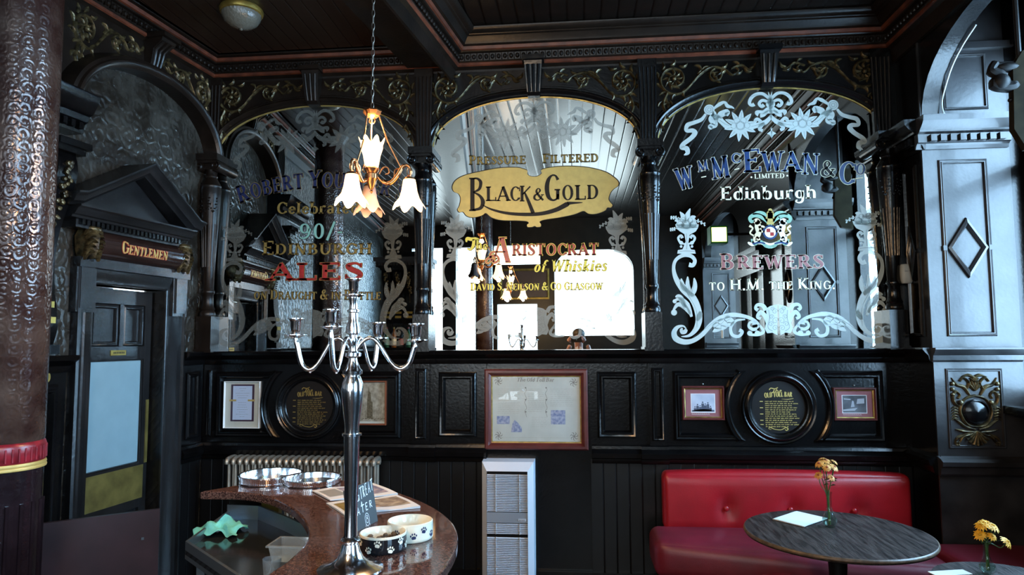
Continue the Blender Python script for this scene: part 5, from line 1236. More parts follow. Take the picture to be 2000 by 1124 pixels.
# certificate
t, (a, b, c, d), w = picture('framed_certificate', 'cream mounted certificate with yellow ribbon in a thin white frame, by the gents door corner', (440, 745, 512, 836), .006, WHITE)
MB().box(a, b, c, d, w-.004, w).build('mount', mat('cream_mount', (.50, .52, .46), .7), t, F=FB, smooth=0)
u = lambda q: a+(b-a)*q
v = lambda q: c+(d-c)*q
MB().box(u(.16), u(.84), v(.13), v(.95), w, w+.001).build('dark_border', mat('plum_border', (.035, .012, .035), .6), t, F=FB, smooth=0)
MB().box(u(.22), u(.78), v(.165), v(.915), w+.001, w+.0018).build('sheet', CERT, t, F=FB, smooth=0)
MB().box(u(.12), u(.32), v(.575), v(.615), w+.0018, w+.003).box(u(.66), u(.86), v(.575), v(.615), w+.0018, w+.003).build('ribbon', GOLD, t, F=FB, smooth=0)
m = MB(); rg = random.Random(3)
for i in range(13):
    y = v(.86-.052*i); h = rg.uniform(.06, .2)
    if .55 < (.86-.052*i) < .63: continue
    x = -h
    while x < h: l = rg.uniform(.02, .05); m.stroke([(u(.5+x), y), (u(.5+min(h, x+l)), y)], .0018, w+.0026); x += l+.015
m.build('small_print', INK, t, F=FB, smooth=0)
# drawing of a steeple
t, (a, b, c, d), w = picture('steeple_drawing', 'drawing of a tall church steeple in a reddish wood frame, beside the candelabra stem', (690, 744, 757, 830), .011, OAKF)
MB().box(a, b, c, d, w-.004, w).build('paper', SKETCH, t, F=FB, smooth=0)
u = lambda q: a+(b-a)*q; v = lambda q: c+(d-c)*q
MB().box(a, b, c, v(.05), w, w+.0006).build('lower_margin', PARCH, t, F=FB, smooth=0)
m = MB()
m.flat([(u(.42), v(.12)), (u(.42), v(.55)), (u(.44), v(.72)), (u(.475), v(.90)), (u(.49), v(.78)), (u(.53), v(.74)), (u(.55), v(.55)), (u(.60), v(.5)), (u(.60), v(.12))], w+.0006)
for i in range(26): x = .03+.037*i; h = .16+.14*abs(math.sin(i*1.7)); m.stroke([(u(x), v(.1)), (u(x), v(.1+h))], .0016, w+.0008)
for i in range(10): m.stroke([(u(.05+.1*i), v(.09+.02*(i % 2))), (u(.12+.1*i), v(.12))], .004, w+.0008)
m.build('drawing', SKETCHD, t, F=FB, smooth=0)
# big Old Toll Bar chart
t, (a, b, c, d), w = picture('history_chart', 'large faded sheet titled The Old Toll Bar in a wide mahogany frame', (948, 721, 1147, 877), .045, MAHOG, .045, 0.0)
w += .008
u = lambda q: a+(b-a)*q; v = lambda q: c+(d-c)*q
MB().box(a, b, c, d, w-.006, w).build('sheet', PARCH, t, F=FB, smooth=0)
m = MB(); m.sweep([(0, w), (0, w+.008), (.006, w+.006), (.008, w)], rect(u(.0), u(1), v(0), v(1)), True); m.build('slip', DGOLD, t, F=FB, smooth=0)
m = MB(); line_of(m, 'The Old Toll Bar', (u(.285), v(.915)), (u(.70), v(.91)), .026, w+.0008, 1, 0, 0, caps=False, slant=.25, bold=.8, space=.22)
for sx in (.385, .615): m.stroke(cat([(u(sx+.012*math.sin(i*2.1)), v(.83-.045*i)) for i in range(11)], 4), .0020, w+.0008)
for sx in (.385, .615):
    for k in range(3): m.blob((u(sx), v(.82-.18*k)), .005, w+.0009, 8)
for cx_, cy_ in ((.08, .92), (.92, .90), (.08, .10), (.92, .10)):
    for k in range(7): q = k*.9; m.stroke(cat([(u(cx_), v(cy_)), (u(cx_+.035*math.cos(q)), v(cy_+.05*math.sin(q))), (u(cx_+.045*math.cos(q+.5)), v(cy_+.065*math.sin(q+.5)))], 3), [.003, .005, .001], w+.0006)
m.build('title_lettering', INK, t, F=FB, smooth=0)
m = MB(); rg = random.Random(9)
for (x0_, x1_, y0_, y1_) in ((.07, .32, .40, .80), (.41, .59, .42, .80), (.66, .92, .52, .80), (.45, .62, .2, .38), (.05, .95, .035, .075)):
    for i in range(int((y1_-y0_)/.028)):
        x = x0_
        while x < x1_-.02: l = rg.uniform(.015, .04); m.stroke([(u(x), v(y1_-.028*i)), (u(min(x1_, x+l)), v(y1_-.028*i))], .0011, w+.0007); x += l+.01
m.build('small_print', mat('pale_print', (.33, .33, .30), .8), t, F=FB, smooth=0)
m = MB()
for x0_, x1_, y0_, y1_ in ((.06, .205, .275, .395), (.665, .825, .275, .485)): m.box(u(x0_), u(x1_), v(y0_), v(y1_), w, w+.0008)
m.prism([(u(.22), v(.155)), (u(.34), v(.155)), (u(.34), v(.22)), (u(.30), v(.29)), (u(.26), v(.34)), (u(.235), v(.28))], w, w+.0008)
m.build('blue_prints', FADEBLUE, t, F=FB, smooth=0)
# two small photographs
for nm, lab, px, pm in (('old_photograph', 'small framed photo of a group on pink mount, pale print above the bench', (1332, 754, 1412, 820), PHOTOL), ('old_photograph', 'small framed dark street photo on pink mount, nearest the pier', (1626, 757, 1707, 821), PHOTO)):
    t, (a, b, c, d), w = picture(nm, lab, px, .016, MAHOG, .026, .012, 'small photographs on pink mounts', GILTEDGE)
    u = lambda q: a+(b-a)*q; v = lambda q: c+(d-c)*q
    MB().box(a, b, c, d, w-.004, w).build('mount', MOUNTP, t, F=FB, smooth=0)
    MB().box(u(.17), u(.83), v(.16), v(.82), w, w+.0008).build('white_border', WHITE, t, F=FB, smooth=0)
    MB().box(u(.19), u(.81), v(.19), v(.80), w+.0008, w+.0015).build('print', pm, t, F=FB, smooth=0)
    m = MB(); wq = w+.0018
    if pm is PHOTOL:      # a group of figures
        for i, (x_, h_, r_) in enumerate(((.28, .36, .030), (.35, .44, .034), (.42, .40, .030), (.49, .52, .036), (.56, .46, .032), (.63, .50, .034), (.70, .38, .030))):
            m.flat([(u(x_-r_*1.1), v(.22)), (u(x_+r_*1.1), v(.22)), (u(x_+r_), v(h_-.04)), (u(x_-r_), v(h_-.04))], wq); m.blob((u(x_), v(h_)), (b-a)*r_*.62, wq, 10)
        m.flat([(u(.20), v(.20)), (u(.80), v(.20)), (u(.80), v(.26)), (u(.5), v(.29)), (u(.20), v(.25))], wq)
    else:                 # pale carts and a bright road
        m.flat([(u(.20), v(.24)), (u(.50), v(.26)), (u(.58), v(.36)), (u(.38), v(.33)), (u(.20), v(.30))], wq); m.flat([(u(.55), v(.50)), (u(.76), v(.52)), (u(.76), v(.70)), (u(.58), v(.68))], wq)
        m.flat([(u(.40), v(.38)), (u(.50), v(.40)), (u(.48), v(.60)), (u(.44), v(.62))], wq); m.flat([(u(.22), v(.66)), (u(.40), v(.64)), (u(.40), v(.68)), (u(.22), v(.70))], wq)
    m.build('print_figures', mat('photo_dark', (.07, .09, .14), .5) if pm is PHOTOL else mat('photo_pale', (.42, .46, .52), .5), t, F=FB, smooth=0)
    m = MB(); x = .19
    while x < .66: m.stroke(cat([(u(x), v(.10)), (u(x+.02), v(.13)), (u(x+.04), v(.09))], 3), .0016, w+.001); x += .055
    m.build('handwriting', WHITE, t, F=FB, smooth=0)
    sc = MB(); um = (B(px[0], px[1])[0]+B(px[2], px[1])[0])/2; vt = B(px[0], px[1])[1]; sc.ball((um, vt+.012, .016), .006, 8, 5); sc.build('hook', STEEL, t, F=FB)
# wall heater
a = B(945, 1120, .02); b = B(1045, 897, .02); u0, u1, v0, v1 = a[0], b[0], a[1]-.02, b[1]
t = thing('wall_heater', 'tall pale grey gas wall heater with louvred front', 'heater', ((u0+u1)/2, v0, 0), FB)
m = MB(); D = .15
m.add([(u0, v0, 0), (u1, v0, 0), (u1, v1, 0), (u0, v1, 0), (u0+.004, v0, D-.03), (u1-.004, v0, D-.03), (u1-.004, v1-.004, D-.03), (u0+.004, v1-.004, D-.03), (u0+.038, v0+.02, D), (u1-.042, v0+.02, D), (u1-.042, v1-.06, D), (u0+.038, v1-.06, D)],
      [(3, 2, 1, 0), (0, 1, 5, 4), (1, 2, 6, 5), (2, 3, 7, 6), (3, 0, 4, 7), (4, 5, 9, 8), (5, 6, 10, 9), (6, 7, 11, 10), (7, 4, 8, 11)])
fu0, fu1 = u0+.038, u1-.042
m.box(fu0, fu1, v0+.02, v1-.06, D-.045, D-.028)
MB().box(fu0, fu1, v0+.02, v1-.06, D-.028, D-.0275).build('dark_backing', BLACK, t, F=FB, smooth=0)
m.build('casing', HEATM, t, F=FB, smooth=0)
H = v1-v0
for nm, q0, q1, nl in (('upper_grille', .585, .895, 22), ('middle_grille', .40, .49, 6), ('lower_grille', .04, .375, 23)):
    g = MB(); z0_, z1_ = v0+H*q0, v0+H*q1
    for i in range(nl):
        z = z0_+(z1_-z0_)*(i+.5)/nl; hh = (z1_-z0_)/nl*.43
        g.add([(fu0, z-hh*.55, D-.006), (fu1, z-hh*.55, D-.006), (fu1, z+hh*.72, D-.020), (fu0, z+hh*.72, D-.020), (fu0, z-hh*.8, D-.027), (fu1, z-hh*.8, D-.027)], [(0, 1, 2, 3), (4, 5, 1, 0)])
    for q in (.22, .8): x = fu0+(fu1-fu0)*q; g.box(x-.0015, x+.0015, z0_, z1_, D-.02, D-.004)
    g.build(nm, HEATM, t, F=FB, smooth=0)
MB().box(fu0, fu1, v0+H*.495, v0+H*.58, D-.03, D-.006).build('control_flap', HEATD, t, F=FB, smooth=0)
m = MB().box(fu1-.062, fu1-.012, v0+H*.51, v0+H*.53, D-.006, D-.003)
for i in range(5): m.box(fu1-.056+.008*i, fu1-.051+.008*i, v0+H*.514, v0+H*.526, D-.003, D-.002, 1)
m.build('badge', [HEATM, HEATD], t, F=FB, smooth=0)
# radiator
a = B(447, 892, .1); b = B(742, 892, .1); n = 23
t = thing('column_radiator', 'silver painted cast iron column radiator along the back wall', 'radiator', ((a[0]+b[0])/2, 0, .1), FB)
sec0 = None; zt = a[1]-.01
for i in range(n):
    x = a[0]+(b[0]-a[0])*(i+.5)/n
    if i == 0:
        s = MB()
        for w in (.075, .135):
            s.tube([(x, .12, w), (x, zt-.03, w)], .0115, 8)
        s.tube(cat([(x, zt-.03, .045), (x, zt, .055), (x, zt, .155), (x, zt-.03, .165)], 4), .0165, 8); s.tube(cat([(x, .13, .045), (x, .105, .055), (x, .105, .155), (x, .13, .165)], 4), .0165, 8)
        s.tube([(x-.028, zt-.02, .105), (x+.028, zt-.02, .105)], .013, 8); s.tube([(x-.028, .12, .105), (x+.028, .12, .105)], .013, 8)
        sec0 = s.build('section', RADM, t, F=FB); x_first = x
    else:
        c = sec0.copy(); COL.objects.link(c); c.parent = t; c.matrix_basis = Matrix.Translation((x-x_first, 0, 0)) @ sec0.matrix_basis
for x in (a[0]+.06, b[0]-.06): MB().tube([(x, 0, .105), (x, .11, .105)], .02, 8).build('foot', RADM, t, F=FB)

# ================================================================== RED BENCH, STOOLS
def cushion(mb, x0, x1, y0, y1, z0, z1, r=.04, nx=24, ny=8, puff=.015, dimples=()):
    """upholstered block: rounded edges, slightly puffed front (towards -y) and top"""
    nz = 10
    def rnd(p):
        q = Vector((min(max(p.x, x0+r), x1-r), min(max(p.y, y0+r), y1-r), min(max(p.z, z0+r), z1-r))); d = p-q
        return q+d.normalized()*r if d.length > 1e-9 else p
    faces = (('f', nx, nz), ('k', nx, nz), ('t', nx, ny), ('b', nx, ny), ('l', ny, nz), ('r', ny, nz))
    for f, n1, n2 in faces:
        vs = []
        for j in range(n2+1):
            for i in range(n1+1):
                a, b = i/n1, j/n2
                a_, b_ = .5-.5*math.cos(PI*a), .5-.5*math.cos(PI*b)
                X, Y, Z = x0+(x1-x0)*a_, y0+(y1-y0)*a_, z0+(z1-z0)*b_
                if f == 'f': p = Vector((X, y0, Z))
                elif f == 'k': p = Vector((x1-(x1-x0)*a_, y1, Z))
                elif f == 't': p = Vector((X, y0+(y1-y0)*b_, z1))
                elif f == 'b': p = Vector((x1-(x1-x0)*a_, y0+(y1-y0)*b_, z0))
                elif f == 'l': p = Vector((x0, y1-(y1-y0)*a_, Z))
                else: p = Vector((x1, Y, Z))
                p = rnd(p)
                if f == 'f':
                    bulge = math.sin(PI*a_)**.5*math.sin(PI*b_)**.5; p.y -= puff*bulge
                    for dx, dz in dimples: p.y += .045*math.exp(-(((p.x-dx)**2+(p.z-dz)**2)/.0030))
                if f == 't': p.z += puff*math.sin(PI*a_)**.5*math.sin(PI*b_)**.5
                vs.append(tuple(p))
        mb.add(vs, [(j*(n1+1)+i, j*(n1+1)+i+1, (j+1)*(n1+1)+i+1, (j+1)*(n1+1)+i) for j in range(n2) for i in range(n1)])
    return mb
t = thing('bench_seat', 'red leather button-backed bench seat against the back wall', 'bench', (1.25, 4.3, 0))
bt = [on_y(x, 997, 4.44) for x in (1419, 1545, 1670)]
cushion(MB(), 0.535, 2.04, 4.44, 4.575, 0.44, 0.80, .035, 90, 8, .02, [(p.x, .585) for p in bt]).build('backrest', LEATHER, t, smooth=60)
for p in bt: MB().ball((p.x, 4.445, .585), (.017, .010, .017), 14, 8).build('button', LEATHER, t)
sc_ = cushion(MB(), 0.44, 1.96, 4.12, 4.50, 0.25, 0.468, .06, 40, 14, .012)
sc_.v = [(x, y-(x-.44)/1.52*.34*max(0, (4.50-y)/.38), z) for x, y, z in sc_.v]
sc_.build('seat_cushion', LEATHER2, t, smooth=60)
MB().prism([(0.50, 4.20), (1.93, 3.90), (1.93, 4.56), (0.50, 4.56)], 0.0, 0.26).build('base', EBONY, t, smooth=0)
t = thing('window_seat', 'dark red window seat under the bay, between the round table and the pier', 'bench', (2.35, 3.5, 0))
cushion(MB(), 2.0, 2.60, 2.52, 4.22, 0.36, 0.47, .04, 20, 20, .015).build('seat_cushion', LEATHER2, t, smooth=60)
MB().box(2.06, 2.58, 2.52, 4.22, 0, 0.37).build('base', EBONY, t, smooth=0)
p = on_z(1520, 1116, .47)
t = thing('round_stool', 'low round stool with red leather top under the table edge', 'stool', (p.x, p.y-.165, 0))
MB().lathe([(0, .395), (.15, .395), (.165, .41), (.17, .435), (.16, .46), (.12, .475), (0, .478)], 36, (p.x, p.y-.165, 0)).build('padded_top', LEATHER2, t)
for k in range(4): a = PI/4+k*PI/2; MB().tube([(p.x+.10*math.cos(a), p.y-.165+.10*math.sin(a), .40), (p.x+.15*math.cos(a), p.y-.165+.15*math.sin(a), .0)], [.016, .012], 8).build('leg', EBONY, t)
MB().lathe([(.118, .17), (.128, .17), (.128, .185), (.118, .185), (.118, .17)], 28, (p.x, p.y-.165, 0)).build('footring', EBONY, t)
# round pub table
TX, TY, TZ, TR = 1.232, 3.465, .72, .425
t = thing('round_table', 'round worn dark wooden table in front of the red bench', 'table', (TX, TY, 0))
MB().lathe([(0, TZ-.03), (TR-.03, TZ-.03), (TR-.006, TZ-.022), (TR-.001, TZ-.014)], 72, (TX, TY, 0)).lathe([(TR-.008, TZ), (0, TZ)], 72, (TX, TY, 0)).build('tabletop', TABLEW, t, smooth=30)
MB().lathe([(TR-.001, TZ-.014), (TR, TZ-.010), (TR-.003, TZ-.002), (TR-.008, TZ)], 72, (TX, TY, 0)).build('worn_edge', TABLEE, t, smooth=60)
MB().lathe([(.16, TZ-.03), (.16, TZ-.045), (.05, TZ-.055), (.045, TZ-.10), (.035, TZ-.30), (.045, .2), (.06, .1), (.10, .06), (.21, .03), (.22, .0)], 32, (TX, TY, 0)).build('pedestal', BLACK, t)
# table at the lower right corner
T2X, T2Y = 1.62, 2.80
t = thing('small_round_table', 'dark round table holding yellow chrysanthemums, in front of the window seat', 'table', (T2X, T2Y, 0))
MB().lathe([(0, .69), (.24, .69), (.255, .70), (.26, .71), (.255, .72), (0, .72)], 56, (T2X, T2Y, 0)).build('tabletop', TABLEW, t, smooth=30)
MB().lathe([(.10, .69), (.04, .67), (.035, .4), (.05, .1), (.19, .03), (.20, 0)], 28, (T2X, T2Y, 0)).build('pedestal', BLACK, t)
def folded_paper(name, label, pts, z, cat_, mt, layers=2, group=None):
    t = thing(name, label, cat_, (sum(p[0] for p in pts)/4, sum(p[1] for p in pts)/4, z), None, group)
    for i in range(layers):
        m = MB(); o = .006*i; q = [(p[0]+o*(1 if j in (1, 2) else 0), p[1]-o) for j, p in enumerate(pts)]
        m.prism(q, z+.0015+.0032*i, z+.0042+.0032*i); m.build('sheet', mt, t, smooth=0)
    return t
q = [on_z(x, y, TZ) for x, y in ((1570, 1031), (1613, 1015), (1553, 1001), (1509, 1016))]
folded_paper('menu_sheet', 'folded white menus lying on the round table', [(p.x, p.y) for p in q], TZ, 'menu', PAPERW)
q = [on_z(x, y, .72) for x, y in ((1830, 1128), (1900, 1124), (1880, 1115), (1812, 1119))]
folded_paper('menu_sheet', 'single white menu on the table with yellow chrysanthemums', [(p.x, p.y) for p in q], .72, 'menu', PAPERW, 1)
# flower vases
def daisy(mb_p, mb_c, c, r, nrm, n=16, droop=.25):
    nrm = Vector(nrm).normalized(); x = nrm.orthogonal().normalized(); y = nrm.cross(x); c = Vector(c)
    for ring, (rr, nn, lift) in enumerate(((r, n, 0), (r*.72, n-3, .10))):
        for k in range(nn):
            a = 2*PI*(k+.5*ring)/nn+random.uniform(-.1, .1); d = x*math.cos(a)+y*math.sin(a); s = d.cross(nrm); w = r*.20; R_ = rr*random.uniform(.88, 1.06)
            p = [c+d*R_*.15+nrm*r*lift, c+d*R_*.55+s*w+nrm*r*(lift+.08), c+d*R_+nrm*r*(lift-droop), c+d*R_*.55-s*w+nrm*r*(lift+.08), c+d*R_*.6+nrm*r*(lift+.03)]
            mb_p.add(p, [(0, 1, 4), (1, 2, 4), (2, 3, 4), (3, 0, 4)])
    mb_c.ball(c+nrm*r*.1, (r*.28, r*.28, r*.18), 10, 6)
def vase(x, y, z, h, label, flab, heads, pm, cm, rbody, tilt):
    t = thing('glass_vase', label, 'vase', (x, y, z))
    pr = [(rbody*.55, 0), (rbody*.75, .006), (rbody, .35*h*.5), (rbody*.95, .25*h), (rbody*.6, .40*h), (rbody*.38, .55*h), (rbody*.36, .85*h), (rbody*.46, h)]
    inner = [(r-.003, zz+(.006 if i < 2 else 0)) for i, (r, zz) in enumerate(pr)][::-1]
    MB().lathe([(0, 0)]+pr+inner+[(0, .008)], 28, (x, y, z)).build('glass_body', GLASSG, t)
    MB().lathe([(0, .009), (rbody*.7, .012), (rbody*.92, .18*h), (rbody*.92, .24*h), (0, .24*h)], 20, (x, y, z)).build('water', pane_water, t)
    for hx, hy, hz, r, nx, ny in heads:
        f = thing('chrysanthemum', flab, 'flower', (x+hx*.1, y+hy*.1, z+.012), None, flab.split(' in ')[0]+'s')
        s = MB(); s.tube(cat([(x+hx*.1, y+hy*.1, z+.012), (x+hx*.12+tilt*.3, y, z+h*.9), (x+hx*.7+tilt*.3, y+hy*.6, z+hz*.8), (x+hx, y+hy, z+hz)], 6), .0022, 6)
        sp = (x+hx*.5+tilt*.3, y+hy*.4, z+h+(hz-h)*.4)
        s.add([sp, (sp[0]+.018, sp[1]-.006, sp[2]+.012), (sp[0]+.030, sp[1]-.004, sp[2]+.006), (sp[0]+.016, sp[1]+.006, sp[2]+.002)], [(0, 1, 2, 3)])
        s.build('stem', GREEN, f)
        a, b = MB(), MB(); daisy(a, b, (x+hx, y+hy, z+hz), r, (nx, ny, .75)); a.build('petals', pm, f, smooth=60); b.build('flower_centre', cm, f)
pane_water = pane('water', (.88, .92, .90))
p = on_z(1621, 1030, TZ); hp = lambda px, py: on_y(px, py, p.y)-Vector((p.x, p.y, TZ))
vase(p.x, p.y, TZ, .17, 'slim glass vase of bronze chrysanthemums on the round table', 'bronze chrysanthemum in the slim vase on the round table', [(*hp(a, b).xz[:1], dy, hp(a, b).z, r, nx, ny) for a, b, dy, r, nx, ny in ((1600, 906, 0, .028, -.5, -.4), (1616, 902, .02, .030, 0, -.2), (1628, 912, -.01, .028, .5, -.5), (1597, 928, -.01, .024, -.6, -.7), (1622, 932, -.015, .022, .3, -.8), (1612, 912, -.02, .026, -.1, -.7), (1632, 904, .015, .024, .6, .0), (1610, 899, .03, .024, -.1, .3))], PETALO, FCENTRE, .036, -.012)
p = on_z(1929, 1121, .72); hp = lambda px, py: on_y(px, py, p.y)-Vector((p.x, p.y, .72))
vase(p.x, p.y, .72, .125, 'small glass vase of yellow chrysanthemums in front of the window seat', 'yellow chrysanthemum in the small vase before the window seat', [(*hp(a, b).xz[:1], dy, hp(a, b).z, r, nx, ny) for a, b, dy, r, nx, ny in ((1918, 1026, 0, .032, -.3, -.3), (1938, 1028, .0, .034, .3, -.3), (1911, 1044, -.01, .026, -.5, -.8), (1963, 1057, -.01, .030, .7, -.6), (1933, 1046, -.015, .022, .2, -.8), (1926, 1022, .02, .028, 0, .2))], PETALY, FCENTREY, .030, .0)

# ================================================================== HORSESHOE BAR AND WHAT STANDS ON IT
CT = 1.05
outer = [(-1.515, 2.640), (-1.40, 2.80), (-1.25, 2.955), (-1.10, 2.935), (-0.95, 2.86), (-0.80, 2.76), (-0.655, 2.620), (-0.54, 2.48), (-0.455, 2.34), (-0.395, 2.20), (-0.362, 2.05), (-0.352, 1.90), (-0.362, 1.70), (-0.40, 1.45), (-0.46, 1.20)]
inner = [(-0.78, 1.20), (-0.80, 1.45), (-0.802, 1.725), (-0.796, 1.865), (-0.815, 2.01), (-0.855, 2.13), (-0.920, 2.25), (-1.0, 2.37), (-1.09, 2.475), (-1.20, 2.575), (-1.324, 2.635), (-1.42, 2.642)]
oc_ = [outer[0]]+cat(outer[1:], 6); ic_ = cat(inner, 6)
t = thing('horseshoe_bar', 'curved bar counter with polished brown granite top', 'bar counter', (-0.8, 2.2, 0))
def slab(mb, poly, z0, z1, ins=0.0):
    c = (-0.85, 2.1)
    mb.prism(poly, z0, z1); return mb
top = MB(); poly = oc_+ic_
slab(top, poly, CT-.032, CT); o = top.build('granite_top', GRANITE, t, smooth=0)
bv = o.modifiers.new('rounded', 'BEVEL'); bv.width = .006; bv.segments = 2; bv.limit_method = 'ANGLE'
# curved front and back under the top
def offset(path, d):
    out = []
    for i, p in enumerate(path):
        a = path[max(0, i-1)]; b = path[min(len(path)-1, i+1)]; dx, dy = b[0]-a[0], b[1]-a[1]; l = math.hypot(dx, dy) or 1
        out.append((p[0]-dy/l*d, p[1]+dx/l*d))
    return out
MB().prism([(-1.455, 2.74), (-1.30, 2.925), (-1.28, 2.91), (-1.435, 2.725)], 0, CT-.032).build('end_panel', EBROWN, t, smooth=0)
fo = offset([(-1.20, 2.945)]+cat(outer[3:], 6), -.07)
m = MB(); n = len(fo); fi = offset(fo, -.03)
m.prism(fo+fi[::-1], 0.0, CT-.032); m.build('front_panel', EBONY, t, smooth=30)
m = MB(); io = offset(cat(inner[:7], 6), -.05); ii = offset(io, -.02)
m.prism(io+ii[::-1], 0.0, CT-.032); m.build('inner_panel', BLACK, t, smooth=30)
MB().box(-1.36, -1.27, 2.83, 2.86, .86, CT-.032).build('end_post', BRASS, t, smooth=0)
# steel drainer shelf inside the horseshoe
DZ0 = .925
q = [on_z(x, y, DZ0+.03) for x, y in ((362, 1058), (462, 1124), (600, 1062), (446, 1000))]
t = thing('drainer_shelf', 'dark stainless steel drainer shelf inside the curve of the bar', 'shelf', (-1.2, 2.4, 0))
fv = q[1]-q[0]
sp = [(q[0].x, q[0].y), (q[1].x+.45*fv.x, q[1].y+.45*fv.y), (-.86, 1.82), (q[2].x+.045, q[2].y-.06), (q[2].x-.05, q[2].y+.13), (-1.12, 2.57), (-1.30, 2.72), (q[3].x-.01, q[3].y+.02)]
m = MB(); m.prism(sp, DZ0-.015, DZ0); m.build('tray', STEELD, t, smooth=0)
m = MB()
for i in range(len(sp)):
    if i == 1: continue
    a, b = Vector((*sp[i], 0)), Vector((*sp[(i+1) % len(sp)], 0)); d_ = (b-a).normalized(); n_ = Vector((-d_.y, d_.x, 0))*.010
    zt_ = DZ0+(.03 if i in (0, 7) else .055)
    m.add([(p.x, p.y, z) for z in (DZ0-.03, zt_) for p in (a, b, b+n_, a+n_)], [(0, 1, 2, 3), (7, 6, 5, 4), (0, 4, 5, 1), (1, 5, 6, 2), (2, 6, 7, 3), (3, 7, 4, 0)])
m.build('rim', STEEL, t, smooth=0)
for x, y in ((q[0].x+.05, q[0].y+.03), (-.93, 2.0), (-1.32, 2.66)): MB().box(x-.015, x+.015, y-.015, y+.015, 0, DZ0-.015).build('leg', STEEL, t, smooth=0)
# teal cloth
c = on_z(432, 1030, DZ0+.02); m = MB(); rg = random.Random(11); N_ = 16; vs = []
for j in range(N_+1):
    for i in range(N_+1):
        x, y = (i/N_-.5)*2, (j/N_-.5)*2; r = math.hypot(x, y); a = math.atan2(y, x)
        hgt = .048*max(0, 1-r*.85)**.8*(.85+.18*math.sin(3*a+1)+.20*math.sin(8*x+5*y))+.010*math.sin(9*x)*math.cos(7*y)+.006
        vs.append((c.x+x*.088+.012*math.sin(5*y), c.y+y*.070+.012*math.sin(6*x), DZ0+.001+max(.001, hgt)))
m.add(vs, [(j*(N_+1)+i, j*(N_+1)+i+1, (j+1)*(N_+1)+i+1, (j+1)*(N_+1)+i) for j in range(N_) for i in range(N_)])
tag(m.build('bar_cloth', CLOTH, smooth=80), 'crumpled teal cleaning cloth on the steel drainer shelf', 'cloth')
# plastic tub
c = on_z(572, 1092, DZ0); t = thing('plastic_tub', 'clear plastic tub on the drainer, under the bar edge', 'tub', (c.x, c.y, DZ0+.001))
m = MB()
for (a0_, b0_, z0_), (a1_, b1_, z1_) in (((.055, .04, 0), (.064, .050, .055)), ((.064, .050, .055), (.070, .056, .055)), ((.070, .056, .055), (.070, .056, .049))):
    v0_ = [(c.x+sx*a0_, c.y+sy*b0_, DZ0+.001+z0_) for sx, sy in ((-1, -1), (1, -1), (1, 1), (-1, 1))]; v1_ = [(c.x+sx*a1_, c.y+sy*b1_, DZ0+.001+z1_) for sx, sy in ((-1, -1), (1, -1), (1, 1), (-1, 1))]
    m.add(v0_+v1_, [(k, (k+1) % 4, 4+(k+1) % 4, 4+k) for k in range(4)])
m.box(c.x-.055, c.x+.055, c.y-.04, c.y+.04, DZ0+.0005, DZ0+.0015); m.build('tub_body', PLASTIC, t, smooth=0)
c = on_z(530, 1150, DZ0); t = thing('drinking_glass', 'straight clear drinking glass at the bottom edge, beside the tub', 'glass', (c.x, c.y, DZ0+.001))
MB().lathe([(0, .0), (.022, 0), (.027, .085), (.0255, .085), (.021, .008), (0, .008)], 28, (c.x, c.y, DZ0+.001)).build('glass_body', TUMBLER, t)
# drinks trays
def tray(cx, cy, r, label, hh=.030):
    t = thing('drinks_tray', label, 'tray', (cx, cy, CT), None, 'round silver drinks trays')
    MB().lathe([(0, .004), (r-.008, .004), (r-.008, .001), (0, .001)], 56, (cx, cy, CT)).build('tray_base', SILVER, t)
    m = MB(); m.lathe([(r-.008, .004), (r-.004, hh), (r+.004, hh+.003), (r+.005, hh), (r+.001, hh-.003), (r-.003, .002)], 64, (cx, cy, CT))
    for z in (.010, hh-.006): m.tube([((r-.003)*math.cos(2*PI*k/64)+cx, (r-.003)*math.sin(2*PI*k/64)+cy, CT+z) for k in range(64)], .0018, 6, closed=True)
    for k in range(96): a = 2*PI*k/96; m.tube([(cx+(r-.001)*math.cos(a), cy+(r-.001)*math.sin(a), CT+.006), (cx+(r+.001)*math.cos(a), cy+(r+.001)*math.sin(a), CT+hh-.004)], .0015, 4)
    m.build('pierced_gallery', SILVER, t)
c = on_z(529, 941, CT); tray(c.x, c.y, .128, 'round silver gallery tray on the bar top, at the radiator end', .034)
c = on_z(617, 942, CT); tray(c.x-.002, c.y-.03, .115, 'round silver tray beside the newspapers on the bar top', .026)
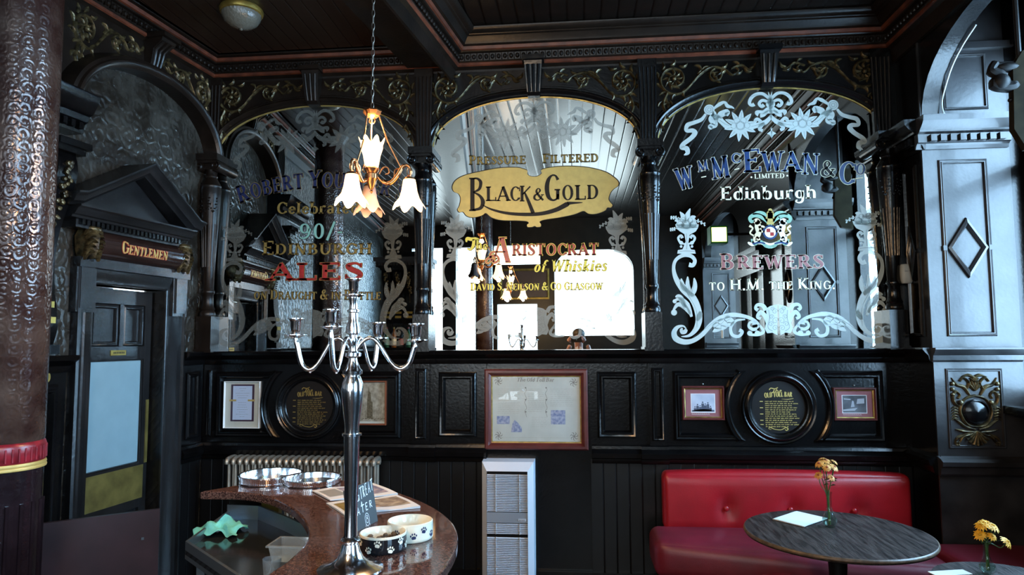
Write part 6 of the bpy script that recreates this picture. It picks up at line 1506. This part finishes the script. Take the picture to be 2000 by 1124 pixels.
# newspapers
def newspaper(px, label, mt, blocks, lift):
    q = [on_z(x, y, CT+lift) for x, y in px]      # near-left, near-right, far-right, far-left
    t = thing('newspaper', label, 'newspaper', (sum(p.x for p in q)/4, sum(p.y for p in q)/4, CT), None, 'newspapers on the bar')
    S = lambda u, v: (q[0]*(1-u)*(1-v)+q[1]*u*(1-v)+q[2]*u*v+q[3]*(1-u)*v)
    m = MB(); n = 14; vs = []
    for j in range(n+1):
        for i in range(n+1): p = S(i/n, j/n); vs.append((p.x, p.y, CT+lift+.004*math.sin(PI*i/n*1.5)**2+.002*math.sin(4*j/n)))
    for j in range(n+1):
        for i in range(n+1): p = S(i/n, j/n); vs.append((p.x, p.y, CT+lift-.004))
    K = (n+1)*(n+1); f = [(j*(n+1)+i, j*(n+1)+i+1, (j+1)*(n+1)+i+1, (j+1)*(n+1)+i) for j in range(n) for i in range(n)]
    edge = [i for i in range(n+1)]+[(j)*(n+1)+n for j in range(1, n+1)]+[n*(n+1)+i for i in range(n-1, -1, -1)]+[j*(n+1) for j in range(n-1, 0, -1)]
    f += [tuple(K+k for k in g[::-1]) for g in f]+[(edge[k], K+edge[k], K+edge[(k+1) % len(edge)], edge[(k+1) % len(edge)]) for k in range(len(edge))]
    m.add(vs, f); m.build('paper', NEWSP, t, smooth=50)
    for (u0_, u1_, v0_, v1_, bm, nm) in blocks:
        m = MB(); vs = []; n2 = 8
        for j in range(n2+1):
            for i in range(n2+1): u, v = u0_+(u1_-u0_)*i/n2, v0_+(v1_-v0_)*j/n2; p = S(u, v); vs.append((p.x, p.y, CT+lift+.004*math.sin(PI*u*1.5)**2+.002*math.sin(4*v)+.0007))
        m.add(vs, [(j*(n2+1)+i, j*(n2+1)+i+1, (j+1)*(n2+1)+i+1, (j+1)*(n2+1)+i) for j in range(n2) for i in range(n2)]); m.build(nm, bm, t, smooth=0)
newspaper(((645, 977), (777, 966), (728, 945), (609, 958)), 'folded newspaper with blue pictures on the bar, nearer the trays', NEWSP, ((.05, .30, .2, .8, INK, 'small_print'), (.34, .92, .15, .85, PRINTB, 'printed_picture')), .006)
newspaper(((672, 1005), (821, 991), (775, 968), (637, 982)), 'open newspaper with brown pictures on the bar behind the blackboard', NEWSP, ((.05, .28, .15, .8, DGOLD, 'yellow_picture'), (.33, .94, .2, .85, PRINTO, 'printed_picture')), .005)
# little blackboard
b0, b1 = on_z(685, 1046, CT), on_z(738, 1018, CT); dv = Vector((b1.x-b0.x, b1.y-b0.y, 0)); bw = dv.length; dv.normalize(); nv = Vector((dv.y, -dv.x, 0))
hb = .135; tl = math.radians(10); vv = (Vector((0, 0, 1))*math.cos(tl)-nv*math.sin(tl)); ww = dv.cross(vv)
FK = frame((b0.x, b0.y, CT), dv, vv, ww)
t = thing('blackboard', 'small chalked blackboard reading DOG TREAT & WATER on the bar', 'sign', (bw/2, 0, 0), FK)
MB().box(0, bw, 0, hb, -.006, 0).build('slate', SLATE, t, F=FK, smooth=0)
MB().box(bw*.35, bw*.65, .0, .08, -.010, -.006).add([(bw*.35, .10, -.006), (bw*.65, .10, -.006), (bw*.65, .0, -.055), (bw*.35, .0, -.055)], [(0, 1, 2, 3)]).build('easel_foot', SLATE, t, F=FK, smooth=0)
m = MB()
def chalk(ln, x, y, sx, sy, w=.0032): m.stroke([(x+p[0]*sx, y+p[1]*sy) for p in ln], w, .0008)
LT = {'D': [[(0, 0), (.1, 1)], [(-.1, .95), (.5, .85), (.7, .5), (.5, .1), (-.1, .02)]], 'O': [arcpts(.35, .5, .33, .5, 0, 360, 14)], 'G': [arcpts(.4, .5, .36, .5, 60, 330, 12), [(.45, .45), (.8, .5), (.75, .0)]], 'T': [[(.35, 0), (.4, 1)], [(0, .95), (.85, 1.05)]], 'R': [[(.1, 0), (.1, 1)], [(.1, 1), (.55, .9), (.55, .6), (.1, .5)], [(.2, .5), (.65, 0)]], 'E': [[(.1, 0), (.1, 1)], [(.1, 1), (.6, 1.02)], [(.1, .5), (.5, .52)], [(.1, 0), (.6, .03)]], 'A': [[(0, 0), (.35, 1), (.65, 0)], [(.12, .35), (.55, .38)]], 'W': [[(0, 1), (.2, 0), (.42, .7), (.62, 0), (.85, 1.05)]], '&': [[(.6, .1), (.2, .7), (.4, 1), (.5, .75), (.1, .3), (.3, 0), (.6, .4)]]}
def chalkline(s, x, y, adv, sx, sy, rise=0):
    for i, ch in enumerate(s):
        for l in LT.get(ch, []): chalk(l, x+adv*i, y+rise*i, sx, sy)
chalkline('DOG', bw*.02, .080, bw*.155, bw*.14, .036, .004); chalkline('TREAT', bw*.49, .090, bw*.105, bw*.10, .036, .003)
chalkline('&', bw*.47, .068, .016, .016, .014); chalkline('WATER', bw*.15, .044, bw*.155, bw*.14, .022, .002)
for l in (arcpts(.0, .0, .018, .028, 0, 360, 18), arcpts(0, -.005, .009, .010, 0, 360, 12), arcpts(0, .012, .006, .006, 0, 360, 10), [(-.016, -.02), (-.018, -.035)], [(.016, -.02), (.018, -.035)]): chalk(l, bw*.62, .021, .75, .72, .002)
m.build('chalk_lettering', CHALK, t, F=FK, smooth=0)
# dog bowls
def paw(mb, cx, cy, cz, r, a, z, s, tw):
    """flat pad and four toes wrapped on the bowl side"""
    def M(u, v): q = a+u/r; return (cx+(r+.0008)*math.cos(q), cy+(r+.0008)*math.sin(q), cz+z+v)
    ct, st = math.cos(tw), math.sin(tw); R2 = lambda u, v: M((u*ct-v*st)*s, (u*st+v*ct)*s)
    def el(u0, v0, ru, rv): mb.add([R2(u0+ru*math.cos(2*PI*k/12), v0+rv*math.sin(2*PI*k/12)) for k in range(12)], [tuple(range(12))])
    el(0, -.25, .52, .36); el(-.22, -.38, .26, .24); el(.22, -.38, .26, .24)
    for u, v in ((-.62, .18), (-.24, .52), (.24, .52), (.62, .18)): el(u, v, .17, .25)
def bowl(cx, cy, r, h, label, mt, pm, paws, rim):
    t = thing('dog_bowl', label, 'bowl', (cx, cy, CT), None, 'pawprint dog bowls')
    MB().lathe([(0, .001), (r*.93, .001), (r*.98, .004), (r, .010), (r*.985, h-.005)], 56, (cx, cy, CT)).build('side', mt, t)
    MB().lathe([(r*.985, h-.005), (r*.985, h), (r*.95, h+.002), (r*.90, h-.002), (r*.87, .02), (r*.6, .012), (0, .010)], 56, (cx, cy, CT)).build('inside', rim, t)
    m = MB()
    for a, z, tw in paws: paw(m, cx, cy, CT, r, a, z, .0135, tw)
    m.build('paw_prints', pm, t, smooth=0)
    return t
b1_ = on_z(741, 1081, CT); bc = (b1_.x, b1_.y+.035); fa = math.atan2(-bc[1], -bc[0])
BR = .068
bowl(bc[0], bc[1], BR, .048, 'black dog bowl with white paw prints and kibble in it', CERAMIC_B, CERAMIC_W, [(fa-1.15, .030, .2), (fa-.62, .014, .3), (fa-.22, .032, -.2), (fa+.32, .015, -.25), (fa+.82, .033, .2), (fa+1.25, .017, 0), (fa+1.9, .03, 0), (fa+2.6, .018, 0), (fa+3.3, .03, .3)], CERAMIC_W)
m = MB(); rg = random.Random(2)
for i in range(38): a, q = rg.uniform(0, 2*PI), rg.random()**.5*.050; m.ball((bc[0]+q*math.cos(a), bc[1]+q*math.sin(a), CT+.022+rg.uniform(0, .014)), (rg.uniform(.006, .009), rg.uniform(.006, .009), .005), 7, 5)
tag(m.build('kibble', KIBBLE), 'brown kibble inside the black dog bowl', 'dog food', None, 'stuff')
b2_ = on_z(786, 1060, CT); bd_ = (b2_.x+.012, b2_.y+.045); fb = math.atan2(-bd_[1], -bd_[0])
bowl(bd_[0], bd_[1], .070, .053, 'cream dog bowl with dark paw prints behind the black bowl', CERAMIC_W, NAVY, [(fa_, z, tw) for fa_, z, tw in ((fb+.15, .022, .1), (fb+.62, .036, -.2), (fb+1.12, .020, .3), (fb-.6, .03, 0), (fb+1.8, .034, 0), (fb+2.6, .02, 0), (fb+3.6, .03, 0))], CERAMIC_W)

# ------------------------------------------------------------------ candelabra
cb = on_z(684, 1116, CT); KX, KY = cb.x, cb.y
zz = lambda py: on_y(690, py, KY).z-CT
px = KY/FPX
t = thing('candelabra', 'tall polished silver five-light candelabra standing on the bar', 'candelabra', (KX, KY, CT))
base = [(0, 0), (.082, 0), (.086, .003), (.085, .008), (.072, .012), (.050, .020), (.034, .034), (.025, .054), (.021, .070), (.0245, .074), (.026, .080), (.022, .086), (.019, .088)]
MB().lathe(base, 40, (KX, KY, CT)).build('base', SILVER, t)
st = [(1048, 13), (1000, 12), (900, 14.5), (852, 15.5), (851, 19), (847, 19), (846, 14), (832, 14), (790, 19.5), (765, 21.5), (750, 21), (738, 16), (734, 14), (731, 19), (725, 19.5), (720, 15), (705, 9), (700, 9), (696, 17), (690, 17), (686, 10)]
MB().lathe([(r*px, zz(y)) for y, r in st], 32, (KX, KY, CT)).build('stem', SILVER, t)
up = [(688, 10), (672, 8), (668, 10), (660, 8), (655, 8), (651, 14), (640, 14), (628, 10), (612, 9), (610, 12), (606, 12), (604, 8), (590, 8), (584, 10), (580, 10)]
MB().lathe([(r*px, zz(y)) for y, r in up], 28, (KX, KY, CT)).build('upper_stem', SILVER, t)
def cup(x, y, z, parent):
    """drip pan with candle socket"""
    p = MB().lathe([(0, -.004), (.008, -.004), (.020, .001), (.030, .004), (.030, .0055), (.018, .003), (0, .003)], 28, (x, y, z)).build('drip_pan', SILVER, parent)
    s = MB().lathe([(.006, .003), (.011, .008), (.0095, .012), (.0125, .016), (.0135, .040), (.0155, .044), (.0215, .047), (.0215, .0490), (.012, .0495), (.012, .02), (0, .018)], 28, (x, y, z)).build('candle_socket', SILVER, parent)
cup(KX, KY, CT+zz(580), t)
zh = CT+zz(692)
arms_ = [(577, 658, 646), (646, 642, 658), (738, 664, 700), (813, 668, 700)]
for i, (ex, ey, _) in enumerate(arms_):
    depth = (-.035, -.085, .10, .03)[i]
    e = on_y(ex, ey, KY+depth); dx, dy = e.x-KX, e.y-KY; lw_ = (.070, .082, .086, .072)[i]
    a = MB(); pts = []
    for s, h in ((.03, .0), (.12, .034), (.24, .054), (.36, .046), (.48, .010), (.60, -.030), (.74, -.052), (.88, -.040), (.965, -.005), (1.0, .02)):
        zt_ = zh+h*.78+(e.z-.006-zh)*max(0, (s-.85)/.15)**1.2*.9*(1 if s > .85 else 0)
        pts.append((KX+dx*s, KY+dy*s, zt_))
    pts[-1] = (e.x, e.y, e.z-.003)
    a.tube(cat(pts, 6), [.0045]+[.0052]*6+[.0068]*4+[.0055], 10)
    low_ = min(pts, key=lambda p: p[2]); a.ball((low_[0], low_[1], low_[2]-.007), .0035, 8, 5)
    o = a.build('arm', SILVER, t); cup(e.x, e.y, e.z, o)

# ================================================================== LIGHTS OF THE ROOM
def shade(mb, c, r0, r1, h, down=True, n=6):
    """frilled tulip glass: r0 at the fitter, r1 at the wavy lip"""
    seg = 42; prof = [(0.0, r0), (.12, r0*1.12), (.45, r0*1.35), (.7, r0*1.7), (.88, r1*.85), (1.0, r1)]
    vs = []
    for q, r in prof:
        for k in range(seg):
            a = 2*PI*k/seg; f = max(0, (q-.45)/.55); rr = r*(1+.10*f*math.cos(n*a)); zz_ = h*q+f*f*h*.13*math.cos(n*a)
            vs.append((c[0]+rr*math.cos(a), c[1]+rr*math.sin(a), c[2]+(-zz_ if down else zz_)))
    mb.add(vs, [(i*seg+k, i*seg+(k+1) % seg, (i+1)*seg+(k+1) % seg, (i+1)*seg+k) for i in range(len(prof)-1) for k in range(seg)])
def glow(name, loc, watts, r=.02):
    l = bpy.data.lights.new(name, 'POINT'); l.energy = watts; l.color = (1.0, .62, .30); l.shadow_soft_size = r
    o = bpy.data.objects.new(name, l); COL.objects.link(o); o.location = loc
def chandelier(x, y, zt, label, detail=True, unlit=True):
    t = thing('chandelier', label, 'chandelier', (x, y, zt), None, 'bronze tulip-shade chandeliers')
    zr, zb = zt, zt-.285                            # crown ring, hub
    m = MB(); pts = 0; z = zr+.02; k = 0; ztop = CZ if x > -.9 else 3.57
    while z < ztop:
        a = PI/2*(k % 2); m.tube([(x+.006*math.cos(q)*math.cos(a), y+.006*math.cos(q)*math.sin(a), z+.016+.019*math.sin(q)) for q in [2*PI*i/10 for i in range(10)]], .0022, 5, closed=True); z += .0305; k += 1
    ch = m.build('chain', CHAINM, t)
    MB().lathe([(0, 0), (.045, 0), (.05, -.01), (.03, -.03), (.012, -.04)], 24, (x, y, ztop)).build('ceiling_rose', LAMPBR, t)
    MB().lathe([(.004, .022), (.012, .018), (.022, .014), (.036, .016), (.040, .008), (.030, -.006), (.020, -.018), (.006, -.022)], 24, (x, y, zr), wob=lambda a, h: 1+.10*math.cos(8*a)).build('crown', LAMPBR, t)
    MB().tube([(x+.013*math.cos(q), y, zr-.032+.013*math.sin(q)) for q in [2*PI*i/14 for i in range(14)]], .003, 6, closed=True).build('ring', LAMPBR, t)
    MB().lathe([(0, -.075), (.004, -.073), (.007, -.066), (.004, -.060), (.010, -.052), (.020, -.030), (.024, -.014), (.028, -.010), (.028, .010), (.022, .014), (.030, .024), (.034, .034), (.026, .042), (0, .044)], 28, (x, y, zb)).build('hub', LAMPBR, t)
    s = MB(); shade(s, (x, y, zb+.042), .028, .054, .118, False, 7); s.build('lamp_shade', SHADE_ON, t); MB().ball((x, y, zb+.10), (.018, .018, .030), 12, 8).build('bulb', BULB, t); glow('lamp_glow', (x, y, zb+.22), 20.0)
    # three arms
    for i, (ax, ay, lit) in enumerate(((-.055, -.10, 1), (.165, .02, 1), (-.050, .13, 0))):
        lit = lit or not unlit
        L_ = math.hypot(ax, ay); ux, uy = ax/L_, ay/L_; P_ = lambda s_, h: (x+ux*s_*L_, y+uy*s_*L_, zb+h)
        o = MB().tube(cat([P_(.16, .0), P_(.30, -.022), P_(.50, -.028), P_(.68, .005), P_(.82, .045), (P_(.97, .050)), P_(1.03, .025), P_(1.0, .0)], 6), [.006, .008, .010, .010, .009, .007, .006, .005], 10).build('arm', LAMPBR, t)
        b = MB(); b.tube(cat([P_(.20, .012), P_(.30, .040), P_(.42, .040), P_(.46, .018), P_(.36, .010)], 5), .0035, 6); b.tube(cat([P_(.60, .0), P_(.62, .03), P_(.74, .038)], 5), .004, 6); b.tube([(P_(1, -.0)[0]+.011*math.cos(q), P_(1, 0)[1], zb+.022+.02*math.sin(q)) for q in [2*PI*k_/12 for k_ in range(12)]], .0022, 5, closed=True); b.build('scroll', LAMPBR, o)
        MB().tube(cat([(x+ux*.03, y+uy*.03, zr-.006), P_(.45, .17) if False else (x+ux*L_*.42, y+uy*L_*.42, (zr+zb)/2+.02), P_(.74, .052), P_(.78, .044)], 5), .0038, 6).build('suspension_rod', LAMPBR, t)
        c = MB().lathe([(.008, .006), (.022, .0), (.026, -.008), (.026, -.016)], 20, (P_(1, 0)[0], P_(1, 0)[1], zb-.005)).build('fitter', LAMPBR, o)
        s = MB(); shade(s, (P_(1, 0)[0], P_(1, 0)[1], zb-.014), .026, .068, .118, True, 6); s.build('lamp_shade', SHADE_ON if lit else SHADE_OFF, o)
        if lit: glow('lamp_glow', (P_(1, 0)[0], P_(1, 0)[1], zb-.155), 20.0); MB().ball((P_(1, 0)[0], P_(1, 0)[1], zb-.085), (.016, .016, .036), 12, 8).build('bulb', BULB, o)
c = on_y(727, 222, 2.86)
chandelier(c.x, c.y, c.z, 'bronze chandelier with tulip glass shades on a chain, before the ALES mirror')
chandelier(-.86, .30, 2.62, 'second lit chandelier seen only reflected in the BLACK & GOLD mirror', unlit=False)
# dome ceiling lamp
c = on_z(472, 18, SZ)
t = thing('ceiling_dome_lamp', 'prismatic glass dome lamp on the low brown ceiling above the gents door', 'ceiling lamp', (c.x, c.y, SZ))
MB().lathe([(0, 0), (.125, 0), (.13, -.012), (.125, -.03), (.115, -.035)], 40, (c.x, c.y, SZ)).build('rim', BRASS, t)
MB().lathe([(.115, -.03), (.112, -.055), (.095, -.085), (.065, -.108), (.03, -.120), (.008, -.124), (.008, -.134), (0, -.136)], 60, (c.x, c.y, SZ), wob=lambda a, h: 1+.018*math.cos(30*a)).build('dome', DOMEG, t)
t = thing('ceiling_disc_lamp', 'flat round opal ceiling lamp reflected in the BLACK & GOLD mirror', 'ceiling lamp', (.28, -1.3, CZ))
MB().lathe([(0, 0), (.17, 0), (.17, -.07), (.15, -.09), (0, -.09)], 36, (.28, -1.3, CZ)).build('diffuser', OPAL, t)

# ================================================================== IRON COLUMNS
def iron_column(x, y, r, label):
    t = thing('iron_column', label, 'column', (x, y, 0), None, 'cast iron columns')
    MB().lathe([(r*.97, 1.23), (r, 1.24), (r*.955, CZ-.12)], 56, (x, y, 0)).build('embossed_shaft', COL_REL, t, smooth=60)
    MB().lathe([(r*1.0, 1.145)]+[(r*1.035, 1.15), (r*1.035, 1.215), (r*1.0, 1.23), (r*.97, 1.232)], 56, (x, y, 0)).build('crimson_band', CREDBAND, t, smooth=50)
    m = MB()
    for k in range(40): a = 2*PI*k/40; m.tube([(x+r*1.035*math.cos(a), y+r*1.035*math.sin(a), z) for z in (1.155, 1.21)], .0045, 5)
    m.build('band_flutes', CREDBAND, t)
    MB().lathe([(r*1.0, 1.115), (r*1.055, 1.118), (r*1.065, 1.125), (r*1.045, 1.131), (r*1.06, 1.138), (r*1.04, 1.146), (r*1.0, 1.147)], 56, (x, y, 0)).build('gilt_ring', GOLD, t)
    MB().lathe([(r*1.25, 0), (r*1.25, .10), (r*1.05, .16), (r*1.0, .2), (r*1.0, 1.118)], 48, (x, y, 0)).build('lower_shaft', CDARK, t)
    m = MB()
    for k in range(18): a = 2*PI*k/18; m.tube([(x+r*math.cos(a), y+r*math.sin(a), z) for z in (.22, .98)], .008, 5)
    m.build('lower_reeds', CDARK, t)
    MB().lathe([(r*.95, CZ-.16), (r*1.1, CZ-.12), (r*1.5, CZ-.04), (r*1.5, CZ)], 40, (x, y, 0)).build('capital', EBROWN, t)
iron_column(-2.45, 2.72, .148, 'embossed iron column with crimson band and gilt ring, nearest the camera')
iron_column(-1.38, -.90, .135, 'second iron column seen only reflected in the BLACK & GOLD mirror')

# ================================================================== SEEN ONLY IN THE MIRRORS
# photographer holding the phone up
def skinned(name, joints, bones, mt, parent, root=0, sub=2):
    me = bpy.data.meshes.new(name); me.from_pydata([j[0] for j in joints], bones, [])
    o = bpy.data.objects.new(name, me); COL.objects.link(o); me.materials.append(mt)
    sk = o.modifiers.new('skin', 'SKIN'); sk.use_smooth_shade = True
    for i, j in enumerate(joints):
        d = me.skin_vertices[0].data[i]; r = j[1]; d.radius = r if isinstance(r, tuple) else (r, r); d.use_root = (i == root)
    s = o.modifiers.new('smooth', 'SUBSURF'); s.levels = sub; s.render_levels = sub
    if parent is not None: o.parent = parent; o.matrix_basis = parent.matrix_basis.inverted()
    return o
PX_, PYY = 0.03, -0.36
t = thing('person', 'person in a dark jacket holding up a phone, reflected in the BLACK & GOLD mirror', 'person', (PX_, PYY, 0))
V = lambda x, y, z: (PX_+x, PYY+y, z)
J = [(V(0, 0, .96), (.16, .12)), (V(0, .0, 1.12), (.15, .11)), (V(0, .01, 1.30), (.17, .12)), (V(0, .0, 1.42), (.13, .09)), (V(0, .01, 1.50), .058), (V(0, .02, 1.58), .062), (V(0, .03, 1.68), (.078, .092)), (V(0, .02, 1.755), (.062, .072))]
Bn = [(0, 1), (1, 2), (2, 3), (3, 4), (4, 5), (5, 6), (6, 7)]
def limb(base, pts):
    prev = base
    for p, r in pts: J.append((p, r)); Bn.append((prev, len(J)-1)); prev = len(J)-1
for s in (-1, 1):
    limb(3, [(V(s*.19, 0, 1.39), .062), (V(s*.30, .06, 1.20), .050), (V(s*.245, .17, 1.25), .045), (V(s*.135, .285, 1.52), .034), (V(s*.118, .305, 1.58), .030)])
    limb(0, [(V(s*.10, 0, .86), .095), (V(s*.12, .02, .50), .066), (V(s*.125, -.02, .12), .046), (V(s*.13, .05, .045), .042), (V(s*.135, .15, .03), .036)])
body = skinned('body', J, Bn, SKIN, t)
# jacket and trousers follow the same joints
JJ = [(V(0, 0, .90), (.185, .14)), (V(0, 0, 1.12), (.175, .13)), (V(0, .01, 1.30), (.19, .14)), (V(0, 0, 1.41), (.15, .105)), (V(0, .02, 1.525), .078)]; BB = [(0, 1), (1, 2), (2, 3), (3, 4)]
for s in (-1, 1):
    prev = 3
    for p, r in ((V(s*.195, 0, 1.385), .075), (V(s*.305, .06, 1.195), .064), (V(s*.25, .165, 1.24), .058), (V(s*.145, .27, 1.49), .046)): JJ.append((p, r)); BB.append((prev, len(JJ)-1)); prev = len(JJ)-1
skinned('jacket', JJ, BB, JACKET, t)
JT = [(V(0, 0, .95), (.17, .135))]; BT = []
for s in (-1, 1):
    prev = 0
    for p, r in ((V(s*.10, 0, .84), .105), (V(s*.12, .02, .50), .080), (V(s*.125, -.02, .09), .065)): JT.append((p, r)); BT.append((prev, len(JT)-1)); prev = len(JT)-1
skinned('trousers', JT, BT, TROUSERS, t)
m = MB(); m.ball(V(0, .0, 1.735), (.088, .10, .075), 20, 12); m.build('hair', HAIR, t)
m = MB(); m.ball(V(0, .135, 1.665), (.012, .016, .018), 10, 6); m.build('nose', SKIN, t)
m = MB()
for s in (-1, 1): m.ball(V(s*.032, .112, 1.688), (.012, .008, .008), 10, 6)
m.build('eyes', BLACK, t); MB().ball(V(0, .115, 1.625), (.022, .008, .006), 10, 6).build('mouth', PINK, t)
for s in (-1, 1): MB().ball(V(s*.082, .02, 1.675), (.012, .02, .030), 10, 6).build('ear', SKIN, t)
MB().add([V(-.05, .115, 1.54), V(0, .135, 1.44), V(-.012, .115, 1.56)], [(0, 1, 2)]).add([V(.05, .115, 1.54), V(.012, .115, 1.56), V(0, .135, 1.44)], [(0, 1, 2)]).build('shirt_collar', SHIRT, t, smooth=0)
for s in (-1, 1):                                   # hands close on the ends of the phone
    hj = [((s*.112, -.060, 1.60), .030), ((s*.102, -.045, 1.635), .034), ((s*.094, -.034, 1.665), .026)]; hb = [(0, 1), (1, 2)]
    for k, (fz, r) in enumerate(((1.690, .0085), (1.677, .009), (1.662, .0088), (1.648, .008))):
        n = len(hj); hj += [((s*.092, -.026, fz-.008), r), ((s*.083, -.006+.0*k, fz), r*.95), ((s*.070, -.010, fz+.003), r*.85)]; hb += [(1 if k > 1 else 2, n), (n, n+1), (n+1, n+2)]
    n = len(hj); hj += [((s*.085, -.045, 1.628), .010), ((s*.066, -.034, 1.640), .009)]; hb += [(0, n), (n, n+1)]
    skinned('hand', hj, hb, SKIN, t, 0, 2)
ph = thing('phone', 'dark phone held up in both hands, reflected in the BLACK & GOLD mirror', 'phone', (0, -.016, 1.65))
MB().box(-.070, .070, -.022, -.014, 1.613, 1.687).build('case', BLACK, ph, smooth=0)
MB().lathe([(.004, 0), (.0065, 0), (.0065, .003), (.004, .003)], 20, (0, -.014, 1.65), axis=1).build('lens_ring', STEEL, ph)
# bar gantry at the far left, its consoles and bottles
GX0, GX1, GY = -2.85, -2.16, -.42
t = thing('bar_gantry', 'carved bar gantry reflected in the ALES mirror beside the half column', 'gantry', ((GX0+GX1)/2, GY, 0))
MB().box(GX0, GX1, GY-.40, GY, 0, 1.05).build('cupboard', EBONY, t, smooth=0); MB().box(GX0-.02, GX1+.02, GY-.42, GY+.03, 1.05, 1.09).build('counter', EBONY, t, smooth=0)
MB().box(GX0, GX1, GY-.40, GY-.37, 1.09, 3.0).build('back', EBONY, t, smooth=0); MB().box(GX0, GX1, GY-.38, GY-.02, 1.52, 1.55).build('shelf', EBONY, t, smooth=0)
m = MB().box(GX0-.04, GX1+.04, GY-.42, GY+.08, 2.72, 2.80).box(GX0-.07, GX1+.07, GY-.42, GY+.12, 2.80, 2.86)
for i in range(16): m.box(GX0+.045*i, GX0+.022+.045*i, GY+.08, GY+.11, 2.74, 2.775)
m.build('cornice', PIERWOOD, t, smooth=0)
FG = frame((0, GY-.12, 0), (-1, 0, 0), (0, 0, 1), (0, 1, 0))
for i in range(4): console(FG, -(GX0+.10+.165*i), 1.88, 'swan-neck console of the bar gantry, one of four reflected in the ALES mirror', .78, 'gantry consoles')
bott = None
for i in range(6):
    x = GX0+.08+.108*i
    b = thing('bottle', ('green', 'amber', 'clear')[i % 3]+' bottle on the gantry shelf, reflected behind the candelabra', 'bottle', (x, GY-.10, 1.55), None, 'bottles on the gantry shelf')
    MB().lathe([(0, 0), (.036, .002), (.038, .01), (.038, .18), (.030, .21), (.014, .235), (.013, .30), (0, .30)], 20, (x, GY-.10, 1.55)).build('glass_body', (BOTTLEG, BOTTLEA, GLASSG)[i % 3], b)
    MB().lathe([(.0388, .04), (.0388, .13)], 20, (x, GY-.10, 1.55)).build('paper_band', (TEAL, CREAM, RED)[i % 3], b); MB().lathe([(.015, .275), (.015, .305), (0, .306)], 14, (x, GY-.10, 1.55)).build('stopper', (RED, GOLD, BLACK)[i % 3], b)
# menu board on the front wall
t = thing('menu_board', 'dark brown menu board reflected in the BLACK & GOLD mirror', 'board', (-.93, FY+.02, 2.32))
MB().box(-1.33, -.46, FY+.002, FY+.03, 2.36, 2.90).build('panel', MAROON, t, smooth=0)
m = MB(); m.sweep([(0, 0), (0, .04), (.03, .045), (.04, .03)], [(p[0], p[1]) for p in rect(.46, 1.33, 2.36, 2.90)], True); m.build('frame', BRASS, t, F=FF, smooth=0)
# lit sign over the lobby doors
t = thing('exit_light', 'small lit yellow sign over the lobby doors, reflected in the blue-lettered mirror', 'sign', (1.72, .95, 2.75))
MB().box(1.60, 1.80, .86, 1.06, 2.78, 2.99).build('case', SIGNGREEN, t, smooth=0); MB().box(1.615, 1.785, 1.06, 1.066, 2.80, 2.97).build('lit_face', SIGNLIT, t, smooth=0); MB().tube([(1.80, .96, 2.90), (RX, .96, 2.90)], .015, 8).build('wall_arm', BLACK, t)
# white notice on the lobby door
tag(MB().box(.62, .76, 1.66, 1.80, .05, .054).build('paper_notice', WHITE, F=FR, smooth=0), 'white paper notice on the lobby door, reflected in the blue-lettered mirror', 'notice')
